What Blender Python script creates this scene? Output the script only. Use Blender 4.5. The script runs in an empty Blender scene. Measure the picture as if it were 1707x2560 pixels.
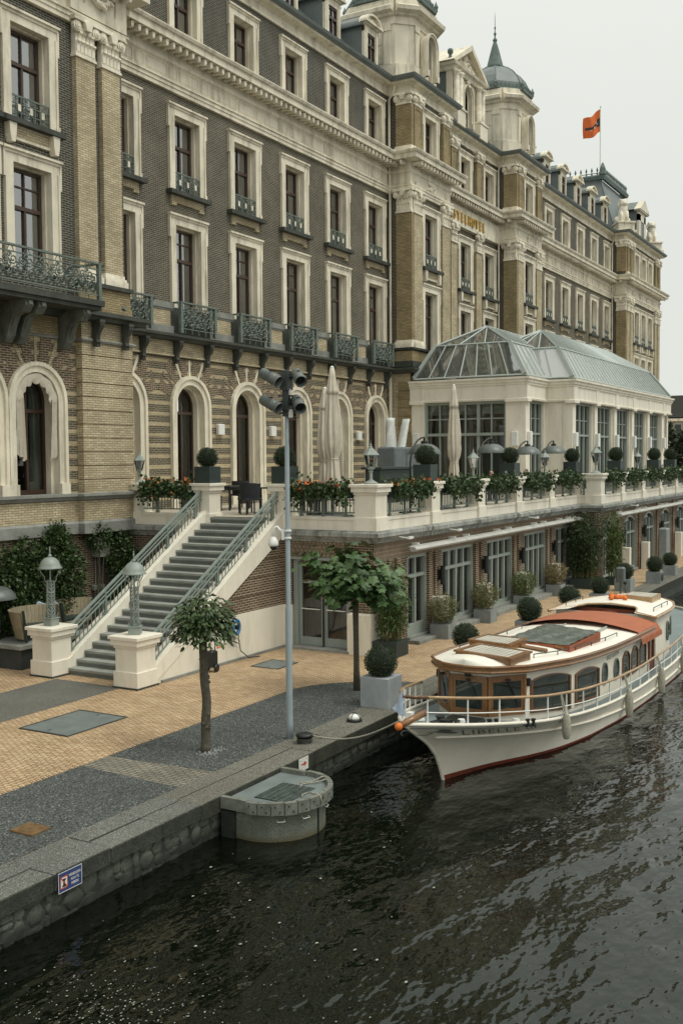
import bpy, math, random
import numpy as np
from mathutils import Vector, Matrix
sc = bpy.context.scene
col = sc.collection
PI = math.pi
rnd = random.Random(7)

# ------------------------------------------------------------------ camera
CAM_Z = 5.0
yaw, pitch, roll = math.radians(29.84), math.radians(-2.96), math.radians(-0.42)
cf = Vector((math.cos(yaw)*math.cos(pitch), math.sin(yaw)*math.cos(pitch), math.sin(pitch)))
cr0 = Vector((math.sin(yaw), -math.cos(yaw), 0)); cu0 = cr0.cross(cf)
cr = math.cos(roll)*cr0 + math.sin(roll)*cu0
cu = -math.sin(roll)*cr0 + math.cos(roll)*cu0
camd = bpy.data.cameras.new('camera'); cam = bpy.data.objects.new('camera', camd); col.objects.link(cam)
camd.sensor_fit = 'VERTICAL'; camd.sensor_height = 36; camd.sensor_width = 24
camd.lens = 2600/2560*36; camd.clip_end = 2000; camd.clip_start = 0.1
cam.matrix_world = Matrix(((cr.x, cu.x, -cf.x, 0), (cr.y, cu.y, -cf.y, 0), (cr.z, cu.z, -cf.z, CAM_Z), (0, 0, 0, 1)))
sc.camera = cam

# ------------------------------------------------------------------ world: overcast sky
SUN = Vector((0.06, -0.50, 0.87)).normalized()
w = bpy.data.worlds.new('World'); sc.world = w; w.use_nodes = True
nt = w.node_tree; nt.nodes.clear()
def wn(t, **k):
    n = nt.nodes.new(t)
    for a, b in k.items(): setattr(n, a, b)
    return n
sky = wn('ShaderNodeTexSky', sky_type='NISHITA', sun_disc=False)
sky.sun_elevation = math.asin(SUN.z); sky.sun_rotation = math.atan2(SUN.x, SUN.y)
tc = wn('ShaderNodeTexCoord'); sp = wn('ShaderNodeSeparateXYZ'); nt.links.new(tc.outputs['Generated'], sp.inputs[0])
pw = wn('ShaderNodeMath', operation='POWER', use_clamp=True); nt.links.new(sp.outputs['Z'], pw.inputs[0]); pw.inputs[1].default_value = 2.6
mr = wn('ShaderNodeMapRange'); mr.inputs['From Min'].default_value = 0.0; mr.inputs['From Max'].default_value = 1.0
mr.inputs['To Min'].default_value = 8.2; mr.inputs['To Max'].default_value = 17.0
nt.links.new(pw.outputs[0], mr.inputs['Value'])
nz = wn('ShaderNodeTexNoise'); nz.inputs['Scale'].default_value = 2.2; nz.inputs['Detail'].default_value = 4
nt.links.new(tc.outputs['Generated'], nz.inputs['Vector'])
mr2 = wn('ShaderNodeMapRange'); mr2.inputs['To Min'].default_value = .97; mr2.inputs['To Max'].default_value = 1.03
nt.links.new(nz.outputs['Fac'], mr2.inputs['Value'])
mu = wn('ShaderNodeMath', operation='MULTIPLY'); nt.links.new(mr.outputs[0], mu.inputs[0]); nt.links.new(mr2.outputs[0], mu.inputs[1])
vm = wn('ShaderNodeVectorMath', operation='SCALE'); vm.inputs[0].default_value = (.975, 1.0, .925)
nt.links.new(mu.outputs[0], vm.inputs['Scale'])
mx = wn('ShaderNodeMixRGB'); mx.inputs['Fac'].default_value = .93
nt.links.new(sky.outputs[0], mx.inputs[1]); nt.links.new(vm.outputs[0], mx.inputs[2])
bg = wn('ShaderNodeBackground'); bg.inputs['Strength'].default_value = 0.1
out = wn('ShaderNodeOutputWorld'); nt.links.new(mx.outputs[0], bg.inputs[0]); nt.links.new(bg.outputs[0], out.inputs[0])
sd = bpy.data.lights.new('sun', 'SUN'); sd.energy = 1.55; sd.angle = math.radians(25); sd.color = (.98, .98, .89)
so = bpy.data.objects.new('sun', sd); col.objects.link(so)
so.rotation_euler = (-SUN).to_track_quat('-Z', 'Y').to_euler(); so.location = (0, -30, 60)
sc.view_settings.view_transform = 'Standard'; sc.view_settings.look = 'None'
sc.view_settings.exposure = 0.0; sc.view_settings.gamma = 1; sc.view_settings.use_curve_mapping = False

# ------------------------------------------------------------------ materials
def newmat(name):
    m = bpy.data.materials.new(name); m.use_nodes = True
    t = m.node_tree; t.nodes.clear()
    o = t.nodes.new('ShaderNodeOutputMaterial'); b = t.nodes.new('ShaderNodeBsdfPrincipled')
    t.links.new(b.outputs[0], o.inputs[0])
    return m, t, b
def nd(t, ty, **k):
    n = t.nodes.new(ty)
    for a, b in k.items():
        if a in n.inputs.keys(): n.inputs[a].default_value = b
        else: setattr(n, a, b)
    return n
def mix(t, fac, a, b, mode='MIX'):
    n = t.nodes.new('ShaderNodeMixRGB'); n.blend_type = mode
    for i, v in enumerate((fac, a, b)):
        if isinstance(v, bpy.types.NodeSocket): t.links.new(v, n.inputs[i])
        elif i == 0: n.inputs[0].default_value = v
        else: n.inputs[i].default_value = (v[0], v[1], v[2], 1)
    return n.outputs[0]
def ramp(t, src, lo, hi, a=0., b=1.):
    n = nd(t, 'ShaderNodeMapRange'); n.inputs['From Min'].default_value = lo; n.inputs['From Max'].default_value = hi
    n.inputs['To Min'].default_value = a; n.inputs['To Max'].default_value = b
    t.links.new(src, n.inputs['Value']); return n.outputs[0]
def noise(t, vec, scale, detail=4, rough=.6):
    n = nd(t, 'ShaderNodeTexNoise', Scale=scale, Detail=detail, Roughness=rough)
    if vec is not None: t.links.new(vec, n.inputs['Vector'])
    return n.outputs['Fac']
def pos(t): return t.nodes.new('ShaderNodeNewGeometry').outputs['Position']
def bump(t, b, h, strength, dist=.02):
    n = nd(t, 'ShaderNodeBump', Strength=strength, Distance=dist)
    t.links.new(h, n.inputs['Height']); t.links.new(n.outputs[0], b.inputs['Normal'])
MATS = {}
def plain(name, rgb, rough=.6, var=.25, vscale=3., fine=.12, fscale=60., metal=0., bmp=.15, dirt=None, spec=.5, local=False, streak=0.):
    """painted / stone / metal surface: large soft variation, fine grain and optional dirt stains"""
    m, t, b = newmat(name)
    if local:
        p = nd(t, 'ShaderNodeTexCoord').outputs['Object']
    else: p = pos(t)
    n1 = noise(t, p, vscale, 5); n2 = noise(t, p, fscale, 3)
    v1 = ramp(t, n1, .3, .7, 1-var, 1+var); v2 = ramp(t, n2, .25, .75, 1-fine, 1+fine)
    ml = nd(t, 'ShaderNodeMath', operation='MULTIPLY'); t.links.new(v1, ml.inputs[0]); t.links.new(v2, ml.inputs[1])
    vs = nd(t, 'ShaderNodeVectorMath', operation='SCALE'); vs.inputs[0].default_value = rgb; t.links.new(ml.outputs[0], vs.inputs['Scale'])
    c = vs.outputs[0]
    if dirt:
        mp = nd(t, 'ShaderNodeMapping'); mp.inputs['Scale'].default_value = (1, 1, .18 if streak else 1); t.links.new(p, mp.inputs['Vector'])
        n3 = noise(t, mp.outputs[0], streak or 1.3, 6, .7)
        c = mix(t, ramp(t, n3, .48, .75), c, dirt)
    t.links.new(c, b.inputs['Base Color'])
    b.inputs['Roughness'].default_value = rough; b.inputs['Metallic'].default_value = metal
    b.inputs['Specular IOR Level'].default_value = spec
    if bmp: bump(t, b, n2, bmp, .01)
    MATS[name] = m; return m
def wall_uv(t):
    """(distance along the wall, height) from world position, for walls facing x or y"""
    g = t.nodes.new('ShaderNodeNewGeometry')
    s = nd(t, 'ShaderNodeSeparateXYZ'); t.links.new(g.outputs['Position'], s.inputs[0])
    sn = nd(t, 'ShaderNodeSeparateXYZ'); t.links.new(g.outputs['True Normal'], sn.inputs[0])
    ab = nd(t, 'ShaderNodeMath', operation='ABSOLUTE'); t.links.new(sn.outputs[0], ab.inputs[0])
    gt = nd(t, 'ShaderNodeMath', operation='GREATER_THAN'); t.links.new(ab.outputs[0], gt.inputs[0]); gt.inputs[1].default_value = .5
    mxx = nd(t, 'ShaderNodeMix'); t.links.new(gt.outputs[0], mxx.inputs['Factor']); t.links.new(s.outputs[0], mxx.inputs['A']); t.links.new(s.outputs[1], mxx.inputs['B'])
    cb = nd(t, 'ShaderNodeCombineXYZ'); t.links.new(mxx.outputs['Result'], cb.inputs[0]); t.links.new(s.outputs[2], cb.inputs[1])
    return cb.outputs[0], s.outputs[2], g.outputs['Position']
def brick(name, c1, c2, mortar, bw=.215, bh=.062, ms=.008, stripes=None, dirt=None, vertical=False, floor=False, bst=.5, big=.22, specks=False):
    m, t, b = newmat(name)
    if floor:
        p = pos(t); mp = nd(t, 'ShaderNodeMapping'); mp.inputs['Rotation'].default_value = (0, 0, PI/2); t.links.new(p, mp.inputs['Vector']); uv = mp.outputs[0]; z = None
    else:
        uv, z, p = wall_uv(t)
        if vertical:
            mp = nd(t, 'ShaderNodeMapping'); mp.inputs['Rotation'].default_value = (0, 0, PI/2); t.links.new(uv, mp.inputs['Vector']); uv = mp.outputs[0]
    # slight waviness so that courses are not ruler straight
    nv = nd(t, 'ShaderNodeTexNoise', Scale=1.7, Detail=2); t.links.new(p, nv.inputs['Vector'])
    sv = nd(t, 'ShaderNodeVectorMath', operation='SCALE'); sv.inputs['Scale'].default_value = .012
    t.links.new(nv.outputs['Color'], sv.inputs[0])
    av = nd(t, 'ShaderNodeVectorMath', operation='ADD'); t.links.new(uv, av.inputs[0]); t.links.new(sv.outputs[0], av.inputs[1])
    br = nd(t, 'ShaderNodeTexBrick', Scale=1.0); t.links.new(av.outputs[0], br.inputs['Vector'])
    br.inputs['Brick Width'].default_value = bw; br.inputs['Row Height'].default_value = bh
    br.inputs['Mortar Size'].default_value = ms; br.inputs['Mortar Smooth'].default_value = .2; br.inputs['Bias'].default_value = 0
    br.inputs['Color1'].default_value = (*c1, 1); br.inputs['Color2'].default_value = (*c2, 1); br.inputs['Mortar'].default_value = (*mortar, 1)
    c = br.outputs['Color']
    if stripes:
        per, wd, sc1, sc2, ph = stripes
        b2 = nd(t, 'ShaderNodeTexBrick', Scale=1.0); t.links.new(av.outputs[0], b2.inputs['Vector'])
        for k, v in (('Brick Width', bw), ('Row Height', bh), ('Mortar Size', ms), ('Mortar Smooth', .2), ('Bias', 0)): b2.inputs[k].default_value = v
        b2.inputs['Color1'].default_value = (*sc1, 1); b2.inputs['Color2'].default_value = (*sc2, 1); b2.inputs['Mortar'].default_value = (*mortar, 1)
        a = nd(t, 'ShaderNodeMath', operation='ADD'); t.links.new(z, a.inputs[0]); a.inputs[1].default_value = ph
        md = nd(t, 'ShaderNodeMath', operation='MODULO'); t.links.new(a.outputs[0], md.inputs[0]); md.inputs[1].default_value = per
        lt = nd(t, 'ShaderNodeMath', operation='LESS_THAN'); t.links.new(md.outputs[0], lt.inputs[0]); lt.inputs[1].default_value = wd
        c = mix(t, lt.outputs[0], c, b2.outputs['Color'])
    n1 = noise(t, p, 1.1, 6, .65); n2 = noise(t, p, 25, 3)
    c = mix(t, .75, c, mix(t, ramp(t, n1, .3, .7), (1-big*1.6,)*3, (1+big,)*3), 'MULTIPLY')
    c = mix(t, .8, c, mix(t, ramp(t, n2, .25, .75), (.72,)*3, (1.2,)*3), 'MULTIPLY')
    if dirt:
        n3 = noise(t, p, .9, 7, .7); c = mix(t, ramp(t, n3, .5, .75, 0, .8), c, dirt)
    if specks:
        mp2 = nd(t, 'ShaderNodeMapping'); mp2.inputs['Scale'].default_value = (2.6, 1, 1); t.links.new(p, mp2.inputs['Vector'])
        n4 = noise(t, mp2.outputs[0], 11, 3, .7); n5 = noise(t, p, .8, 4, .6)
        fs = nd(t, 'ShaderNodeMath', operation='MULTIPLY'); t.links.new(ramp(t, n4, .60, .66), fs.inputs[0]); t.links.new(ramp(t, n5, .40, .62, .1, .85), fs.inputs[1])
        c = mix(t, fs.outputs[0], c, (.085, .055, .03))
    t.links.new(c, b.inputs['Base Color']); b.inputs['Roughness'].default_value = .85; b.inputs['Specular IOR Level'].default_value = .25
    inv = nd(t, 'ShaderNodeMath', operation='SUBTRACT'); inv.inputs[0].default_value = 1; t.links.new(br.outputs['Fac'], inv.inputs[1])
    bump(t, b, inv.outputs[0], bst, .008)
    MATS[name] = m; return m
def wood(name, c1, c2, rough=.35, scale=(1, 12, 12), coat=.3):
    m, t, b = newmat(name)
    p = pos(t); mp = nd(t, 'ShaderNodeMapping'); mp.inputs['Scale'].default_value = scale; t.links.new(p, mp.inputs['Vector'])
    n = noise(t, mp.outputs[0], 3, 6, .65); n2 = noise(t, p, 2.5, 3)
    c = mix(t, ramp(t, n, .3, .7), c1, c2)
    c = mix(t, .6, c, mix(t, ramp(t, n2, .3, .7), (.7,)*3, (1.15,)*3), 'MULTIPLY')
    t.links.new(c, b.inputs['Base Color']); b.inputs['Roughness'].default_value = rough; b.inputs['Coat Weight'].default_value = coat
    bump(t, b, n, .1, .005); MATS[name] = m; return m
def glass(name, tint=(.75, .8, .78), refl=1.0, rough=.02, ior=1.5, wav=.02, sheen_dirt=0.):
    m, t, b = newmat(name); t.nodes.remove(b)
    o = [n for n in t.nodes if n.type == 'OUTPUT_MATERIAL'][0]
    tr = nd(t, 'ShaderNodeBsdfTransparent'); tr.inputs[0].default_value = (*tint, 1)
    gl = nd(t, 'ShaderNodeBsdfGlossy', Roughness=rough); gl.inputs[0].default_value = (refl, refl, refl, 1)
    fr = nd(t, 'ShaderNodeFresnel', IOR=ior)
    bp = nd(t, 'ShaderNodeBump', Strength=wav, Distance=.05); n = noise(t, pos(t), 2.0, 2)
    t.links.new(n, bp.inputs['Height']); t.links.new(bp.outputs[0], gl.inputs['Normal'])
    ms = nd(t, 'ShaderNodeMixShader'); t.links.new(fr.outputs[0], ms.inputs[0]); t.links.new(tr.outputs[0], ms.inputs[1]); t.links.new(gl.outputs[0], ms.inputs[2])
    if sheen_dirt:  # pale diffuse share: painted sky reflection on GLASSW, dirt on GLASSR
        df = nd(t, 'ShaderNodeBsdfDiffuse'); df.inputs[0].default_value = (.78, .80, .76, 1)
        m2 = nd(t, 'ShaderNodeMixShader'); m2.inputs[0].default_value = sheen_dirt; t.links.new(ms.outputs[0], m2.inputs[1]); t.links.new(df.outputs[0], m2.inputs[2]); ms = m2
    t.links.new(ms.outputs[0], o.inputs[0]); MATS[name] = m; return m
def leafmat(name, c1, c2, c3=None, rough=.45):
    """leaf colour changes from leaf to leaf"""
    m, t, b = newmat(name)
    g = t.nodes.new('ShaderNodeNewGeometry'); oi = t.nodes.new('ShaderNodeObjectInfo')
    ad = nd(t, 'ShaderNodeMath', operation='ADD'); t.links.new(g.outputs['Random Per Island'], ad.inputs[0]); t.links.new(oi.outputs['Random'], ad.inputs[1])
    fr = nd(t, 'ShaderNodeMath', operation='FRACT'); t.links.new(ad.outputs[0], fr.inputs[0])
    c = mix(t, fr.outputs[0], c1, c2)
    if c3: c = mix(t, ramp(t, noise(t, g.outputs['Position'], 5.0, 3), .45, .7), c, c3)
    t.links.new(c, b.inputs['Base Color']); b.inputs['Roughness'].default_value = rough; b.inputs['Specular IOR Level'].default_value = .35
    b.inputs['Subsurface Weight'].default_value = 0
    MATS[name] = m; return m

CREAM = plain('cream_stone', (.74, .675, .54), .75, .12, 1.2, .08, 40, dirt=(.33, .295, .215), bmp=.1, streak=2.4)
CARVED = plain('carved_cream_stone', (.79, .73, .60), .75, .12, 4, .12, 45, bmp=.25, dirt=(.34, .28, .19))
DARKSTONE = plain('dark_weathered_stone', (.055, .059, .048), .8, .35, 2.5, .2, 50, dirt=(.025, .03, .022), bmp=.3, streak=4)
GREYSTONE = plain('grey_stone', (.25, .25, .225), .8, .2, 2, .12, 60, dirt=(.12, .125, .11), bmp=.2)
YBRICK = brick('yellow_brick', (.47, .385, .245), (.64, .545, .37), (.28, .235, .16), dirt=(.29, .225, .13), bst=.6, ms=.010)
YBRICKO = brick('ochre_brick', (.30, .235, .125), (.42, .335, .195), (.19, .15, .09), dirt=(.19, .145, .08), bst=.5, ms=.010)
BBRICK = brick('brown_brick', (.066, .058, .043), (.104, .09, .067), (.33, .30, .23))
DBRICK = brick('dark_brick', (.036, .035, .031), (.062, .058, .05), (.31, .285, .225))
SBRICK = brick('striped_brick', (.086, .07, .046), (.122, .10, .066), (.36, .32, .235), stripes=(.338, .115, (.44, .34, .2), (.52, .42, .26), .02))
RBRICK = brick('red_brown_brick', (.10, .064, .04), (.142, .093, .06), (.42, .36, .265), ms=.010, dirt=(.09, .055, .036))
RSOLD = brick('soldier_brick', (.10, .064, .04), (.142, .093, .06), (.42, .36, .265), ms=.010, vertical=True)
RENDER = plain('cream_render', (.80, .745, .63), .8, .06, .8, .07, 55, dirt=(.60, .555, .45), bmp=.1, streak=2.2)
ZINC = plain('zinc_roof', (.145, .165, .16), .5, .15, 2, .06, 30, dirt=(.11, .14, .13), bmp=.05)
COPPER = plain('verdigris_metal', (.11, .15, .135), .6, .3, 5, .15, 40, dirt=(.06, .08, .07), bmp=.2)
BROWNW = plain('brown_window_paint', (.055, .03, .018), .4, .2, 4, .08, 40, bmp=.05)
IRON = plain('grey_green_iron', (.125, .155, .132), .55, .3, 8, .15, 60, bmp=.1)
RAILG = plain('grey_green_paint', (.175, .215, .188), .45, .12, 3, .06, 50, bmp=.05)
FRAMEG = plain('pale_grey_green_paint', (.29, .325, .29), .45, .08, 2, .05, 50, bmp=.04)
FRAMEGD = plain('grey_green_door_paint', (.25, .285, .262), .45, .08, 2, .05, 50, bmp=.04)
GLASS = glass('window_glass', (.85, .9, .89), 1.0, .02, 4.0); GLASSL = glass('clear_glass', (.5, .55, .52), 1.0, .02, 1.8); GLASSR = glass('roof_glass', (.30, .38, .34), 1.0, .03, 3.1, sheen_dirt=.07)
GLASSW = glass('painted_sheen_roof_glass', (.42, .50, .47), 1.0, .03, 2.7, sheen_dirt=.38); GLASSB = glass('boat_glass', (.5, .56, .53), 1.0, .02, 1.5)  # white diffuse mixed into GLASSW imitates the sky mirrored in the slopes
CURT = plain('pale_curtain', (.66, .69, .64), .9, .1, 4, .04, 30, bmp=0)
CURTG = plain('sage_curtain', (.33, .38, .33), .9, .15, 4, .04, 30, bmp=0)
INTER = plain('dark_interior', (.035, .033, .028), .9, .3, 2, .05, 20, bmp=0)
STEP = plain('stair_stone', (.29, .30, .272), .8, .15, 2, .12, 60, dirt=(.16, .165, .15), bmp=.2)
STEPD = plain('stair_stone_nosing', (.15, .16, .142), .8, .15, 3, .12, 60, bmp=.2)
POTD = plain('dark_green_planter', (.022, .036, .033), .5, .2, 3, .08, 40, bmp=.05)
POTG = plain('concrete_planter', (.235, .258, .25), .75, .16, 3, .08, 50, dirt=(.17, .185, .18), bmp=.1)
POTL = plain('pale_concrete_planter', (.36, .39, .40), .75, .12, 3, .08, 50, dirt=(.27, .29, .3), bmp=.1)
BLACK = plain('black_plastic', (.012, .014, .013), .45, .2, 5, .05, 40, bmp=.05)
LAMPG = plain('lamp_grey_metal', (.105, .12, .112), .4, .15, 4, .05, 40, bmp=.03)
POLE = plain('blue_grey_pole_paint', (.31, .36, .38), .5, .08, 2, .1, 90, bmp=.1)
WHITEP = plain('white_plastic', (.74, .74, .70), .4, .05, 4, .03, 40, bmp=0)
LANT = plain('grey_lantern_metal', (.25, .285, .255), .5, .15, 6, .08, 50, bmp=.1)
FABRIC = plain('beige_fabric', (.58, .52, .42), .9, .10, 5, .08, 50, bmp=.15)
TIMB = plain('weathered_timber', (.155, .16, .132), .85, .35, 8, .2, 60, dirt=(.10, .105, .085), bmp=.4)
MESHM = plain('grey_steel_plate', (.15, .175, .17), .55, .18, 3, .1, 90, bmp=.25)
RUST = plain('rusty_iron', (.14, .08, .03), .8, .3, 9, .2, 60, bmp=.3)
GOLD = plain('gilt_letters', (.52, .33, .08), .35, .1, 4, .05, 30, metal=.6, bmp=0)
BOATW = plain('cream_boat_paint', (.79, .74, .63), .3, .05, 1.5, .03, 30, bmp=.02, dirt=(.70, .64, .52))
BOATR = plain('cream_roof_paint', (.78, .74, .65), .5, .05, 2, .03, 40, bmp=.03)
BOATD = plain('grey_deck_paint', (.17, .205, .21), .6, .12, 3, .08, 60, bmp=.1)
ANTI = plain('red_brown_antifouling', (.15, .03, .014), .6, .25, 4, .1, 40, bmp=.1)
ROPE = plain('rope', (.36, .34, .27), .95, .25, 30, .25, 120, bmp=.6)
CANV = plain('rust_red_canvas', (.36, .115, .055), .9, .10, 3, .12, 90, bmp=.2)
TARP = plain('grey_clear_tarpaulin', (.10, .118, .105), .22, .5, 6, .1, 40, bmp=.2)
ORANGE = plain('orange_paint', (.62, .15, .02), .6, .15, 4, .05, 40, bmp=.05)
VARN = wood('varnished_mahogany', (.15, .066, .02), (.28, .135, .048), .3)
DVARN = wood('dark_mahogany', (.10, .04, .012), (.17, .07, .022), .35)
TEAK = wood('bleached_teak', (.40, .375, .315), (.54, .51, .44), .7, (12, 1.5, 12), 0)
BENCHW = wood('weathered_bench_wood', (.23, .19, .12), (.33, .28, .18), .7, (8, 8, 1), 0)
RAILW = wood('pale_varnished_rail', (.33, .20, .09), (.47, .31, .16), .35)
BARK = plain('bark', (.085, .075, .052), .9, .35, 12, .3, 70, bmp=.8)
SOIL = plain('dark_soil', (.03, .024, .017), .95, .3, 8, .3, 60, bmp=.6)
SKIN = plain('skin', (.42, .26, .19), .55, .05, 6, .03, 50, bmp=0)
HAIR = plain('dark_hair', (.012, .009, .007), .5, .3, 30, .2, 90, bmp=.2)
CLOTH = plain('dark_cloth', (.02, .022, .026), .9, .2, 6, .1, 60, bmp=.1)
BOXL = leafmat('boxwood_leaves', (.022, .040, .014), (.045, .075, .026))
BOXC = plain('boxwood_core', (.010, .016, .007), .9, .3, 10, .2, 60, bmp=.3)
LEAF1 = leafmat('orange_tree_leaves', (.035, .065, .02), (.085, .125, .045), (.03, .048, .018), .35)
LEAF2 = leafmat('broad_leaves', (.032, .075, .018), (.085, .145, .045), (.03, .062, .02), .45)
BAMB = leafmat('bamboo_leaves', (.04, .085, .02), (.10, .15, .045), (.025, .05, .016))
BUSH = leafmat('bush_leaves', (.022, .046, .012), (.065, .105, .028), (.014, .030, .009))
DRYG = leafmat('dry_grass_leaves', (.11, .13, .05), (.24, .22, .10), (.08, .10, .035))
GERA = leafmat('geranium_leaves', (.025, .055, .018), (.06, .105, .04), (.05, .055, .02))
FLOW = leafmat('orange_flowers', (.70, .13, .02), (.80, .30, .10))
FARL = leafmat('far_tree_leaves', (.018, .03, .014), (.035, .055, .024))

def gravel(name, sc_, cols, bmpv, algae=False):
    m, t, b = newmat(name); p = pos(t)
    v = nd(t, 'ShaderNodeTexVoronoi', Scale=sc_); t.links.new(p, v.inputs['Vector'])
    n = noise(t, p, .7, 4)
    s = nd(t, 'ShaderNodeSeparateColor'); t.links.new(v.outputs['Color'], s.inputs[0])
    c = mix(t, ramp(t, s.outputs[0], 0, 1), cols[0], cols[1])
    c = mix(t, ramp(t, s.outputs[1], .90, .97), c, cols[2])
    c = mix(t, .6, c, mix(t, ramp(t, n, .3, .7), (.75,)*3, (1.2,)*3), 'MULTIPLY')
    e = ramp(t, v.outputs['Distance'], .1, .75, 1., .1)
    c = mix(t, .75, c, e, 'MULTIPLY')
    if algae:
        gn = t.nodes.new('ShaderNodeNewGeometry'); sn = nd(t, 'ShaderNodeSeparateXYZ'); t.links.new(gn.outputs['True Normal'], sn.inputs[0])
        fa = nd(t, 'ShaderNodeMath', operation='MULTIPLY'); t.links.new(ramp(t, sn.outputs[1], -.3, -.75), fa.inputs[0]); t.links.new(ramp(t, noise(t, p, 3.5, 6, .7), .25, .65, 1., .72), fa.inputs[1])
        c = mix(t, fa.outputs[0], c, (.022, .026, .018))
    t.links.new(c, b.inputs['Base Color']); b.inputs['Roughness'].default_value = .9; b.inputs['Specular IOR Level'].default_value = .2
    inv = nd(t, 'ShaderNodeMath', operation='SUBTRACT'); inv.inputs[0].default_value = 1; t.links.new(v.outputs['Distance'], inv.inputs[1])
    bump(t, b, inv.outputs[0], bmpv, .03); MATS[name] = m; return m
GRAVEL = gravel('grey_gravel', 38, ((.10, .112, .105), (.21, .225, .212), (.36, .375, .36)), .8)
ASPH = gravel('fine_asphalt', 75, ((.19, .185, .16), (.29, .285, .25), (.36, .35, .31)), .3)
GRANITE = gravel('granite_coping', 70, ((.15, .153, .135), (.30, .30, .268), (.44, .43, .39)), .25, True)
SANDST = gravel('sandy_coping', 55, ((.19, .183, .15), (.31, .295, .245), (.42, .40, .34)), .2, True)
PAVE = brick('yellow_clinker_paving', (.51, .345, .195), (.70, .52, .33), (.10, .068, .04), bw=.20, bh=.058, ms=.009, floor=True, bst=1., big=.15, specks=True)
COBB = brick('grey_clinker_strip', (.20, .185, .15), (.29, .265, .21), (.06, .055, .045), bw=.20, bh=.07, ms=.010, floor=True, bst=.8)
RUBBLE = plain('rubble_stone', (.085, .09, .072), .8, .45, 4, .3, 40, dirt=(.022, .027, .02), bmp=.6)
_rt = RUBBLE.node_tree; _rb = [n for n in _rt.nodes if n.type == 'BSDF_PRINCIPLED'][0]; _src = _rb.inputs['Base Color'].links[0].from_socket
_sz = nd(_rt, 'ShaderNodeSeparateXYZ'); _rt.links.new(pos(_rt), _sz.inputs[0])
_rt.links.new(mix(_rt, ramp(_rt, _sz.outputs[2], -.50, -.36, .85, 0), _src, (.010, .013, .009)), _rb.inputs['Base Color'])     # wet, algae-dark foot of the wall
QUAYW = plain('wet_quay_masonry', (.03, .033, .026), .6, .5, 3, .3, 30, dirt=(.01, .012, .009), bmp=.6)
def water():
    m, t, b = newmat('canal_water'); p = pos(t)
    b.inputs['Base Color'].default_value = (.0022, .0036, .0018, 1); b.inputs['Roughness'].default_value = .03
    b.inputs['IOR'].default_value = 1.48; b.inputs['Specular IOR Level'].default_value = .5; b.inputs['Specular Tint'].default_value = (.80, .93, .82, 1)
    mp = nd(t, 'ShaderNodeMapping'); mp.inputs['Scale'].default_value = (1, 1.9, 1); mp.inputs['Rotation'].default_value = (0, 0, math.radians(-35)); t.links.new(p, mp.inputs['Vector'])
    n1 = noise(t, mp.outputs[0], .62, 1, .4); n2 = noise(t, mp.outputs[0], 2.3, 2, .5); n3 = noise(t, p, 11, 2, .5)
    a = nd(t, 'ShaderNodeMath', operation='MULTIPLY_ADD'); t.links.new(n2, a.inputs[0]); a.inputs[1].default_value = .34; t.links.new(n1, a.inputs[2])
    a2 = nd(t, 'ShaderNodeMath', operation='MULTIPLY_ADD'); t.links.new(n3, a2.inputs[0]); a2.inputs[1].default_value = .03; t.links.new(a.outputs[0], a2.inputs[2])
    bump(t, b, a2.outputs[0], .46, .22); MATS['water'] = m; return m
WATER = water()

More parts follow.
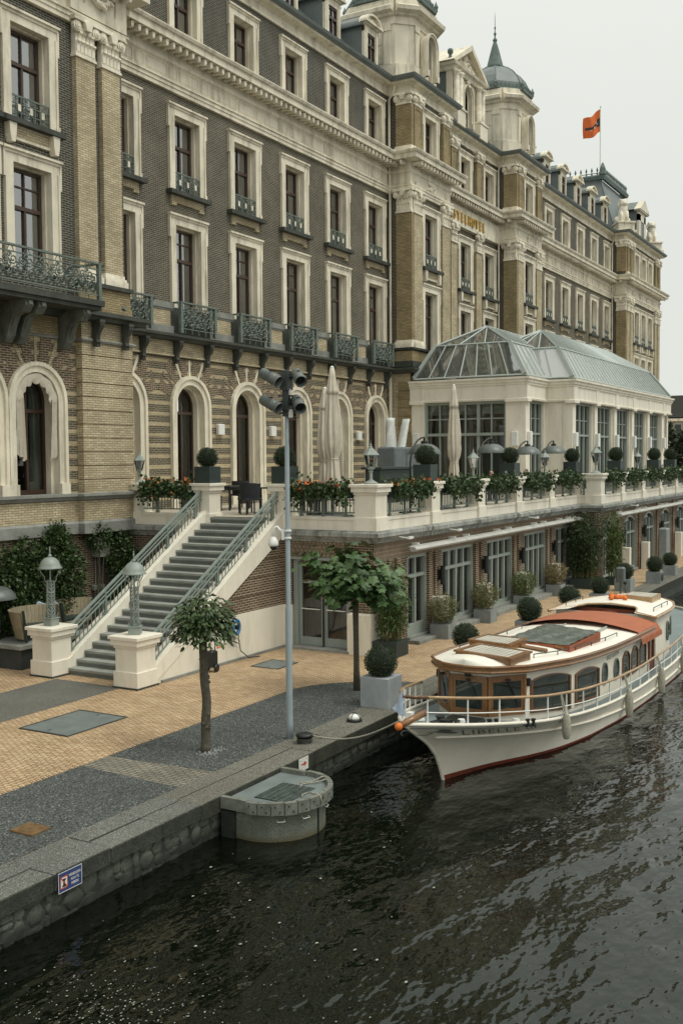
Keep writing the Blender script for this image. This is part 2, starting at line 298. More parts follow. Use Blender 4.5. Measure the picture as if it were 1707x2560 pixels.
# ------------------------------------------------------------------ mesh builder
class MB:
    def __init__(s): s.v = []; s.f = []; s.mi = []; s.sm = []; s.cur = 0; s.smooth = False
    def add(s, vs, fs):
        o = len(s.v); s.v.extend([tuple(v) for v in vs])
        for f in fs: s.f.append(tuple(i+o for i in f)); s.mi.append(s.cur); s.sm.append(s.smooth)
        return s
    def poly(s, pts): return s.add(pts, [tuple(range(len(pts)))])
    def box(s, x0, x1, y0, y1, z0, z1):
        v = [(x0,y0,z0),(x1,y0,z0),(x1,y1,z0),(x0,y1,z0),(x0,y0,z1),(x1,y0,z1),(x1,y1,z1),(x0,y1,z1)]
        return s.add(v, [(0,3,2,1),(4,5,6,7),(0,1,5,4),(1,2,6,5),(2,3,7,6),(3,0,4,7)])
    def cbox(s, x0, x1, y0, y1, z0, z1, c=.012):
        """box with chamfered vertical and top edges"""
        a = [(x0+c,y0),(x1-c,y0),(x1,y0+c),(x1,y1-c),(x1-c,y1),(x0+c,y1),(x0,y1-c),(x0,y0+c)]
        q = lambda z, k: [((x-(x0+x1)/2)*k[0]+(x0+x1)/2, (y-(y0+y1)/2)*k[1]+(y0+y1)/2, z) for x, y in a]
        k = (1-2*c/max(x1-x0, 1e-3), 1-2*c/max(y1-y0, 1e-3))
        v = q(z0, (1, 1)) + q(z1-c, (1, 1)) + q(z1, k)
        f = [tuple(range(7, -1, -1)), tuple(range(16, 24))]
        for r in (0, 8):
            for i in range(8): f.append((r+i, r+(i+1) % 8, r+8+(i+1) % 8, r+8+i))
        return s.add(v, f)
    def obox(s, c, sx, sy, sz, rz=0., rx=0., ry=0.):
        R = Matrix.Rotation(rz, 3, 'Z') @ Matrix.Rotation(ry, 3, 'Y') @ Matrix.Rotation(rx, 3, 'X'); c = Vector(c)
        v = [c + R @ Vector((x*sx/2, y*sy/2, z*sz/2)) for z in (-1, 1) for x, y in ((-1,-1),(1,-1),(1,1),(-1,1))]
        return s.add(v, [(0,3,2,1),(4,5,6,7),(0,1,5,4),(1,2,6,5),(2,3,7,6),(3,0,4,7)])
    def loft(s, rings, closed=True, cap=True):
        n = len(rings[0]); o = []
        for r in rings: o.extend(r)
        f = []
        for k in range(len(rings)-1):
            for i in range(n if closed else n-1):
                j = (i+1) % n; f.append((k*n+i, k*n+j, (k+1)*n+j, (k+1)*n+i))
        if cap and closed: f.append(tuple(range(n-1, -1, -1))); f.append(tuple((len(rings)-1)*n+i for i in range(n)))
        return s.add(o, f)
    def tube(s, pts, r, n=6, cap=True):
        pts = [Vector(p) for p in pts]; rings = []; m = len(pts)
        rr = r if isinstance(r, (list, tuple)) else [r]*m
        prev = None
        for i, p in enumerate(pts):
            d = (pts[min(i+1, m-1)] - pts[max(i-1, 0)])
            if d.length < 1e-9: d = Vector((0, 0, 1))
            d.normalize()
            if prev is None:
                a = Vector((0, 0, 1)) if abs(d.z) < .9 else Vector((1, 0, 0)); x = d.cross(a).normalized()
            else:
                x = (prev - d*prev.dot(d)); x = x.normalized() if x.length > 1e-6 else d.orthogonal().normalized()
            prev = x; y = d.cross(x)
            rings.append([p + (x*math.cos(2*PI*k/n) + y*math.sin(2*PI*k/n))*rr[i] for k in range(n)])
        return s.loft(rings, True, cap)
    def lathe(s, c, prof, n=16, cap=True):
        c = Vector(c)
        return s.loft([[c + Vector((r*math.cos(2*PI*k/n), r*math.sin(2*PI*k/n), z)) for k in range(n)] for r, z in prof], True, cap)
    def xz(s, pts, y0, y1):
        """prism: outline in (x, z), between y0 (front) and y1"""
        n = len(pts); v = [(x, y0, z) for x, z in pts] + [(x, y1, z) for x, z in pts]
        return s.add(v, [tuple(range(n)), tuple(range(2*n-1, n-1, -1))] + [(i, i+n, (i+1) % n + n, (i+1) % n) for i in range(n)])
    def yz(s, pts, x0, x1):
        n = len(pts); v = [(x0, y, z) for y, z in pts] + [(x1, y, z) for y, z in pts]
        return s.add(v, [tuple(range(n-1, -1, -1)), tuple(range(n, 2*n))] + [(i, (i+1) % n, (i+1) % n + n, i+n) for i in range(n)])
    def xy(s, pts, z0, z1):
        n = len(pts); v = [(x, y, z0) for x, y in pts] + [(x, y, z1) for x, y in pts]
        return s.add(v, [tuple(range(n-1, -1, -1)), tuple(range(n, 2*n))] + [(i, (i+1) % n, (i+1) % n + n, i+n) for i in range(n)])
    def sweep(s, path, prof):
        """moulding: profile of (out, z) pairs swept along an (x, y) path with mitred corners; out is to the right of travel"""
        P = [Vector((x, y)) for x, y in path]; m = len(P); rings = []
        for i in range(m):
            d0 = (P[i]-P[i-1]).normalized() if i else (P[1]-P[0]).normalized()
            d1 = (P[i+1]-P[i]).normalized() if i < m-1 else d0
            n0 = Vector((d0.y, -d0.x)); n1 = Vector((d1.y, -d1.x)); nn = (n0+n1); nn /= max(nn.dot(n0), .2)
            rings.append([(P[i].x+nn.x*o, P[i].y+nn.y*o, z) for o, z in prof])
        return s.loft(rings, True, True)
    def ico(s, c, rx, ry=None, rz=None, seg=10, ring=6, jit=0.):
        ry = rx if ry is None else ry; rz = rx if rz is None else rz; c = Vector(c); R = []
        for i in range(ring+1):
            a = PI*i/ring; R.append([c + Vector((rx*math.sin(a)*math.cos(2*PI*k/seg), ry*math.sin(a)*math.sin(2*PI*k/seg), -rz*math.cos(a)))*(1+rnd.uniform(-jit, jit)) for k in range(seg)])
        return s.loft(R, True, False)
    def mesh(s, name, mats, off=None):
        me = bpy.data.meshes.new(name); o = off or Vector((0, 0, 0))
        me.from_pydata([(v[0]-o[0], v[1]-o[1], v[2]-o[2]) for v in s.v], [], s.f)
        for m in (mats if isinstance(mats, (list, tuple)) else [mats]): me.materials.append(m)
        if any(s.mi): me.polygons.foreach_set('material_index', s.mi)
        if any(s.sm): me.polygons.foreach_set('use_smooth', s.sm)
        me.update(); return me
WO = {}
def wo(o): return WO.get(o.name, Vector((0, 0, 0))) if o else Vector((0, 0, 0))
def raw(name, me, parent=None, loc=(0, 0, 0)):
    o = bpy.data.objects.new(name, me); col.objects.link(o); o.location = loc
    if parent: o.parent = parent
    return o
def part(name, mb, mats, parent, kind=None, label=None):
    """mesh part from world coordinates"""
    o = raw(name, mb.mesh(name, mats, wo(parent)), parent); WO[o.name] = wo(parent)
    if kind: o['kind'] = kind
    if label: o['label'] = label
    return o
def inst(name, me, parent, at=(0, 0, 0)):
    """part that shares mesh data, set at a world position"""
    o = raw(name, me, parent, Vector(at)-wo(parent)); WO[o.name] = Vector(at); return o
def thing(name, label, cat, loc=(0, 0, 0), group=None):
    o = bpy.data.objects.new(name, None); col.objects.link(o); o.location = loc; o.empty_display_size = .2
    o['label'] = label; o['category'] = cat; WO[o.name] = Vector(loc)
    if group: o['group'] = group
    return o
def tag(o, label, cat, group=None, kind=None):
    if label: o['label'] = label
    if cat: o['category'] = cat
    if group: o['group'] = group
    if kind: o['kind'] = kind
    return o
def solo(name, mb, mats, label, cat, group=None, org=None):
    """a thing that is one mesh, its origin at org"""
    org = Vector(org) if org else Vector(mb.v[0])
    o = raw(name, mb.mesh(name, mats, org), None, org); tag(o, label, cat, group); return o
def struct(name, mb, mats):
    o = raw(name, mb.mesh(name, mats)); o['kind'] = 'structure'; return o
def dup(o, loc=None, rz=None, label=None, parent=None, scale=None):
    c = o.copy(); col.objects.link(c)
    if parent: c.parent = parent
    if loc is not None: c.location = loc; WO[c.name] = Vector(loc)
    if rz is not None: c.rotation_euler.z = rz
    if scale is not None: c.scale = (scale,)*3 if not isinstance(scale, (tuple, list)) else scale
    if label: c['label'] = label
    for ch in list(o.children): dup(ch, parent=c)
    return c
def arr_mesh(name, V, F, mats, mi=None, smooth=False):
    me = bpy.data.meshes.new(name); k = F.shape[1]
    me.vertices.add(len(V)); me.vertices.foreach_set('co', V.astype(np.float32).ravel())
    me.loops.add(F.size); me.loops.foreach_set('vertex_index', F.astype(np.int32).ravel())
    me.polygons.add(len(F)); me.polygons.foreach_set('loop_start', np.arange(0, F.size, k, dtype=np.int32))
    for m in (mats if isinstance(mats, (list, tuple)) else [mats]): me.materials.append(m)
    if mi is not None: me.polygons.foreach_set('material_index', mi.astype(np.int32))
    me.update(); me.validate(); return me
NR = np.random.RandomState(5)
def leaves(P, size, shape='leaf', droop=.0, outward=None, jitter=.35):
    """many folded leaf quads at points P; returns vertices and quads"""
    n = len(P); sz = size*(1+NR.uniform(-jitter, jitter, n))
    d = NR.normal(size=(n, 3)); d /= np.linalg.norm(d, axis=1)[:, None]
    if outward is not None: d = d*.75+outward*.8; d /= np.linalg.norm(d, axis=1)[:, None]
    d[:, 2] -= droop; d /= np.linalg.norm(d, axis=1)[:, None]
    u = np.cross(d, NR.normal(size=(n, 3))); u /= np.linalg.norm(u, axis=1)[:, None]; w_ = np.cross(d, u)
    asp = {'leaf': .5, 'round': .9, 'blade': .12, 'bamboo': .2}[shape]
    s = sz[:, None]
    V = np.stack([P, P+d*s*.45+u*s*asp*.5+w_*s*.08, P+d*s, P+d*s*.45-u*s*asp*.5+w_*s*.08], 1).reshape(-1, 3)
    F = np.arange(4*n).reshape(n, 4); return V, F
def leaf_obj(name, P, size, mat_, parent, shape='leaf', droop=0., outward=None, kind='stuff'):
    V, F = leaves(P, size, shape, droop, outward)
    o = raw(name, arr_mesh(name, V-np.array(wo(parent)), F, mat_), parent)
    if kind: o['kind'] = kind
    return o

# ================================================================== SETTING
WZ = -.6                        # water level
g = MB(); g.poly([(-60, -160, WZ), (400, -160, WZ), (400, 9.3, WZ), (-60, 9.3, WZ)]); struct('canal_water', g, WATER)
g = MB(); g.poly([(-10, 9.9, 0), (400, 9.9, 0), (400, 160, 0), (-10, 160, 0)]); struct('quay_pavement', g, PAVE)
g = MB()
g.poly([(-10, 9.95, .005), (12.3, 9.95, .005), (12.42, 12.07, .005), (-10, 12.07, .005)])
cv = [(18.88, 12.05), (19.35, 11.9), (19.75, 11.62), (20.12, 11.22), (20.45, 10.7), (20.66, 10.2), (20.72, 9.95)]
g.poly([(13.2, 9.95, .005)] + [(x, y, .005) for x, y in cv[::-1]] + [(13.05, 12.07, .005)])
struct('gravel_bed', g, GRAVEL)
g = MB(); g.poly([(12.3, 9.95, .006), (13.2, 9.95, .006), (13.05, 12.07, .006), (12.42, 12.07, .006)]); struct('grey_clinker_path', g, COBB)
g = MB(); g.poly([(-10, 15.45, .005), (17.2, 15.45, .005), (17.2, 17.42, .005), (-10, 17.42, .005)]); struct('asphalt_path', g, ASPH)
# edging bricks along the gravel
e = MB()
x = 9.0
while x < 18.8:
    if not 12.35 < x < 13.1: e.box(x, x+.19, 12.075, 12.13, -.02, .012+rnd.uniform(-.004, .004))
    x += .2
struct('brick_edging', e, PAVE)

# quay wall: coping slabs, face and rubble
qw = thing('quay_wall', 'long low granite quay wall with rubble stones above the dark canal water', 'quay wall', (10, 9.15, WZ))
b = MB(); b.box(-10, 400, 9.22, 9.9, -2.0, -.03); part('wall_core', b, QUAYW, qw)
xs = [4.75, 5.8, 6.87, 7.9, 8.93, 9.92, 10.95]
xe = 11.82
for i, x in enumerate(xs):
    x1 = xs[i+1] if i+1 < len(xs) else xe
    h = rnd.uniform(-.006, .006)
    b = MB(); b.cbox(x+.006, x1-.006, 9.14, 9.545, -.195, .012+h, .012); part('coping_slab', b, GRANITE, qw)
    b = MB(); b.cbox(x+.006+.02, x1-.006+.02, 9.553, 9.95, -.1, .010-h, .008); part('coping_slab', b, GRANITE, qw)
x = xe
while x < 75:
    L = rnd.uniform(1.25, 1.75) if x < 45 else 3.2
    b = MB(); b.cbox(x+.006, x+L-.006, 9.14, 9.6, -.23, .012+rnd.uniform(-.006, .006), .012); part('coping_slab', b, SANDST, qw)
    b = MB(); b.cbox(x+.006, x+L-.006, 9.607, 9.95, -.1, .008, .006); part('coping_slab', b, SANDST, qw)
    x += L
b = MB(); b.box(x, 400, 9.14, 9.95, -.23, .01); part('coping_slab', b, SANDST, qw)
for (x0, x1, dens) in ((6.6, 12.3, 1.0), (14.0, 30, .75)):
    x = x0
    while x < x1:
        z = -.21
        wd = rnd.uniform(.10, .34)
        while z > -.66:
            h = rnd.uniform(.08, .27); 
            if z-h < -.75: h = .75+z
            b = MB(); b.smooth = False
            b.ico((x+wd/2+rnd.uniform(-.03, .03), 9.222, z-h/2), wd*.53, rnd.uniform(.012, .034), h*.54, 8, 6, .15)
            part('rubble_stone', b, RUBBLE, qw)
            z -= h*.98
        x += wd*1.02
# hatches and covers lie in the paving
def plate(name, x0, x1, y0, y1, z, m, label, cat):
    b = MB(); b.cbox(x0, x1, y0, y1, -.02, z, .006)
    o = thing(name, label, cat, ((x0+x1)/2, (y0+y1)/2, 0)); part('plate', b, m, o)
    f = MB(); e = .045
    for q in ((x0-e, x1+e, y0-e, y0-.008), (x0-e, x1+e, y1+.008, y1+e), (x0-e, x0-.008, y0-.008, y1+.008), (x1+.008, x1+e, y0-.008, y1+.008)): f.box(*q, -.02, z+.002)
    part('frame', f, DARKSTONE, o); f = MB()
    for xx in (x0+.12, x1-.12): f.box(xx-.04, xx+.04, (y0+y1)/2-.015, (y0+y1)/2+.015, z, z+.003)
    part('lifting_slots', f, BLACK, o); return o
plate('access_hatch', 13.68, 15.2, 13.6, 14.76, .014, MESHM, 'large grey checker plate hatch flush in the yellow paving before the stairs', 'hatch')
plate('access_hatch', 20.5, 21.35, 13.55, 14.25, .013, MESHM, 'small grey steel hatch in the paving behind the tall camera pole', 'hatch')
mh = thing('manhole_cover', 'square rusty brown manhole cover sitting on the grey gravel', 'manhole cover', (9.9, 10.55, 0))
b = MB(); b.cbox(9.72, 10.07, 10.35, 10.77, -.02, .03, .006); part('plate', b, RUST, mh)
b = MB()
for r in (.155, .13): b.tube([(9.895+r*math.cos(a*PI/12), 10.56+r*math.sin(a*PI/12), .031) for a in range(25)], .004, 4)
b.lathe((9.895, 10.56, .03), [(.012, 0), (.012, .008), (.001, .009)], 8)
part('ring', b, RUST, mh)
fo = MB()
for (n, cx, cy, sx, sy) in ((460, 7.55, 7.15, .55, .6), (90, 9.0, 6.3, 1.3, 1.3), (40, 12.6, 7.0, 2.0, 1.2)):
    for i in range(n):
        x, y = rnd.gauss(cx, sx), rnd.gauss(cy, sy)
        if y > 8.9: continue
        r = rnd.choice((.004, .005, .006, .007, .009, .017 if n < 200 else .008)); a0 = rnd.uniform(0, 6.28)
        fo.poly([(x+r*1.5*math.cos(a0+k*PI/3)*rnd.uniform(.7, 1.2), y+r*math.sin(a0+k*PI/3)*rnd.uniform(.7, 1.2), WZ+.012) for k in range(6)])
o = raw('water_foam', fo.mesh('water_foam', plain('foam', (.27, .29, .25), .8, .2, 5, .1, 40, bmp=0))); o['kind'] = 'stuff'

# ================================================================== HOTEL
Y0, Y1 = 21.45, 20.4
hotel = thing('hotel_building', 'huge brown brick hotel with cream window surrounds, corner towers and zinc mansard roof', 'hotel', (50, 21.45, 0))

def wallgrid(mb, yf, x0, x1, z0, z1, holes=()):
    """wall sheet facing -y at y = yf with rectangular holes (x0, x1, z0, z1) and arched holes (x0, x1, z0, zs, 'a')"""
    X = sorted({x0, x1, *[v for h in holes for v in h[:2] if x0 < v < x1]})
    Z = sorted({z0, z1, *[v for h in holes for v in ((h[2], h[3]+(h[1]-h[0])/2) if len(h) > 4 else (h[2], h[3])) if z0 < v < z1]})
    for i in range(len(X)-1):
        for j in range(len(Z)-1):
            cx, cz = (X[i]+X[i+1])/2, (Z[j]+Z[j+1])/2
            if any(h[0] < cx < h[1] and h[2] < cz < (h[3]+(h[1]-h[0])/2 if len(h) > 4 else h[3]) for h in holes): continue
            mb.poly([(X[i], yf, Z[j]), (X[i+1], yf, Z[j]), (X[i+1], yf, Z[j+1]), (X[i], yf, Z[j+1])])
    for h in holes:
        if len(h) > 4:
            r = (h[1]-h[0])/2; cx = (h[0]+h[1])/2; zs = h[3]; n = 10
            for k in range(n):
                a0, a1 = PI-PI*k/n, PI-PI*(k+1)/n
                p0, p1 = (cx+r*math.cos(a0), zs+r*math.sin(a0)), (cx+r*math.cos(a1), zs+r*math.sin(a1))
                mb.poly([(p0[0], yf, p0[1]), (p1[0], yf, p1[1]), (p1[0], yf, zs+r), (p0[0], yf, zs+r)])

def spiral(cx, cz, r, turns, a0, dirn, y, n=12):
    return [(cx+r*(1-.8*k/n)*math.cos(a0+dirn*2*PI*turns*k/n), y, cz+r*(1-.8*k/n)*math.sin(a0+dirn*2*PI*turns*k/n)) for k in range(n+1)]

# ---- window kit: local frame, x along the wall, -y out of the wall, z up, origin at the opening's bottom centre on the wall face
def casing_mesh(name, w_, h, t=.285, ear=True, depth=.27, arch=False):
    b = MB(); o = w_/2
    if not arch:
        for s in (-1, 1):
            b.box(*sorted((s*o, s*(o+t))), -.07, .02, 0, h)                          # outer trim
            b.box(*sorted((s*(o+t-.075), s*(o+t+.0))), -.10, -.07, 0, h)             # raised rim
            b.box(*sorted((s*(o-.002), s*(o+.10))), .02, depth, 0, h)                # jamb
            b.box(*sorted((s*(o-.05), s*(o-.002))), depth*.5, depth, 0, h-.0)        # inner step
            if ear: b.box(*sorted((s*(o+t+.002), s*(o+t+.055))), -.098, .02, h-.42, h+t)
            if ear: b.box(*sorted((s*(o+t-.10), s*(o+t+.03))), -.115, -.1, 0, .16)
        b.box(-o-t, o+t, -.07, .02, h, h+t); b.box(-o-t, o+t, -.10, -.07, h+t-.075, h+t)
        b.box(-o-t-.075, o+t+.075, -.15, .02, h+t, h+t+.06)
        b.box(-o-.1, o+.1, .02, depth, h, h+.1); b.box(-o+.05, o-.05, depth*.5, depth, h-.05, h)
    else:
        n = 14; zs = h
        def ring(r0, r1, y0, y1):
            R = []
            pr = [(r1, 0), *[(r1, zs)]]
            for (rr) in (0,):
                out = [(-1, 0)] + [None]
            prof = [(r0, y1), (r0, y0), (r1, y0), (r1, y1)]
            path = [(-1, 0.)] + [('a', PI-PI*k/n) for k in range(n+1)] + [(1, 0.)]
            for p in path:
                rg = []
                for r, y in prof:
                    if p[0] == 'a': rg.append((r*math.cos(p[1]), y, zs+r*math.sin(p[1])))
                    else: rg.append((p[0]*r, y, p[1]))
                R.append(rg)
            b.loft(R, True, True)
        ring(o, o+t*.62, -.06, .02); ring(o+t*.62, o+t, -.12, .02); ring(o-.0, o+.1, .02, depth); ring(o-.09, o, depth*.45, depth)
        for s in (-1, 1): b.box(*sorted((s*(o-.01), s*(o+t+.03))), -.135, .015, 0, .28)
    return b.mesh(name, CREAM)
def sash_meshes(pfx, w_, h, yy, rows, tz, m, th=.065, arch=False, door=0., gm=None):
    """frame mesh and list of (pane mesh, x, z); rows: list of (z0, z1) of pane rows; tz: transom height"""
    f = MB(); o = w_/2; panes = []
    if not arch:
        for s in (-1, 1): f.box(*sorted((s*(o-th), s*o)), yy-.05, yy+.05, 0, h)
        f.box(-o+th, o-th, yy-.05, yy+.05, h-th, h); f.box(-o+th, o-th, yy-.05, yy+.05, 0, th)
    else:
        n = 12; R = []
        for p in [(-1, 0.)] + [('a', PI-PI*k/n) for k in range(n+1)] + [(1, 0.)]:
            rg = []
            for r, y in ((o-th, yy+.05), (o-th, yy-.05), (o, yy-.05), (o, yy+.05)):
                rg.append((r*math.cos(p[1]), y, h+r*math.sin(p[1])) if p[0] == 'a' else (p[0]*r, y, p[1]))
            R.append(rg)
        f.loft(R, True, True); f.box(-o+th, o-th, yy-.05, yy+.05, 0, max(th, door))
    f.box(-o+th, o-th, yy-.075, yy+.05, tz-.05, tz+.05)
    ht = h+o if arch else h
    f.box(-.035, .035, yy-.06, yy+.05, th, tz-.05); f.box(-.022, .022, yy-.045, yy+.045, tz+.05, ht-th*.7)
    for z in rows:
        f.box(-o+th, -.022, yy-.04, yy+.04, z-.02, z+.02); f.box(.022, o-th, yy-.04, yy+.04, z-.02, z+.02)
    fm = f.mesh(pfx+'_frame', m)
    cuts = sorted([max(th, door), tz, ht-(th if not arch else 0)] + list(rows))
    for i in range(len(cuts)-1):
        for s in (-1, 1):
            p = MB(); xa, xb = sorted((s*.01, s*(o-th+.01)))
            if arch and cuts[i] >= tz:
                pts = [(xa, cuts[i]), (xb, cuts[i])]
                k = 6; r = o-th+.01
                arc = [(s*r*math.cos(PI/2*q/k), h+r*math.sin(PI/2*q/k)) for q in range(k+1)]
                ar = [(s*(o-th+.01), cuts[i])] + arc + [(s*.01, h+r), (s*.01, cuts[i])]
                p.add([(x, yy, z) for x, z in ar], [tuple(range(len(ar)))])
            else: p.add([(xa, yy, cuts[i]), (xb, yy, cuts[i]), (xb, yy, cuts[i+1]), (xa, yy, cuts[i+1])], [(0, 1, 2, 3)])
            panes.append(p.mesh(pfx+'_pane', gm or GLASS))
    return fm, panes
def curtain_mesh(name, w_, h, yy, side, m, frac=.33, waves=5):
    b = MB(); b.smooth = True; n = waves*4; x0 = -w_/2 if side < 0 else w_/2*(1-2*frac); R = []
    for k in range(n+1):
        x = x0+w_*frac*k/n; y = yy+.05*math.sin(k*PI/2+side)
        R.append([(x, y, .02), (x+(.05*side), y, h*.5), (x, y, h)])
    b.loft(R, False, False); return b.mesh(name, m)
def juliet_mesh(name, w_, h):
    """ornamental iron guard in a window opening"""
    b = MB(); o = w_/2; y = -.03
    for z in (.03, .2, .42, h): b.box(-o, o, y-.018, y+.018, z-.012, z+.012 if z < h else z+.03)
    for i in range(9): x = -o+w_*i/8; b.box(x-.011, x+.011, y-.012, y+.012, .03, h)
    for i in range(4):
        x = -o+w_*(i+.5)/4
        for zc, r in ((.31, .085), (.115, .06), (h-.1, .075)):
            b.tube(spiral(x-.03, zc, r, 1.1, 0, 1, y), .011, 4, False); b.tube(spiral(x+.03, zc, r, 1.1, PI, -1, y), .011, 4, False)
        b.tube([(x-.12, y, .2), (x, y, .42), (x+.12, y, .2)], .011, 4, False)
    return b.mesh(name, IRON)
def juliet_orn(name, w_):
    b = MB()
    b.cbox(-.05, .05, -.075, -.05, .23, .40, .008)
    return b.mesh(name, CARVED)
def balcony_mesh(name, w_, h, d):
    """bowed-scroll iron balcony screen standing on the ledge"""
    b = MB(); o = w_/2
    b.box(-o-.06, o+.06, -d-.05, -d+.05, h-.05, h)
    for s in (-1, 1):
        b.box(*sorted((s*(o-.03), s*(o+.05))), -d, 0, h-.05, h)
        b.cbox(*sorted((s*(o-.075), s*(o+.045))), -d-.045, -d+.075, 0, h-.05, .012)
        b.tube(spiral(0, 0, .07, 1.3, 0, 1, 0), .02, 4, False) if 0 else None
        b.tube([(s*(o+.06), -d, h-.02), (s*(o+.14), -d, h-.03), (s*(o+.17), -d, h-.09), (s*(o+.12), -d, h-.12), (s*(o+.09), -d, h-.08)], .024, 5)
    b.box(-o, o, -d-.015, -d+.015, .14, .165); b.box(-o, o, -d-.015, -d+.015, .84*h, .84*h+.02)
    for i in range(5): x = -o+.2+(w_-.4)*i/4; b.box(x-.011, x+.011, -d-.012, -d+.012, 0, .14)
    for s in (-1, 1):
        for (cx, cz, r, tu, a, dr) in ((.13, .30, .12, 1.4, 0, 1), (.13, .55, .14, 1.5, PI, -1), (.38, .36, .15, 1.5, PI, -1), (.38, .62, .15, 1.6, 0, 1),
                                       (.62, .30, .12, 1.4, 0, 1), (.62, .56, .15, 1.5, PI, -1), (.25, .74, .09, 1.2, 0, 1), (.52, .76, .09, 1.2, 0, -1), (.25, .46, .07, 1.1, 1, 1), (.51, .46, .07, 1.1, 2, -1), (.0, .28, .09, 1.2, 0, 1), (.0, .5, .10, 1.3, 2, 1), (.26, .24, .07, 1.1, 2, -1), (.12, .76, .07, 1.1, 1, 1), (.7, .42, .08, 1.2, 1, 1)):
            if cx < o-.05: b.tube(spiral(s*cx*o/.78, cz*h/.98, r*o/.85, tu, a if s > 0 else PI-a, dr*s, -d), .021, 4, False)
    for i in range(14):
        x = -o+.06+(w_-.12)*i/13; b.obox((x, -d, .92*h-.02), .012, .012, .12, ry=.4*(-1)**i)
    return b.mesh(name, IRON)
W1 = dict(w=1.30, h=2.66)      # first floor
W2 = dict(w=1.30, h=2.40)      # second floor
W3 = dict(w=1.18, h=1.95)      # third floor
CAS = {1: casing_mesh('casing_tall', 1.30, 2.66), 2: casing_mesh('casing', 1.30, 2.40), 3: casing_mesh('casing_upper', 1.18, 1.95, .27)}
SASH = {1: sash_meshes('tall', 1.16, 2.60, .30, (2.16,), 1.62, BROWNW), 2: sash_meshes('mid', 1.16, 2.34, .30, (), 1.52, BROWNW), 3: sash_meshes('upper', 1.04, 1.89, .30, (), 1.28, BROWNW)}
CUR = {}
for k, (w_, h) in {1: (1.1, 2.55), 2: (1.1, 2.3), 3: (1.0, 1.85)}.items():
    for s in (-1, 1): CUR[k, s] = curtain_mesh('curtain', w_, h, .40, s, CURT if s > 0 else CURTG, .42 if s > 0 else .32)
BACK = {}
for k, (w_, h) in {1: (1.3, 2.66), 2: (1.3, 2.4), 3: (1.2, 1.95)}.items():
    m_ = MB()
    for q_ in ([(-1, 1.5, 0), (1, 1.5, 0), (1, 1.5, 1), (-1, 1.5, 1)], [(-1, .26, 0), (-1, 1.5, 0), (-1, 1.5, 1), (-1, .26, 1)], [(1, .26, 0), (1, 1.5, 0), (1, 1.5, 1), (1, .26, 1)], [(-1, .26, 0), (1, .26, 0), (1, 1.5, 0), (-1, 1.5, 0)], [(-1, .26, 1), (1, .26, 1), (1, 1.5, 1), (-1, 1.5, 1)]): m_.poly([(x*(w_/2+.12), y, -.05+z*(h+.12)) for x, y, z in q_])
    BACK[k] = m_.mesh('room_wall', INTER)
_bm = MB(); _bm.box(-.5, .5, 0, .01, -.95, 0); BLIND = _bm.mesh('roller_blind', plain('cream_blind', (.55, .53, .46), .9, .05, 2, .03, 30, bmp=0))
JUL = juliet_mesh('window_guard', 1.28, .60); JORN = juliet_orn('window_guard_urns', 1.2)
BAL = balcony_mesh('balcony_screen', 1.82, 1.0, .42)
sb = MB(); sb.box(-1.06, 1.06, -.24, .05, -.13, 0); SILL = sb.mesh('window_sill', DARKSTONE)
sb = MB(); sb.box(-.84, .84, -.06, .03, -.36, -.135); sb.box(-.84, -.60, -.075, .03, -.45, -.36); sb.box(.60, .84, -.075, .03, -.45, -.36); APRON = sb.mesh('sill_apron', YBRICK)
sb = MB(); sb.box(-.84, .84, -.06, .03, -.50, -.135)
for s in (-1, 1): sb.xz([(s*.62, -.14), (s*.86, -.14), (s*.84, -.42), (s*.80, -.62), (s*.68, -.62), (s*.64, -.42)], -.2, .0)
APRON2 = sb.mesh('sill_apron_brackets', CREAM); sb = MB(); sb.box(-.60, .60, -.075, -.06, -.42, -.16); APRON3 = sb.mesh('apron_panel', YBRICK)
def window(x, z, yf, k, bal=None, sill=None, rot=0.):
    """one window of the hotel: casing with sash, panes, curtains and what hangs below it"""
    c = inst('window', CAS[k], hotel, (x, yf, z))
    fm, panes = SASH[k]
    def sub(n, me): o = raw(n, me, c); return o
    sub('sash', fm)
    for p in panes: sub('pane', p)
    far = x > 45
    if k < 3 or rnd.random() < .8:
        sub('curtain', CUR[k, 1])
        if rnd.random() < .75: sub('curtain', CUR[k, -1])
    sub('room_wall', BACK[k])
    if rnd.random() < .22: o_ = sub('roller_blind', BLIND); o_.scale = (1, 1, rnd.uniform(.35, 1.0)); o_.location = (0, .345, {1: 2.6, 2: 2.34, 3: 1.89}[k])
    if bal == 'juliet': sub('window_guard', JUL); [setattr(sub('guard_ornament', JORN), 'location', (d_, 0, 0)) for d_ in (-.4, 0, .4)]
    if bal == 'screen': o = sub('balcony_screen', BAL); o.location = (0, 0, -.84)
    if sill: sub('sill', SILL)
    if sill == 'apron': sub('sill_apron', APRON)
    if sill == 'bracket': sub('sill_apron', APRON2); sub('apron_panel', APRON3)
    return c

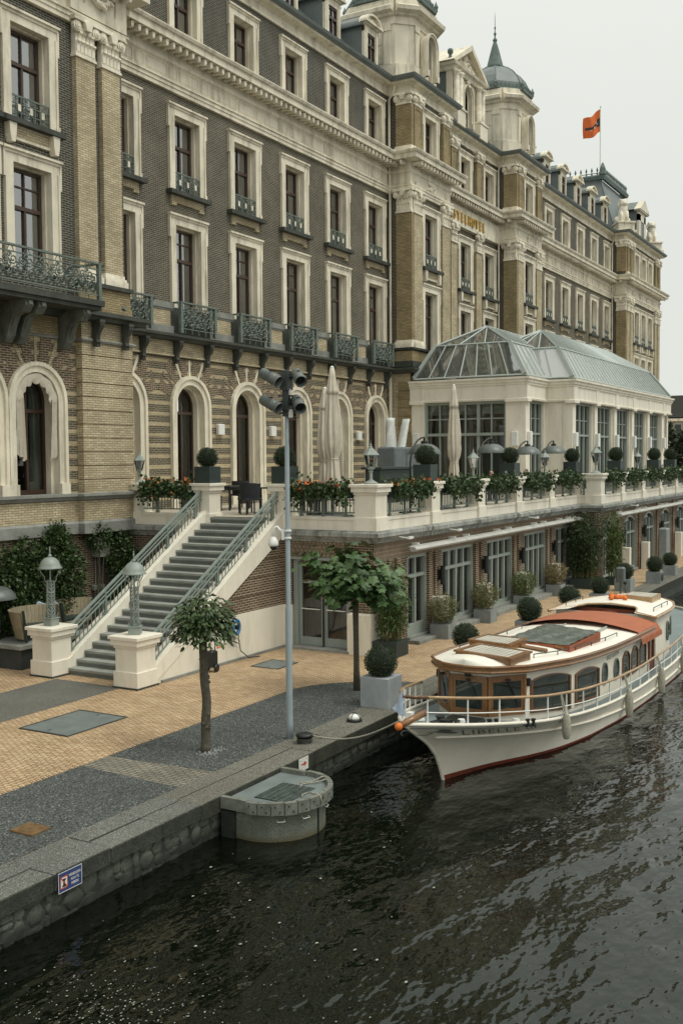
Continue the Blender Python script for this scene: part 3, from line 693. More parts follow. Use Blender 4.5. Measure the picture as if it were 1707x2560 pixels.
# ---- profile of the great cornice: (out, z)
def cornice(path, cent=True):
    b = MB()
    b.sweep(path, [(0, 16.69), (.10, 16.69), (.10, 16.80), (.13, 16.82), (.13, 16.92), (.17, 16.94), (.17, 17.0), (.05, 17.02), (.05, 17.50), (.12, 17.56), (.12, 17.66), (.06, 17.68), (.06, 18.0), (0, 18.0)])
    b.sweep(path, [(0, 18.0), (.60, 18.0), (.60, 18.2), (.66, 18.22), (.70, 18.3), (.70, 18.34), (0, 18.42)])
    part('cornice', b, CREAM, hotel)
    m = MB(); d = MB()
    for i in range(len(path)-1):
        p, q = Vector(path[i]), Vector(path[i+1]); L = (q-p).length; u = (q-p)/L; nn = Vector((u.y, -u.x))
        k = max(1, round(L/.322)); a = math.atan2(u.y, u.x)
        for j in range(k):
            c = p+u*(L*(j+.5)/k)+nn*.30; m.obox((c.x, c.y, 17.905), .115, .48, .135, a); e_ = c+nn*.16; m.obox((e_.x, e_.y, 17.82), .095, .14, .045, a)
    o = part('modillions', m, CARVED, hotel, kind='stuff')
def upper_cornice(path):
    b = MB()
    b.sweep(path, [(0, 20.93), (.08, 20.93), (.08, 21.02), (.03, 21.04), (.03, 21.28), (.12, 21.34), (.30, 21.36), (.34, 21.44), (0, 21.44)])
    part('upper_cornice', b, CREAM, hotel)
    g_ = MB(); g_.sweep(path, [(.1, 21.44), (.40, 21.44), (.48, 21.52), (.52, 21.62), (.47, 21.63), (.40, 21.56), (.1, 21.56)]); part('gutter', g_, ZINC, hotel)

def capital_mesh(name, w_, h, d=.16, corner=False):
    """acanthus and volute pilaster capital: leaf rows, bell, volutes, abacus"""
    b = MB(); o = w_/2
    b.box(-o-.04, o+.04, -d-.04, 0, 0, .07); b.box(-o-.015, o+.015, -d-.015, 0, .07, .13)
    b.box(-o, o, -d, 0, .13, h-.14); b.box(-o-.14, o+.14, -d-.13, 0, h-.13, h-.02)
    n = 5
    for row, (z0, z1) in enumerate(((.13, .45), (.34, .68))):
        for i in range(n+row):
            x = -o+w_*(i+.5-.5*row)/n
            if abs(x) > o-.02: continue
            hh = (z1-z0)*h/1.07; z = z0*h/1.07
            b.yz([(-d, z), (-d-.03, z), (-d-.035, z+hh*.7), (-d-.09, z+hh*.85), (-d-.08, z+hh), (-d, z+hh*.9)], x-.055, x+.055)
    for s in (-1, 1):
        b.smooth = False
        for r, y in ((.15, -d-.09), (.10, -d-.12), (.05, -d-.14)):
            b.xz([(s*(o+.0)+r*math.cos(a*PI/5), h-.28+r*math.sin(a*PI/5)) for a in range(10)], y, -d+.02)
    b.xz([(-.09, h-.34), (.09, h-.34), (.14, h-.16), (0, h-.02), (-.14, h-.16)], -d-.17, -d)
    b.xz([(-o*.7, h-.38), (o*.7, h-.38), (o*.8, h-.28), (-o*.8, h-.28)], -d-.05, -d)
    return b.mesh(name, CARVED)
CAP = capital_mesh('capital', .72, 1.06); CAPL = capital_mesh('capital_wide', .86, 1.06); CAPU = capital_mesh('capital_small', .78, .52)
def pilaster(x, yf, w_, z0, z1, cap, ym, base=True, panel=False, d=.14, ret=0.):
    b = MB(); b.box(x-w_/2, x+w_/2, yf-d, yf+ret, z0+.34, z1)
    if panel:
        b.box(x-w_/2-.0, x+w_/2+.0, yf-d-.03, yf-d, z0+.34, z0+.75)
        for s in (-1, 1): b.box(*sorted((x+s*(w_/2-.09), x+s*w_/2)), yf-d-.022, yf-d, z0+.75, z1)
        b.box(x-w_/2+.09, x+w_/2-.09, yf-d-.022, yf-d, z1-.16, z1)
    p = part('pilaster', b, ym, hotel)
    bb = MB()
    for (o, za, zb) in ((.10, 0, .16), (.07, .16, .24), (.03, .24, .34)): bb.box(x-w_/2-o, x+w_/2+o, yf-d-o, yf+ret, z0+za, z0+zb)
    part('pilaster_base', bb, CARVED, p)
    inst('capital', cap, p, (x, yf, z1)); return p

# ================= the two wings between the pavilions
def arch_door(x, yf, z0, zs, w_=1.46, tr=.30, near=True):
    c = inst('arched_window', ARCHC, hotel, (x, yf, z0))
    fm, panes = ARCHS
    raw('sash', fm, c)
    for p in panes: raw('pane', p, c)
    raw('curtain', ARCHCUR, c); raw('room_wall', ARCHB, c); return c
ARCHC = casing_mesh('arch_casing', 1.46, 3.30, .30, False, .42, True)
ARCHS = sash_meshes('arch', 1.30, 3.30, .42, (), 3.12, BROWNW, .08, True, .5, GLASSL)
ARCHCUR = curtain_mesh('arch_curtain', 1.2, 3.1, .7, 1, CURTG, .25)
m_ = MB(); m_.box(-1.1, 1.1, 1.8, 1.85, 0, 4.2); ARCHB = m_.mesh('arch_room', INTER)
vm_ = MB(); vb_ = MB()
def fan(mbc, mbb, x, yf, zs, r0, zt, dy=0.):
    """radial voussoirs above an arch; cream ones and brown ones"""
    n = 11
    for k in range(n):
        a0, a1 = PI*(.10+.80*k/n), PI*(.10+.80*(k+1)/n); tgt = mbc if k % 2 == 1 and k not in (1, 9) else mbb
        if k % 2: am = (a0+a1)/2; a0, a1 = am-.035, am+.035
        rt = []
        for a in (a0, a1):
            lim = (zt-zs)/max(math.sin(a), .3); rt.append(min(r0+.62+.35*math.sin(a)**3, lim))
        P = [(x+r*math.cos(a), zs+r*math.sin(a)) for a, r in ((a0, r0), (a0, rt[0]), (a1, rt[1]), (a1, r0))]
        tgt.xz(P[::-1], yf-.012-dy-(.004 if tgt is mbc else 0), yf+.01+dy+(.004 if tgt is mbc else 0))
def wing(xa, xb, cs, detailed):
    holes1 = [(c-.65, c+.65, 9.87, 12.53) for c in cs] + [(c-.65, c+.65, 13.6, 16.0) for c in cs]
    b = MB(); wallgrid(b, Y0, xa, xb, 9.9, 16.75, holes1); part('brick_wall', b, BBRICK, hotel)
    b = MB(); wallgrid(b, Y0, xa, xb, 18.35, 21.0, [(c-.59, c+.59, 18.38, 20.33) for c in cs]); part('brick_wall', b, DBRICK, hotel)
    b = MB(); wallgrid(b, Y0, xa, xb, 3.3, 8.32, [(c-.73, c+.73, 3.41, 6.71, 'a') for c in cs]); part('striped_wall', b, SBRICK, hotel)
    mc, mb2 = MB(), MB()
    for c in cs: fan(mc, mb2, c, Y0, 6.71, 1.03, 8.24)
    part('voussoirs', mc, CREAM, hotel, kind='stuff'); part('arch_brickwork', mb2, RBRICK, hotel, kind='stuff')
    b = MB(); b.box(xa, xb, Y0-.05, Y0, 8.32, 8.80); b.box(xa, xb, Y0-.10, Y0-.05, 8.30, 8.36); part('yellow_band', b, YBRICK, hotel)
    b = MB(); b.sweep([(xa, Y0), (xb, Y0)], [(0, 8.78), (.30, 8.80), (.34, 8.86), (.42, 8.9), (.42, 8.98), (0, 9.03)]); part('ledge', b, DARKSTONE, hotel)
    # pedestals between the balconies
    e = [xa] + [v for c in cs for v in (c-.95, c+.95)] + [xb]
    for i in range(0, len(e), 2):
        if e[i+1]-e[i] < .25: continue
        b = MB(); b.box(e[i], e[i+1], Y0-.16, Y0, 9.0, 9.26); part('pedestal_base', b, GREYSTONE, hotel)
        b = MB(); b.box(e[i]+.13, e[i+1]-.13, Y0-.13, Y0, 9.26, 9.74); part('pedestal_panel', b, YBRICK, hotel)
        for xq in (e[i], e[i+1]-.13):
            b = MB(); b.box(xq, xq+.13, Y0-.14, Y0, 9.26, 9.74); part('pedestal_end', b, DARKSTONE, hotel)
        b = MB(); b.box(e[i], e[i+1], Y0-.15, Y0, 9.74, 9.80); b.box(e[i], e[i+1], Y0-.18, Y0, 9.80, 9.98); part('pedestal_cap', b, GREYSTONE, hotel)
    for c in cs: b = MB(); b.box(c-.95, c+.95, Y0-.1, Y0+.02, 9.0, 9.87); part('balcony_back', b, DARKSTONE, hotel)
    for c in cs:
        for s in (-.81, .81):
            if xa+.1 < c+s < xb-.1: inst('console', CONS, hotel, (c+s, Y0, 8.80))
        window(c, 9.87, Y0, 1, 'screen'); window(c, 13.6, Y0, 2, 'juliet', 'apron'); window(c, 18.38, Y0, 3)
        arch_door(c, Y0, 3.41, 6.71)
    # frieze panels: large and small in turn
    x = cs[0]-.34-1.62*2
    while x < xb:
        for a, w_ in ((x, .98), (x+1.08, .42)):
            if a > xa+.05 and a+w_ < xb-.05:
                b = MB()
                for q in ((a, a+w_, 17.07, 17.09), (a, a+w_, 17.45, 17.47), (a, a+.02, 17.09, 17.45), (a+w_-.02, a+w_, 17.09, 17.45)): b.box(q[0], q[1], Y0-.068, Y0-.05, q[2], q[3])
                b.box(a+.06, a+w_-.06, Y0-.062, Y0-.05, 17.13, 17.41)
                part('frieze_panel', b, CREAM, hotel)
        x += 1.6225
cm = MB(); cm.xz([(-.10, 0), (-.10, -.08), (.10, -.08), (.10, 0)], -.36, -.05)
cm.yz([(-.05, -.08), (-.34, -.08), (-.36, -.16), (-.30, -.26), (-.22, -.34), (-.19, -.52), (-.21, -.60), (-.16, -.66), (-.05, -.66)], -.075, .075)
cm.yz([(-.05, -.08), (-.38, -.10), (-.38, -.14), (-.24, -.34), (-.21, -.5), (-.05, -.5)], -.03, .03)
for i in (-.05, 0, .05): cm.box(i-.016, i+.016, -.2, -.05, -.72, -.66)
CONS = cm.mesh('console', DARKSTONE)
LC = [24.145+3.259*i for i in range(6)]
FC = [60.35+3.259*i for i in range(6)]
wing(23.15, 41.8, LC, True); wing(59.1, 77.9, FC, False)

# ================= corner pavilions
PATH = [(2, Y1), (23.15, Y1), (23.15, Y0), (41.8, Y0), (41.8, Y1), (46.0, Y1), (46.0, Y0), (54.9, Y0), (54.9, Y1), (59.1, Y1), (59.1, Y0), (77.9, Y0), (77.9, Y1), (88.8, Y1), (88.8, 33)]
cornice(PATH); upper_cornice(PATH)
def ret(xf, ya, yb, z0, z1, m, nm='return_wall'):
    b = MB(); b.poly([(xf, yb, z0), (xf, ya, z0), (xf, ya, z1), (xf, yb, z1)]); return part(nm, b, m, hotel)
for xf in (23.15, 41.8, 46.0, 54.9, 59.1, 77.9):
    ret(xf, Y1, Y0, 9.8, 16.75, BBRICK); ret(xf, Y1, Y0, 18.35, 21.0, DBRICK); ret(xf, Y1, Y0, 3.3, 8.8, YBRICK)
ret(88.8, Y1, 33, 0, 21.3, BBRICK)
# --- left pavilion
C1 = [13.5, 15.55, 17.6, 19.65]
b = MB(); wallgrid(b, Y1, 2, 23.15, 9.1, 16.75, [(c-.65, c+.65, 9.87, 12.53) for c in C1] + [(c-.65, c+.65, 13.6, 16.0) for c in C1]); part('brick_wall', b, DBRICK, hotel)
b = MB(); wallgrid(b, Y1, 2, 23.15, 18.35, 21.0); part('brick_wall', b, DBRICK, hotel)
b = MB(); wallgrid(b, Y1, 2, 23.15, 4.09, 8.4, [(c-.745, c+.745, 4.1, 6.55, 'a') for c in C1[1:]]); part('striped_wall', b, SBRICK, hotel)
mc, mb2 = MB(), MB()
ARCH1 = casing_mesh('arch_casing_wide', 1.49, 2.45, .27, False, .42, True)
S1 = sash_meshes('arch_wide', 1.33, 2.45, .42, (), 2.2, BROWNW, .08, True, .12, GLASSL)
CU1 = curtain_mesh('arch_curtain', 1.25, 2.9, .6, 1, CURT, .25)
for c in C1[1:]:
    k = inst('arched_window', ARCH1, hotel, (c, Y1, 4.1)); raw('sash', S1[0], k)
    for p in S1[1]: raw('pane', p, k)
    raw('curtain', CU1, k); raw('room_wall', ARCHB, k)
    fan(mc, mb2, c, Y1, 6.55, 1.02, 8.26, .0025*C1.index(c))
part('voussoirs', mc, YBRICK, hotel, kind='stuff'); part('arch_brickwork', mb2, RBRICK, hotel, kind='stuff')
# festoon blind in the arched window
fb = MB(); fb.smooth = True
R = []
n = 40
for k in range(n+1):
    a = PI-PI*k/n; q = abs(k-n/2)/(n/2)
    wob = .02*math.sin(k*.8); x, z = math.cos(a), math.sin(a)
    dep = .17+.07*abs(math.sin(k*PI*7/40))+.05*q
    R.append([(19.65+.72*x, Y1-.02+wob, 6.55+.72*z), (19.65+(.72-dep*.5)*x, Y1-.06-wob, 6.55+(.72-dep*.5)*z-.02), (19.65+(.72-dep)*x, Y1-.01+wob*.6, 6.55+(.72-dep)*z-.05)])
fb.loft(R, False, False)
for s in (-1, 1):
    R = []
    for k in range(9):
        x = 19.65+s*(.72-.23*k/8); yy = Y1-.03+.05*math.sin(k*2.2); R.append([(x, yy, 6.6), (x-s*.03, yy, 5.9), (x-s*.01*k, yy+.02, 5.15+.05*math.sin(k*1.7)-.02*k)])
    fb.loft(R, False, False)
part('festoon_blind', fb, FABRIC, hotel)
for c in C1:
    window(c, 9.87, Y1, 1); window(c, 13.6, Y1, 2, 'juliet', 'bracket')
for x in (21.55, 22.55): pilaster(x, Y1, .72, 9.87, 15.82, CAP, YBRICK, d=.16)
# rusticated corner strip, blocks with joints
x0, x1 = 21.12, 23.17
b = MB(); b.box(x0+.02, x1-.02, Y1-.20, Y1+.9, 3.0, 8.75); part('corner_core', b, YBRICKO, hotel)
z = 4.10; k = 0
while z < 8.2:
    h = .372
    b = MB(); b.cbox(x0, x1, Y1-.235, Y1+.9, z+.012, z+h-.012, .014); part('rusticated_block', b, YBRICK, hotel); z += h+.0045
b = MB(); b.box(x0, x1, Y1-.23, Y1+.9, 8.30, 8.82); part('corner_band', b, YBRICK, hotel)
b = MB(); b.sweep([(2, Y1), (x0, Y1), (x0, Y1-.24), (x1, Y1-.24), (x1, Y1+.9)], [(0, 8.22), (.05, 8.22), (.08, 8.27), (.05, 8.31), (0, 8.31)]); part('string_course', b, GREYSTONE, hotel)
b = MB(); b.sweep([(2, Y1), (x0-.1, Y1), (x0-.1, Y1-.24), (x1+.05, Y1-.24), (x1+.05, Y0-.44)], [(0, 8.78), (.22, 8.80), (.26, 8.88), (.36, 8.92), (.36, 9.02), (0, 9.10)]); part('ledge', b, DARKSTONE, hotel)
b = MB(); b.box(2, 21.12, Y1-.06, Y1, 8.31, 8.8); part('yellow_band', b, YBRICKO, hotel)
for x in (21.55, 22.72): inst('console', CONS, hotel, (x, Y1-.24, 8.82))
b = MB(); b.box(x0-.04, x1+.04, Y1-.20, Y1+.9, 9.1, 9.3); b.box(x0, x1+.02, Y1-.16, Y1+.9, 9.3, 9.76); part('pilaster_pedestal', b, YBRICKO, hotel)
b = MB(); b.box(x0-.06, x1+.06, Y1-.26, Y1+.9, 9.76, 9.87); part('pedestal_cap', b, DARKSTONE, hotel)
# spotlights on the ledge
for x in (21.6, 22.55):
    b = MB(); b.tube([(x, Y1-.45, 9.08), (x, Y1-.45, 9.2)], .015, 5); b.obox((x+.03, Y1-.45, 9.24), .16, .09, .07, .3, 0, .3); part('spotlight', b, GREYSTONE, hotel)
# frieze block with garland
b = MB(); b.box(21.0, 23.2, Y1-.19, Y1+.4, 17.02, 17.99); part('frieze_block', b, CREAM, hotel)
gl = MB(); gl.smooth = True
def garland(b, xc, yf, z, w_, s_=1):
    pts = [(xc-w_*.5+w_*k/12, yf-.05, z-.34*s_*math.sin(PI*k/12)) for k in range(13)]
    b.tube(pts, [.03*s_+.055*s_*math.sin(PI*k/12) for k in range(13)], 6)
    for k in range(26):
        t_ = rnd.random(); p = Vector(pts[int(t_*12)]); b.ico(p+Vector((rnd.uniform(-.07, .07), -.05*s_, rnd.uniform(-.08, .05)))*s_, .045*s_, seg=6, ring=4)
    for s in (-1, 1):
        b.tube([(xc+s*w_*.5, yf-.03, z+.03), (xc+s*w_*.56, yf-.04, z-.2*s_), (xc+s*w_*.52, yf-.03, z-.45*s_)], [.05*s_, .035*s_, .01], 5); b.ico((xc+s*w_*.5, yf-.03, z), .09*s_, seg=7, ring=4)
garland(gl, 22.1, Y1-.19, 17.85, 1.15, 1.2); part('garland', gl, CARVED, hotel)
# left pavilion great balcony on big brackets
b = MB(); b.box(2, 21.05, Y1-1.15, Y1, 9.06, 9.2); b.box(2, 21.0, Y1-1.08, Y1, 8.95, 9.06); part('balcony_floor', b, DARKSTONE, hotel)
bs = MB(); yb = Y1-1.05; xr = 20.95
bs.box(2, xr, yb-.04, yb+.04, 10.15, 10.2); bs.box(xr-.04, xr+.04, yb, Y1, 10.15, 10.2); bs.box(2, xr, yb-.015, yb+.015, 9.33, 9.36); bs.box(2, xr, yb-.015, yb+.015, 10.0, 10.03)
bs.box(xr-.05, xr+.05, yb-.05, yb+.05, 9.2, 10.2); bs.tube([(xr, yb, 10.18), (xr+.13, yb, 10.17), (xr+.17, yb, 10.09), (xr+.11, yb, 10.05)], .03, 5)
x = xr-.3
while x > 14.5:
    for (dx, zc, r, tu, a, dr) in ((0, 9.55, .15, 1.6, 0, 1), (-.27, 9.60, .14, 1.5, PI, -1), (-.05, 9.84, .13, 1.5, PI, 1), (-.30, 9.86, .11, 1.4, 0, -1), (-.16, 9.72, .09, 1.2, 1, 1), (.09, 9.71, .08, 1.2, 2, -1), (-.14, 9.47, .09, 1.2, 2, 1), (-.17, 9.93, .07, 1.2, 0, 1), (.1, 9.45, .07, 1.1, 0, -1)):
        bs.tube(spiral(x+dx, zc, r, tu, a, dr, yb), .021, 4, False)
    bs.box(x-.42, x-.40, yb-.01, yb+.01, 9.2, 9.36); bs.box(x-.1, x-.08, yb-.01, yb+.01, 9.2, 9.36); bs.obox((x-.2, yb, 10.09), .014, .014, .16, ry=.5); bs.obox((x-.05, yb, 10.09), .014, .014, .16, ry=-.5)
    x -= .52
for k in range(3):
    for (zc, r, a, dr) in ((9.55, .14, 0, 1), (9.83, .13, PI, -1)): bs.tube([(xr, yb+.2+.33*k+p[0], p[2]) for p in spiral(0, zc, r, 1.5, a, dr, 0)], .016, 4, False)
part('balcony_screen', bs, IRON, hotel)
bk = MB()
bk.yz([(-.0, 0), (-.98, 0), (-1.0, -.14), (-.86, -.30), (-.70, -.30), (-.55, -.36), (-.42, -.60), (-.34, -.85), (-.22, -1.0), (-.0, -1.0)], -.13, .13)
bk.yz([(-.2, -.02), (-1.04, -.02), (-1.06, -.12), (-.92, -.24), (-.6, -.3), (-.3, -.9), (-.2, -.9)], -.06, .06)
for r in (.12, .07): bk.lathe((0, 0, 0), [(0, 0)], 3) if 0 else None
BRK = bk.mesh('balcony_bracket', plain('bracket_stone', (.12, .13, .108), .8, .3, 3, .15, 50, dirt=(.04, .045, .036), bmp=.3, streak=3))
for x in (18.55, 18.98, 20.55, 16.5, 16.9): inst('balcony_bracket', BRK, hotel, (x, Y1, 8.95))
# base of the left pavilion
b = MB(); b.sweep([(2, Y1), (x0-.02, Y1), (x0-.02, Y1-.22), (x1, Y1-.22), (x1, Y1+.9)], [(0, 3.90), (.10, 3.92), (.14, 4.0), (.2, 4.02), (.2, 4.09), (0, 4.11)]); part('plinth_moulding', b, GREYSTONE, hotel)
b = MB(); b.sweep([(2, Y1), (x0-.02, Y1), (x0-.02, Y1-.22), (x1, Y1-.22), (x1, Y1+.9)], [(0, 3.34), (.05, 3.34), (.05, 3.9), (0, 3.9)]); part('plinth_brick', b, YBRICK, hotel)
b = MB(); b.sweep([(2, Y1), (x0-.02, Y1), (x0-.02, Y1-.22), (x1, Y1-.22), (x1, Y1+.9)], [(0, 3.0), (.14, 3.0), (.14, 3.28), (.06, 3.34), (0, 3.34)]); part('plinth_stone', b, GREYSTONE, hotel)
b = MB(); wallgrid(b, Y1, 2, 24, 0, 3.02); part('basement_wall', b, RBRICK, hotel)

# --- centre pavilion ends (two) and centre
def pav(xa, xb, wx):
    b = MB(); wallgrid(b, Y1, xa, xb, 9.8, 16.75, [(wx-.65, wx+.65, 9.87, 12.53), (wx-.65, wx+.65, 13.6, 16.0)]); part('brick_wall', b, BBRICK, hotel)
    b = MB(); wallgrid(b, Y1, xa, xb, 18.35, 21.0, [(wx-.59, wx+.59, 18.38, 20.33)]); part('brick_wall', b, DBRICK, hotel)
    b = MB(); wallgrid(b, Y1, xa, xb, 3.3, 8.8); part('yellow_wall', b, YBRICKO, hotel)
    for z in [3.8+.38*k for k in range(12)]:
        b = MB(); b.cbox(xa-.05, xb+.05, Y1-.05, Y1+.6, z+.012, z+.368, .012); part('rusticated_block', b, YBRICKO, hotel)
    window(wx, 9.87, Y1, 1); window(wx, 13.6, Y1, 2, 'juliet', 'bracket'); window(wx, 18.38, Y1, 3)
    for x in (xa+.52, xb-.62):
        for (z0, z1, cap, ym, pn) in ((9.87, 15.78, CAPL, YBRICK, False), (18.34, 20.46, CAPU, YBRICKO, True)):
            pilaster(x, Y1, .84 if cap is CAPL else .76, z0, z1, cap, ym, panel=pn, d=.16)
    # the corner pilaster returns round the side
    for (z0, z1, ym, h) in ((10.21, 15.78, YBRICKO, 1.06), (18.68, 20.46, YBRICKO, .52)):
        b = MB(); b.box(xa-.13, xa+.10, Y1-.15, Y1+.62, z0, z1); p = part('pilaster', b, ym, hotel)
        bb = MB(); bb.box(xa-.26, xa+.1, Y1-.18, Y1+.75, z0-.34, z0-.16); bb.box(xa-.2, xa+.1, Y1-.17, Y1+.69, z0-.16, z0-.08); bb.box(xa-.16, xa+.1, Y1-.165, Y1+.65, z0-.08, z0); part('pilaster_base', bb, CARVED, p)
        o = inst('capital', CAPL if h > 1 else CAPU, p, (xa+.02, Y1+.24, z1)); o.rotation_euler.z = -PI/2; o.scale = (.84, 1, 1)
    b = MB(); b.sweep([(xa, Y0), (xa, Y1), (xb, Y1), (xb, Y0)], [(0, 9.0), (.22, 9.02), (.22, 9.24), (.16, 9.26), (.16, 9.74), (.26, 9.78), (.28, 9.87), (0, 9.88)]); part('pedestal', b, DARKSTONE, hotel)
    b = MB(); b.sweep([(xa, Y0), (xa, Y1), (xb, Y1), (xb, Y0)], [(0, 8.74), (.28, 8.76), (.32, 8.84), (.40, 8.88), (.40, 8.96), (0, 9.02)]); part('ledge', b, DARKSTONE, hotel)
    b = MB(); b.sweep([(xa, Y0), (xa, Y1), (xb, Y1), (xb, Y0)], [(.17, 9.28), (.175, 9.28), (.175, 9.72), (.17, 9.72)]); part('pedestal_brick', b, YBRICKO, hotel)
    # frieze roundels and garland
    fr = MB()
    for x in (xa+.45, xb-.45): fr.ico((x, Y1-.06, 17.28), .13, .06, .18, 10, 6); fr.box(x-.22, x+.22, Y1-.07, Y1-.05, 17.03, 17.05); fr.box(x-.22, x+.22, Y1-.07, Y1-.05, 17.5, 17.52)
    cx = (xa+xb)/2
    for k in range(30): fr.ico((cx+rnd.gauss(0, .2), Y1-.09+rnd.uniform(-.03, .03), 17.27+rnd.gauss(0, .14)), .07, seg=6, ring=4)
    part('frieze_ornament', fr, CARVED, hotel)
    fp = MB(); 
    for q in ((xa-.068, Y1+.15, Y0-.15),): fp.box(xa-.068, xa-.05, q[1], q[2], 17.08, 17.10); fp.box(xa-.068, xa-.05, q[1], q[2], 17.44, 17.46); fp.box(xa-.068, xa-.05, q[1], q[1]+.02, 17.1, 17.44); fp.box(xa-.068, xa-.05, q[2]-.02, q[2], 17.1, 17.44)
    part('frieze_panel', fp, CREAM, hotel)
pav(41.8, 46.0, 43.87); pav(54.9, 59.1, 57.0)
CX = [47.05, 50.35, 53.62]
b = MB(); wallgrid(b, Y0, 46, 54.9, 9.8, 16.75, [(c-.65, c+.65, 9.87, 12.53) for c in CX] + [(c-.65, c+.65, 13.6, 16.0) for c in CX]); part('brick_wall', b, BBRICK, hotel)
b = MB(); wallgrid(b, Y0, 46, 54.9, 18.35, 21.0, [(c-.59, c+.59, 18.38, 20.33) for c in CX]); part('brick_wall', b, DBRICK, hotel)
b = MB(); wallgrid(b, Y0, 46, 54.9, 3.3, 9.8); part('yellow_wall', b, YBRICKO, hotel)
for c in CX: window(c, 9.87, Y0, 1); window(c, 13.6, Y0, 2, 'juliet', 'bracket'); window(c, 18.38, Y0, 3)
for x in (48.7, 51.98, 46.2):
    pilaster(x, Y0, .72, 9.87, 15.78, CAP, YBRICK); pilaster(x, Y0, .66, 18.34, 20.46, CAPU, YBRICKO, panel=True)
b = MB(); b.sweep([(46, Y0), (54.9, Y0)], [(.19, 16.7), (.2, 16.7), (.2, 17.66), (.19, 17.66)]); part('sign_frieze', b, CREAM, hotel)
def text(s, size, ext, mtx, m, name, parent, fat=0., shear=0., sx=1., align='CENTER'):
    cd = bpy.data.curves.new(name, 'FONT'); cd.body = s; cd.size = size; cd.extrude = ext; cd.offset = fat; cd.shear = shear; cd.align_x = align; cd.resolution_u = 3
    tmp = bpy.data.objects.new(name+'_tmp', cd); col.objects.link(tmp); bpy.context.view_layer.update()
    me = bpy.data.meshes.new_from_object(tmp.evaluated_get(bpy.context.evaluated_depsgraph_get())); bpy.data.objects.remove(tmp)
    me.transform(mtx @ Matrix.Diagonal((sx, 1, 1, 1))); me.materials.clear(); me.materials.append(m); me.name = name
    off = wo(parent); me.transform(Matrix.Translation(-off)); o = raw(name, me, parent); return o
FRONT = Matrix(((1, 0, 0, 0), (0, 0, -1, 0), (0, 1, 0, 0), (0, 0, 0, 1)))       # text upright, facing -y
s_ = 'AMSTELHOTEL'; SX0, SDX = 47.56, .478
for i, ch in enumerate(s_): text(ch, .64, .04, Matrix.Translation((SX0+i*SDX, Y0-.25, 16.93)) @ FRONT, GOLD, 'sign_letter', hotel, fat=.012, sx=.8)

# --- far pavilion
C3 = [81.2, 83.3, 85.4]
b = MB(); wallgrid(b, Y1, 77.9, 88.8, 9.0, 16.75, [(c-.65, c+.65, 9.87, 12.53) for c in C3] + [(c-.65, c+.65, 13.6, 16.0) for c in C3]); part('brick_wall', b, BBRICK, hotel)
b = MB(); wallgrid(b, Y1, 77.9, 88.8, 18.35, 21.0, [(c-.59, c+.59, 18.38, 20.33) for c in C3]); part('brick_wall', b, DBRICK, hotel)
b = MB(); wallgrid(b, Y1, 77.9, 88.8, 0, 9.0); part('yellow_wall', b, YBRICKO, hotel)
for c in C3: window(c, 9.87, Y1, 1); window(c, 13.6, Y1, 2, 'juliet', 'bracket'); window(c, 18.38, Y1, 3)
for x in (78.45, 79.4, 87.1, 88.1):
    pilaster(x, Y1, .72, 9.0, 15.78, CAP, YBRICK); pilaster(x, Y1, .66, 18.34, 20.46, CAPU, YBRICKO, panel=True)
for (z0, z1) in ((9.34, 15.78), (18.68, 20.46)):
    b = MB(); b.box(77.77, 78.0, Y1-.12, Y1+.6, z0, z1); p = part('pilaster', b, YBRICKO, hotel)
    o = inst('capital', CAPL if z1 < 16 else CAPU, p, (77.92, Y1+.24, z1)); o.rotation_euler.z = -PI/2; o.scale = (.84, 1, 1)
gl = MB(); gl.smooth = True
for x in (80.1, 82.2, 84.3, 86.4): garland(gl, x, Y1-.05, 17.5, .5, .7)
part('garland', gl, CARVED, hotel)
# --- shell behind the facade, roofs
b = MB(); b.box(2, 88.7, 34, 34.1, 0, 21.3); b.poly([(2, Y0+.1, 21.35), (88.7, Y0+.1, 21.35), (88.7, 34, 21.35), (2, 34, 21.35)]); b.poly([(2, Y1, 0), (2, 34, 0), (2, 34, 21.3), (2, Y1, 21.3)]); part('rear_walls', b, DBRICK, hotel)
b = MB(); b.poly([(2, Y0+.1, 3.4), (88.7, Y0+.1, 3.4), (88.7, 34, 3.4), (2, 34, 3.4)]); part('inner_floor', b, INTER, hotel)
def mansard(xa, xb):
    b = MB(); y0, y1, z0, z1 = Y0-.05, Y0+1.75, 21.5, 23.75
    b.add([(xa, y0, z0), (xb, y0, z0), (xb, y1, z1), (xa, y1, z1), (xb, 32, z1+.8), (xa, 32, z1+.8)], [(0, 1, 2, 3), (3, 2, 4, 5)])
    r = part('mansard_roof', b, ZINC, hotel)
    sm = MB(); x = xa+.3
    while x < xb: sm.obox((x, (y0+y1)/2-.02, (z0+z1)/2+.02), .03, .04, math.hypot(y1-y0, z1-z0), rx=-math.atan2(y1-y0, z1-z0)); x += .55
    sm.box(xa, xb, y1-.08, y1+.05, z1-.02, z1+.07); part('roof_seams', sm, ZINC, r, kind='stuff')
mansard(23.15, 41.8); mansard(46, 54.9); mansard(59.1, 77.9); mansard(2, 21.5)
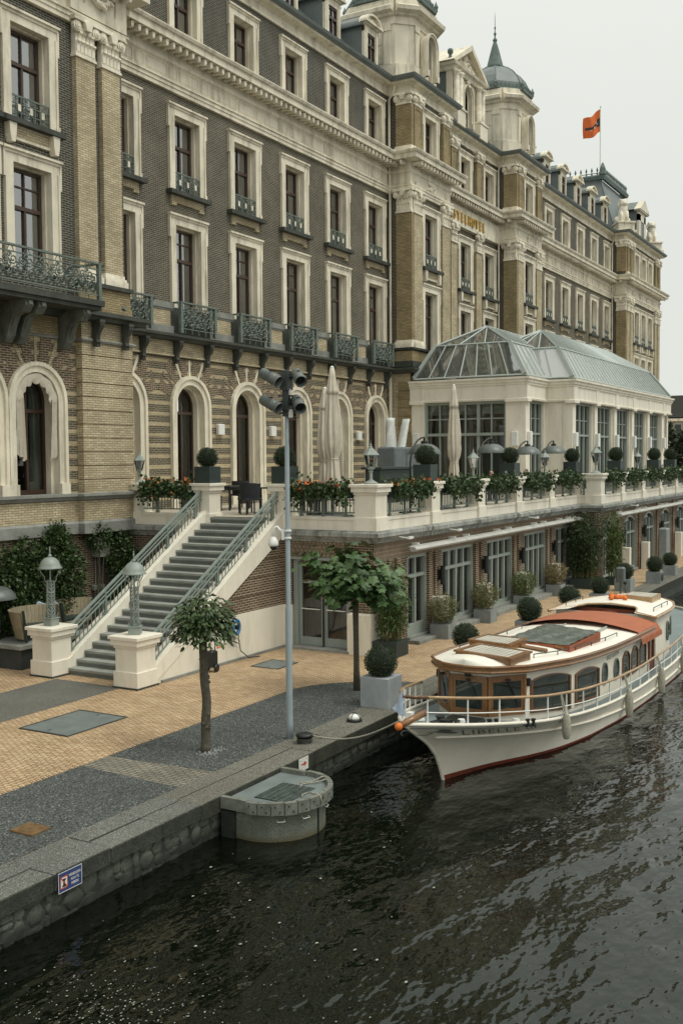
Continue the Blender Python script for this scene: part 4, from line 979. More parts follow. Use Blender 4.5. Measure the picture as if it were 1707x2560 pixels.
def dormer_meshes(pfx):
    """zinc dormer with cream front, sash window and arched pediment; origin at the middle of the front's foot"""
    f = MB()
    for s in (-1, 1): f.box(*sorted((s*.36, s*.60)), -.02, .12, 0, 1.66); f.box(*sorted((s*.40, s*.52)), -.06, -.02, .0, 1.6)
    f.box(-.60, .60, -.02, .12, 1.42, 1.7); f.box(-.36, .36, -.02, .12, 0, .06); f.box(-.66, .66, -.1, .1, 1.70, 1.76)
    pd = MB(); n = 10; arc = [(.72*math.cos(PI*k/n), 1.76+.46*math.sin(PI*k/n)) for k in range(n+1)]; arc2 = [(.60*math.cos(PI*k/n), 1.80+.34*math.sin(PI*k/n)) for k in range(n+1)]
    pd.xz(arc, -.06, .2)
    for k in range(n): pd.xz([arc2[k], arc[k], arc[k+1], arc2[k+1]], -.2, -.04)
    pd.box(-.76, .76, -.22, .1, 1.76, 1.83)
    for k in range(8): pd.ico((rnd.gauss(0, .12), -.08, 1.95+rnd.gauss(0, .05)), .07, seg=6, ring=4)
    c = MB(); c.box(-.58, .58, .12, 2.0, -.1, 1.64)
    c.xz([(-.72, 1.66), (.72, 1.66), (.66, 1.86), (.42, 2.1), (0, 2.2), (-.42, 2.1), (-.66, 1.86)], .1, 2.2); c.box(-.78, .78, .05, 2.1, 1.62, 1.70)
    return f.mesh(pfx, CREAM), pd.mesh(pfx+'_pediment', CREAM), c.mesh(pfx+'_cheeks', ZINC), sash_meshes(pfx, .72, 1.38, .07, (), .95, BROWNW, .05)
DM = dormer_meshes('dormer')
def dormer(x, yf=Y0+.12, z=21.78, s=1.):
    d = inst('dormer', DM[0], hotel, (x, yf, z)); d.scale = (s, s, s); raw('pediment', DM[1], d); raw('cheeks', DM[2], d); raw('sash', DM[3][0], d)
    for p in DM[3][1]: raw('pane', p, d)
for c in LC[1:] + FC: dormer(c)
# --- towers above the pavilion ends
def tower(cx, dome=True):
    cy, hw, ch = Y1+2.0, 1.75, .62
    oc = [(cx-hw, cy-hw+ch), (cx-hw+ch, cy-hw), (cx+hw-ch, cy-hw), (cx+hw, cy-hw+ch), (cx+hw, cy+hw-ch), (cx+hw-ch, cy+hw), (cx-hw+ch, cy+hw), (cx-hw, cy+hw-ch)]
    b = MB(); b.xy(oc, 21.3, 24.7); t_ = part('tower_block', b, CREAM, hotel)
    ring = oc+[oc[0], oc[1]]
    m = MB(); m.sweep(ring[:-1], [(0, 24.2), (.06, 24.22), (.06, 24.34), (0, 24.36)]); m.sweep(ring[:-1], [(0, 24.55), (.14, 24.6), (.18, 24.68), (.42, 24.74), (.46, 24.9), (.30, 25.0), (.12, 25.06), (.10, 25.34), (0, 25.36)]); m.sweep(ring[:-1], [(0, 21.9), (.05, 21.9), (.05, 22.5), (0, 22.52)])
    part('tower_cornice', m, CREAM, t_)
    pl = MB()
    yf = cy-hw
    for s in (-1, 1): q_ = MB(); q_.box(*sorted((cx+s*.72, cx+s*1.06)), yf-.06, yf, 22.5, 23.95); q_.box(*sorted((cx+s*.68, cx+s*1.10)), yf-.1, yf, 23.95, 24.2); part('tower_pilaster', q_, CREAM, t_)
    xf = cx-hw
    for yy in (cy-.75, cy+.75): q_ = MB(); q_.box(xf-.06, xf, yy-.17, yy+.17, 22.5, 23.95); q_.box(xf-.1, xf, yy-.2, yy+.2, 23.95, 24.2); part('tower_pilaster', q_, CREAM, t_)
    pl.box(xf-.03, xf, cy-.5, cy+.5, 22.6, 23.35); pl.box(xf-.03, xf, cy-.5, cy+.5, 23.42, 24.1)
    part('tower_panel', pl, CREAM, t_)
    aw = casing_mesh('tower_arch', .86, 1.45, .16, False, .3, True); o = inst('tower_window', aw, t_, (cx, yf-.33, 22.12)); 
    gm = MB(); k = 10; gm.add([(cx-.43, yf-.02, 22.12), (cx+.43, yf-.02, 22.12)] + [(cx+.43*math.cos(PI*i/k), yf-.02, 23.57+.43*math.sin(PI*i/k)) for i in range(k+1)], [tuple(range(k+3))]); part('tower_pane', gm, MAT_DARKGLASS, t_)
    # bulbous zinc dome with ribs, cresting and finial
    d = MB(); d.smooth = True
    prof = [(1.72, 25.3), (1.80, 25.5), (1.76, 25.85), (1.58, 26.25), (1.28, 26.62), (.92, 26.9), (.62, 27.05), (.56, 27.1)]
    k = 1.0824
    def oct_ring(r, z): return [(cx+r*k*math.cos(PI/8+PI/4*i+PI/2*0), cy+r*k*math.sin(PI/8+PI/4*i), z) for i in range(8)]
    d.smooth = False; d.loft([oct_ring(r, z) for r, z in prof], True, True)
    dm = part('tower_dome', d, ZINC, t_)
    rb = MB()
    for i in range(8): rb.tube([oct_ring(r, z)[i] for r, z in prof], .035, 5)
    sp = [(.60, 27.08), (.62, 27.16), (.50, 27.2), (.42, 27.5), (.30, 27.95), (.17, 28.4), (.10, 28.6), (.10, 28.64), (.14, 28.72), (.10, 28.8), (.04, 28.86), (.05, 29.0), (.09, 29.08), (.04, 29.16), (.025, 29.3), (.06, 29.42), (.02, 29.5), (.015, 30.0), (.002, 30.3)]
    rb.lathe((cx, cy, 0), sp, 8); part('dome_spire', rb, COPPER, t_)
    cr = MB(); rr = oct_ring(1.95, 25.36)
    for i in range(8):
        p, q = Vector(rr[i]), Vector(rr[(i+1) % 8]); L = (q-p).length; a = math.atan2(q.y-p.y, q.x-p.x); mdl = (p+q)/2
        cr.obox((mdl.x, mdl.y, 25.42), L, .08, .10, a); cr.obox((mdl.x, mdl.y, 25.55), L, .03, .04, a)
        for j in range(7):
            c = p.lerp(q, (j+.5)/7); cr.lathe((c.x, c.y, 25.46), [(.05, 0), (.06, .06), (.03, .11), (.055, .17), (.02, .26), (.002, .3)], 5)
        cr.lathe((p.x, p.y, 25.46), [(.09, 0), (.08, .1), (.11, .22), (.05, .34), (.01, .46)], 6)
    part('dome_cresting', cr, COPPER, t_)
MAT_DARKGLASS = plain('dark_tower_glass', (.02, .025, .022), .08, .1, 2, .05, 20, bmp=0)
tower(43.9); tower(57.0)
# --- centre gable dormer with triangular pediment and paired columns
b = MB(); gx, gy = 50.2, Y0-.25
b.box(gx-1.85, gx+1.85, gy+.2, gy+3, 21.5, 24.3); part('gable_block', b, ZINC, hotel)
b = MB(); b.box(gx-1.9, gx-.62, gy+.05, gy+.35, 21.62, 24.2); b.box(gx+.62, gx+1.9, gy+.05, gy+.35, 21.62, 24.2); b.box(gx-.62, gx+.62, gy+.05, gy+.35, 23.75, 24.2)
b.sweep([(gx-1.9, gy+3), (gx-1.9, gy), (gx+1.9, gy), (gx+1.9, gy+3)], [(0, 24.12), (.08, 24.14), (.12, 24.3), (.26, 24.36), (.30, 24.48), (0, 24.52)])
b.xz([(gx-2.2, 24.5), (gx+2.2, 24.5), (gx, 25.75)], gy+.1, gy+1.5)
for s in (-1, 1): b.xz([(gx+s*2.35, 24.5), (gx+s*2.0, 24.5), (gx, 25.62), (gx, 25.9)], gy-.25, gy+1.6)
for s in (-1, 1): b.box(*sorted((gx+s*.95, gx+s*1.95)), gy-.3, gy+.1, 21.5, 22.25); b.box(*sorted((gx+s*.9, gx+s*2.0)), gy-.35, gy+.1, 22.25, 22.33)
part('gable_front', b, CREAM, hotel)
for s in (-1, 1):
    for o in (1.2, 1.68): b = MB(); b.smooth = True; b.lathe((gx+s*o, gy-.1, 22.33), [(.2, 0), (.2, .06), (.15, .1), (.15, 1.5), (.13, 1.6), (.2, 1.72), (.22, 1.8)], 10); part('gable_column', b, CARVED, hotel)
b = MB()
for k in range(60):
    x = rnd.uniform(-1.2, 1.2); b.ico((gx+x, gy+.06, 24.65+rnd.uniform(0, max(.06, .75-abs(x)*.6))), rnd.uniform(.06, .12), seg=6, ring=4)
for k in range(8): b.ico((gx+rnd.gauss(0, .07), gy-.04, 23.95+rnd.uniform(-.15, .25)), .08, seg=6, ring=4)
part('gable_relief', b, CARVED, hotel)
aw = casing_mesh('gable_arch', .95, 1.5, .14, False, .3, True); inst('gable_window', aw, hotel, (gx, gy+.03, 21.85))
gm = MB(); k = 10; gm.add([(gx-.48, gy+.2, 21.85), (gx+.48, gy+.2, 21.85)] + [(gx+.48*math.cos(PI*i/k), gy+.2, 23.35+.48*math.sin(PI*i/k)) for i in range(k+1)], [tuple(range(k+3))]); part('gable_pane', gm, MAT_DARKGLASS, hotel)
b = MB(); b.ico((gx-1.95, gy+.1, 25.02), .16, seg=8, ring=5); b.lathe((gx-1.95, gy+.1, 24.5), [(.16, 0), (.1, .2), (.07, .36)], 8); part('gable_ball', b, COPPER, hotel)
# scroll crest between tower and gable
b = MB(); b.box(45.6, 48.9, Y0+1.2, Y0+3, 24.3, 25.1); b.tube([(45.8, Y0+1, 25.5+0), (46.2, Y0+1, 26.5), (46.5, Y0+1, 27.0), (46.9, Y0+1, 27.05), (47.0, Y0+1, 26.7), (46.7, Y0+1, 26.55)], [.3, .26, .22, .2, .16, .1], 8)
for k in range(30): b.ico((46.2+rnd.gauss(0, .25), Y0+1+rnd.gauss(0, .1), 25.5+rnd.uniform(-.6, .6)), .14, seg=6, ring=4)
part('roof_scroll', b, COPPER, hotel)
# --- far pavilion roof: mansard pyramid with iron cresting, dormer
b = MB(); xa, xb, ya, yb = 78.6, 88.2, Y1+.8, 31
b.loft([[(xa, ya, 21.5), (xb, ya, 21.5), (xb, yb, 21.5), (xa, yb, 21.5)], [(xa+1.6, ya+1.7, 26.2), (xb-1.6, ya+1.7, 26.2), (xb-1.6, yb-1.7, 26.2), (xa+1.6, yb-1.7, 26.2)]]); rf = part('pavilion_roof', b, ZINC, hotel)
c = MB(); q = [(xa+1.4, ya+1.5), (xb-1.4, ya+1.5), (xb-1.4, yb-1.5), (xa+1.4, yb-1.5)]
c.sweep([q[3], q[0], q[1], q[2]], [(-.1, 26.15), (.12, 26.15), (.2, 26.4), (.15, 26.5), (-.1, 26.5)])
for i in (3, 0):
    p_, q_ = Vector((*q[i], 26.5)), Vector((*q[(i+1) % 4], 26.5)); nn_ = max(6, int((q_-p_).length/.42))
    for j in range(nn_+1): c_ = p_.lerp(q_, j/nn_); c.lathe((c_.x, c_.y, 26.5), [(.06, 0), (.07, .15), (.03, .25), (.09, .38), (.02, .6)], 5)
    c.obox(((p_.x+q_.x)/2, (p_.y+q_.y)/2, 26.66), (q_-p_).length, .04, .05, math.atan2(q_.y-p_.y, q_.x-p_.x))
c.lathe((q[0][0], q[0][1], 26.5), [(.3, 0), (.22, .5), (.05, .9)], 6); part('roof_cresting', c, COPPER, rf)
rb = MB()
for i in range(2): rb.tube([[(xa, ya), (xb, ya)][i] + (21.5,), [(xa+1.6, ya+1.7), (xb-1.6, ya+1.7)][i] + (26.2,)], .09, 5)
part('roof_hips', rb, ZINC, rf)
b = MB(); dx_, dy_ = 84.0, Y1+.25
for s in (-1, 1): b.box(*sorted((dx_+s*.5, dx_+s*1.05)), dy_, dy_+.2, 21.5, 23.9)
b.box(dx_-1.05, dx_+1.05, dy_, dy_+.2, 23.4, 24.2); b.xz([(dx_-1.5, 24.2), (dx_+1.5, 24.2), (dx_, 25.1)], dy_-.2, dy_+.3); b.box(dx_-1.4, dx_+1.4, dy_-.15, dy_+.3, 24.1, 24.22); part('pavilion_dormer', b, CREAM, hotel)
b = MB(); b.box(dx_-1.0, dx_+1.0, dy_+.2, dy_+3, 21.5, 24.15); b.xz([(dx_-1.45, 24.2), (dx_+1.45, 24.2), (dx_, 25.05)], dy_+.3, dy_+3.5); part('pavilion_dormer_cheeks', b, ZINC, hotel)
b = MB(); b.poly([(dx_-.5, dy_+.05, 21.6), (dx_+.5, dy_+.05, 21.6), (dx_+.5, dy_+.05, 23.4), (dx_-.5, dy_+.05, 23.4)]); part('pavilion_dormer_pane', b, MAT_DARKGLASS, hotel)
# --- downpipes
for x in (41.62, 54.72, 77.72):
    b = MB(); b.tube([(x, Y0-.42, 21.45), (x, Y0-.40, 21.1), (x, Y0-.14, 20.75), (x, Y0-.14, 18.5)], .055, 6); b.tube([(x, Y0-.16, 17.9), (x, Y0-.16, 9.1)], .055, 6); b.tube([(x, Y0-.14, 8.75), (x, Y0-.14, 3.5)], .075, 6)
    part('downpipe', b, CREAM, hotel)
# --- wall lights by the arched doors
wl = MB(); wl.cbox(-.17, .17, -.14, 0, -.18, .18, .02); WL = wl.mesh('wall_light_box', WHITEP)
for i, (x, z) in enumerate(((28.98, 6.02), (32.2, 6.02), (38.8, 5.95))):
    o = raw('wall_light', WL, None, (x, Y0-.005, z)); tag(o, ('white box wall light between the second and third arches of the hotel', 'white box wall light left of the twin floodlight pole, behind it', 'white box wall light right of the tall folded parasol')[i], 'wall light', 'white box lights on the hotel wall')

# ================= lions on the far pavilion
def lion(x, y, z, s, lab):
    t_ = thing('lion_statue', lab, 'statue', (x, y, z), 'stone lions on the far pavilion')
    b = MB(); b.cbox(-.95, .95, -.7, .7, 0, .16, .02); b.cbox(-.8, .8, -.6, .6, .16, .7, .02); b.cbox(-.88, .88, -.66, .66, .7, .82, .02)
    o = raw('pedestal', b.mesh('pedestal', CREAM), t_)
    m = MB(); m.smooth = True; B = .82
    # seated body: haunches, chest, head with mane, forelegs, tail
    m.loft([[(cx+rx*math.cos(2*PI*k/10), cy+ry*math.sin(2*PI*k/10), cz) for k in range(10)] for cx, cy, cz, rx, ry in ((.12, 0, B, .42, .38), (.1, 0, B+.3, .46, .4), (.02, 0, B+.6, .38, .34), (-.06, 0, B+.9, .34, .32), (-.1, 0, B+1.15, .26, .26), (-.12, 0, B+1.3, .2, .2))])
    m.ico((-.16, 0, B+1.42), .29, .30, .30, 10, 7, .06); m.ico((-.42, 0, B+1.36), .15, .13, .12, 8, 5)
    for s2 in (-1, 1):
        m.tube([(-.2, s2*.2, B+.8), (-.36, s2*.21, B+.4), (-.40, s2*.22, B+.06)], [.15, .11, .09], 8); m.ico((-.5, s2*.22, B+.07), .16, .10, .08, 8, 5)
        m.tube([(.25, s2*.34, B+.35), (-.02, s2*.40, B+.2), (-.1, s2*.4, B+.07)], [.22, .17, .1], 8); m.ico((-.22, s2*.4, B+.07), .17, .1, .08, 8, 5); m.ico((-.1, s2*.24, B+1.66), .08, .06, .09, 6, 4)
    for k in range(34):
        a, c = rnd.uniform(0, 6.28), rnd.uniform(-.35, .25); m.ico((-.02+.1*c, .30*math.cos(a), B+1.36+.30*math.sin(a)+.1*c), .11, seg=6, ring=4)
    m.tube([(.5, 0, B+.1), (.72, .1, B+.2), (.7, .15, B+.5), (.6, .1, B+.6)], [.07, .05, .05, .09], 6)
    raw('lion', m.mesh('lion', CARVED), t_)
    t_.rotation_euler.z = math.radians(35); t_.scale = (s,)*3; return t_
lion(78.9, Y1+.45, 21.55, 1.02, 'seated stone lion on a pedestal at the near corner of the far pavilion')
lion(87.6, Y1+.45, 21.55, 1.02, 'seated stone lion on a pedestal at the far end of the far pavilion')
# flag on the far pavilion roof
fx, fy = 84.9, 24.3
fl = thing('flag_pole', 'thin white flag pole on the crested roof at the far end of the hotel', 'flag pole', (fx, fy, 26.2))
b = MB(); b.tube([(fx, fy, 26.2), (fx, fy, 33.2)], [.07, .035], 8); b.ico((fx, fy, 33.25), .08, seg=8, ring=5); part('pole', b, WHITEP, fl)
flagm, t_, bb_ = newmat('orange_flag'); MATS['flag'] = flagm
bb_.inputs['Base Color'].default_value = (.62, .13, .025, 1); bb_.inputs['Roughness'].default_value = .8
FLB = plain('flag_black', (.03, .03, .035), .8, .1, 3, .05, 40, bmp=0)
f = MB(); f.smooth = True; R = []
def fpt(u, v): return (fx-.05-.68*u+.22*math.sin(u*7+v*2)*(.3+u), fy+1.16*u+.13*math.sin(u*7+v*2)*(.3+u), 33.05-v*1.85*(1-.15*u)-1.25*u+.45*u*u+.10*math.sin(u*8+v))
for i in range(17): R.append([fpt(i/16, j/8) for j in range(9)])
o0 = len(f.v); f.loft(R, False, False)
o = solo('flag', f, [flagm, FLB], 'orange flag with a black and white device flying above the far roof', 'flag', org=(fx, fy, 33))
for pl_ in o.data.polygons:
    i = pl_.index//8; j = pl_.index % 8; u, v = i/16, (j+.5)/8
    if (u < .16 and .38 < v < .74) or (abs(v-.56) < .08 and .16 <= u < .85): pl_.material_index = 1
dv = MB()
for (u, v, r) in ((.30, .47, .16), (.42, .60, .14), (.62, .66, .16), (.2, .56, .12)):
    c_ = Vector(fpt(u, v)); dv.add([c_+Vector((-r, -.07, -r*.3)), c_+Vector((r*.2, -.07, r)), c_+Vector((r*.7, -.07, -r*.8))], [(0, 1, 2)])
d_ = raw('flag_device', dv.mesh('flag_device', WHITEP, Vector((fx, fy, 33))), o)

# ================================================================== TERRACE BUILDING
ter = thing('terrace_building', 'long brick ground-floor wing carrying the cream balustraded terrace along the quay', 'terrace', (30, 12.4, 0))
XE, YF, YP, XJ = 23.05, 12.23, 11.35, 40.0
TP = [(XE+.05, 21.3), (XE+.05, YF+.06), (XJ, YF+.06), (XJ, YP+.06), (112, YP+.06)]
b = MB(); b.sweep(TP, [(0, 2.84), (.05, 2.84), (.07, 2.90), (.10, 2.92), (.12, 2.97), (.20, 3.0), (.20, 3.10), (.15, 3.13), (0, 3.155)]); part('stone_ledge', b, DARKSTONE if 0 else plain('mossy_stone_ledge', (.30, .305, .28), .8, .35, 2.5, .2, 50, dirt=(.04, .05, .038), bmp=.3, streak=4), ter)
for x in (26.6, 30.0, 33.3, 36.75): 
    b = MB(); b.sweep([(x-.30, YF+.3), (x-.30, YF+.02), (x+.30, YF+.02), (x+.30, YF+.3)], [(0, 2.845), (.05, 2.845), (.07, 2.9), (.12, 2.97), (.21, 3.0), (.21, 3.10), (.15, 3.135), (0, 3.158)]); part('ledge_break', b, MATS['mossy_stone_ledge'], ter)
b = MB(); b.poly([(XE, 21.4, 3.41), (XE, YF, 3.41), (XJ, YF, 3.41), (XJ, 21.4, 3.41)]); b.poly([(XJ, 21.4, 3.41), (XJ, YP, 3.41), (112, YP, 3.41), (112, 21.4, 3.41)]); part('terrace_floor', b, plain('terrace_tiles', (.42, .375, .30), .7, .12, 1.5, .1, 30, bmp=.05), ter)
# parapet kerb, in runs between piers
def kerb(x0, x1, y0, y1): b = MB(); b.box(x0, x1, y0, y1, 3.15, 3.49); part('parapet_kerb', b, RENDER, ter)
kerb(XE+.02, XE+.30, YF+.5, 15.0); kerb(XE+.02, XE+.30, 17.85, 21.2); kerb(XE+.5, XJ+.1, YF+.02, YF+.30); kerb(XJ+.02, XJ+.3, YP+.3, YF+.3); kerb(XJ+.4, 112, YP+.02, YP+.30)
PIERS = {}
def pier(x0, x1, y0, y1, z0=3.152, zt=4.335, par=None):
    b = MB(); c = .008
    b.cbox(x0-.035, x1+.035, y0-.035, y1+.035, z0, z0+.345, c); b.cbox(x0, x1, y0, y1, z0+.345, zt-.20, c)
    p = part('balustrade_pier', b, RENDER, par or ter)
    k = MB(); k.cbox(x0-.03, x1+.03, y0-.03, y1+.03, zt-.265, zt-.20, c); k.cbox(x0-.075, x1+.075, y0-.075, y1+.075, zt-.20, zt-.072, c); k.cbox(x0-.115, x1+.115, y0-.115, y1+.115, zt-.072, zt, c)
    part('pier_cap', k, RENDER, p); return p
pier(XE, XE+.5, 19.87, 20.38); pier(XE, XE+.52, 17.41, 17.91); pier(XE, XE+.52, 14.86, 15.37); pier(XE, XE+.62, YF, YF+.61)
LX = [26.62, 30.0, 33.33, 36.76]
for x in LX: pier(x-.27, x+.27, YF-.02, YF+.42)
pier(XJ-.02, XJ+.4, YF-.02, YF+.45)
pier(XJ, XJ+.55, YP, YP+.58)
RX = [43.27, 46.72, 50.07, 53.45, 56.8, 60.2, 63.5, 66.9, 70.3, 73.7, 77, 80.4]
for x in RX: pier(x-.27, x+.27, YP-.02, YP+.40)
b = MB(); b.box(XJ+.5, 84, YP+.02, YP+.36, 4.265, 4.335); b.box(XJ+.5, 84, YP+.05, YP+.33, 4.17, 4.265); part('handrail_coping', b, RENDER, ter)
b = MB(); b.box(XJ+.02, XJ+.36, YP+.5, YF+.2, 4.265, 4.335); b.box(XJ+.05, XJ+.33, YP+.5, YF+.2, 4.17, 4.265); part('handrail_coping', b, RENDER, ter)
def railing(p, q, posts=2):
    P, Q = Vector((*p, 0)), Vector((*q, 0)); L = (Q-P).length; a = math.atan2(Q.y-P.y, Q.x-P.x); u = (Q-P)/L
    r = MB(); m = (P+Q)/2
    for z, h, d in ((4.045, .045, .045), (3.60, .035, .03), (3.93, .03, .03)): r.obox((m.x, m.y, z), L, d, h, a)
    o = part('railing', r, RAILG, ter)
    bl = MB(); n = int(L/.105)
    for i in range(1, n): c = P+u*(L*i/n); bl.obox((c.x, c.y, 3.78), .018, .018, .36, a)
    part('balusters', bl, RAILG, o, kind='stuff')
    for i in range(posts):
        c = P+u*(L*(i+.5)/posts); pm = MB(); pm.obox((c.x, c.y, 3.77), .05, .05, .57, a); pm.obox((c.x, c.y, 3.515), .09, .09, .06, a); part('rail_post', pm, RAILG, o)
railing((XE+.16, YF+.62), (XE+.16, 14.86), 3); railing((XE+.16, 17.92), (XE+.16, 19.86), 2)
ex = [XE+.62] + [v for x in LX for v in (x-.28, x+.28)] + [XJ]
for i in range(0, len(ex), 2): railing((ex[i], YF+.16), (ex[i+1], YF+.16), 3)
railing((XJ+.18, YP+.6), (XJ+.18, YF-.02), 1)
ex = [XJ+.56] + [v for x in RX for v in (x-.28, x+.28)]
for i in range(0, len(ex)-1, 2): railing((ex[i], YP+.16), (ex[i+1], YP+.16), 2)
# ---- lower walls. end wall with the double door
b = MB(); XW = XE+.06
def wallx(mb, xf, ya, yb, z0, z1): mb.poly([(xf, yb, z0), (xf, ya, z0), (xf, ya, z1), (xf, yb, z1)])
wallx(b, XW, 14.76, 21.3, 0, 2.9); wallx(b, XW, 12.36, 13.02, 0, 2.9); part('brick_wall', b, RBRICK, ter)
b = MB(); wallx(b, XW, 13.02, 14.76, 2.42, 2.9); part('soldier_course', b, RSOLD, ter)
b = MB(); wallx(b, XW+.005, 12.36, 14.76, 2.34, 2.42); b.box(XW-.05, XW+.05, 13.02, 14.80, 2.36, 2.40); part('door_lintel', b, FRAMEG, ter)
b = MB(); wallx(b, XW-.02, 14.86, 15.25, 1.135, 2.9) if 0 else None
def boxpart(n, x0, x1, y0, y1, z0, z1, m, par=ter, c=.008): b = MB(); b.cbox(x0, x1, y0, y1, z0, z1, c); return part(n, b, m, par)
boxpart('white_plinth', XW-.03, XW+.1, 14.77, 15.3, 0, 1.135, RENDER)
boxpart('threshold', XW-.22, XW+.2, 12.95, 14.75, 0, .07, GREYSTONE)
boxpart('white_plinth', 22.9, 23.45, 12.33, 13.0, 0, 1.04, RENDER)
# double door
d = MB(); xd = XW+.14
for (y0, y1) in ((14.62, 14.76), (13.02, 13.10)): d.box(xd-.1, xd+.1, y0, y1, .07, 2.36)
d.box(xd-.1, xd+.1, 13.1, 14.62, 2.27, 2.36); fr = part('door_frame', d, FRAMEGD, ter)
b = MB(); b.poly([(xd+1.5, 12.9, 0), (xd+1.5, 15, 0), (xd+1.5, 15, 2.8), (xd+1.5, 12.9, 2.8)]); part('room_wall', b, INTER, fr)
for (ya, yb) in ((13.851, 14.62), (13.10, 13.849)):
    d = MB(); d.box(xd-.04, xd+.03, ya, ya+.09, .08, 2.27); d.box(xd-.04, xd+.03, yb-.09, yb, .08, 2.27)
    for z0, z1 in ((.08, .30), (2.17, 2.27), (1.72, 1.79)): d.box(xd-.04, xd+.03, ya+.09, yb-.09, z0, z1)
    lf = part('door_leaf', d, FRAMEGD, ter)
    for z0, z1 in ((.30, 1.72), (1.79, 2.17)):
        p = MB(); p.poly([(xd, yb-.09, z0), (xd, ya+.09, z0), (xd, ya+.09, z1), (xd, yb-.09, z1)]); part('pane', p, GLASSL, lf)
    h = MB(); h.tube([(xd-.1, ya+.1, 1.05), (xd-.1, yb-.1, 1.05)], .014, 6); 
    for yy in (ya+.12, yb-.12): h.tube([(xd-.1, yy, 1.05), (xd-.03, yy, 1.05)], .012, 5)
    part('push_bar', h, WHITEP, lf)
    cm_ = MB(); cm_.smooth = True; cm_.loft([[(xd+.25+.04*math.sin(k*1.4), ya+(yb-ya)*k/24, .08), (xd+.25+.04*math.sin(k*1.4), ya+(yb-ya)*k/24, 2.2)] for k in range(25)], False, False); part('curtain', cm_, plain('dark_curtain', (.05, .055, .05), .9, .2, 4, .05, 30, bmp=0) if 'dark_curtain' not in MATS else MATS['dark_curtain'], lf)
# long side: piers, windows with three lights, soldier course
WIN = [(27.3, 29.62), (30.72, 33.02), (34.15, 36.42), (37.55, 39.75)]
yw = YF+.12
b = MB(); wallgrid(b, yw, XW, XJ+.1, 0, 2.37, [(25.05, 26.3, 0, 2.36)] + [(a, c, 0, 2.36) for a, c in WIN]); part('brick_wall', b, RBRICK, ter)
b = MB(); wallgrid(b, yw-.01, XW, XJ+.1, 2.37, 2.86); part('soldier_course', b, RSOLD, ter)
for x in LX+[24.2, 40.0]:
    for s in (-1, 1):
        b = MB(); b.box(*sorted((x+s*.10, x+s*.33)), yw-.07, yw+.2, 0, 2.37); part('brick_pier', b, RBRICK, ter)
def glazed(xa, xb, yf, zb, zt, ztr, cols, m=FRAMEG, par=ter, arch=0., rows=(), door=False):
    f = MB(); t_ = .085; yy = yf+.14
    w_ = (xb-xa-2*t_)/cols
    for x in (xa, xb-t_): f.box(x, x+t_, yf+.02, yf+.22, zb, zt)
    if arch:
        n = 8; R = []
        for k in range(n+1):
            q = -1+2*k/n; x = xa+(xb-xa)*k/n; z = zt+arch*(1-q*q); R.append([(x, yf+.22, z-.09), (x, yf+.02, z-.09), (x, yf+.02, z+.0), (x, yf+.22, z+.0)])
        f.loft(R, True, True)
    else: f.box(xa+t_, xb-t_, yf+.02, yf+.22, zt-t_, zt)
    f.box(xa+t_, xb-t_, yf+.04, yf+.2, ztr-.045, ztr+.045); f.box(xa+t_, xb-t_, yf+.04, yf+.2, zb, zb+(.30 if door else .10))
    for i in range(cols+1):
        x = xa+t_+w_*i; ww = .05 if 0 < i < cols else .02; f.box(x-ww, x+ww, yf+.06, yf+.2, zb+.1, zt-.02)
    for z in rows: f.box(xa+t_, xb-t_, yf+.09, yf+.18, z-.018, z+.018)
    o = part('window', f, m, par)
    zs = sorted([zb+(.3 if door else .1), ztr] + list(rows) + [zt-.04])
    for i in range(cols):
        for j in range(len(zs)-1):
            p = MB(); x0, x1 = xa+t_+w_*i+.04, xa+t_+w_*(i+1)-.04; z1 = zs[j+1]+(arch*.8 if arch and j == len(zs)-2 and 0 < i < cols-1 else (arch*.35 if arch and j == len(zs)-2 else 0))
            p.poly([(x0, yy, zs[j]), (x1, yy, zs[j]), (x1, yy, z1), (x0, yy, z1)]); part('pane', p, GLASSL, o)
    s_ = MB(); s_.box(xa-.06, xb+.06, yf-.10, yf+.2, zb-.09, zb); part('sill', s_, GREYSTONE, o)
    return o
glazed(25.05, 26.3, yw, .16, 2.36, 1.78, 2, door=True)
for i, (a, c) in enumerate(WIN):
    o = glazed(a, c, yw, .22, 2.36, 1.78, 4 if i < 3 else 3)
    cu = MB(); cu.smooth = True
    for (u0, u1) in ((.03, .30), (.62, .97)):
        cu.loft([[(a+(c-a)*(u0+(u1-u0)*k/24), yw+.45+.04*math.sin(k*1.5), .1), (a+(c-a)*(u0+(u1-u0)*k/24), yw+.45+.04*math.sin(k*1.5), 2.3)] for k in range(25)], False, False)
    part('curtain', cu, CURT if i % 2 == 0 else CURTG, o)
    boxpart('stone_step', a-.1, c+.1, yw-.42, yw-.02, 0, .13, GREYSTONE)
boxpart('stone_step', 24.95, 26.35, yw-.42, yw-.02, 0, .10, GREYSTONE)
b = MB(); wallgrid(b, yw+1.5, XW, XJ, 0, 2.9); b.poly([(XW, yw, 2.88), (XJ, yw, 2.88), (XJ, yw+1.5, 2.88), (XW, yw+1.5, 2.88)]); part('inner_wall', b, INTER, ter)
for x, y in ((26.75, 11.98), (30.1, 11.98), (33.5, 11.98), (36.85, 11.98)): boxpart('white_plinth_block', x-.28, x+.20, y, y+.42, 0, 1.09, RENDER)
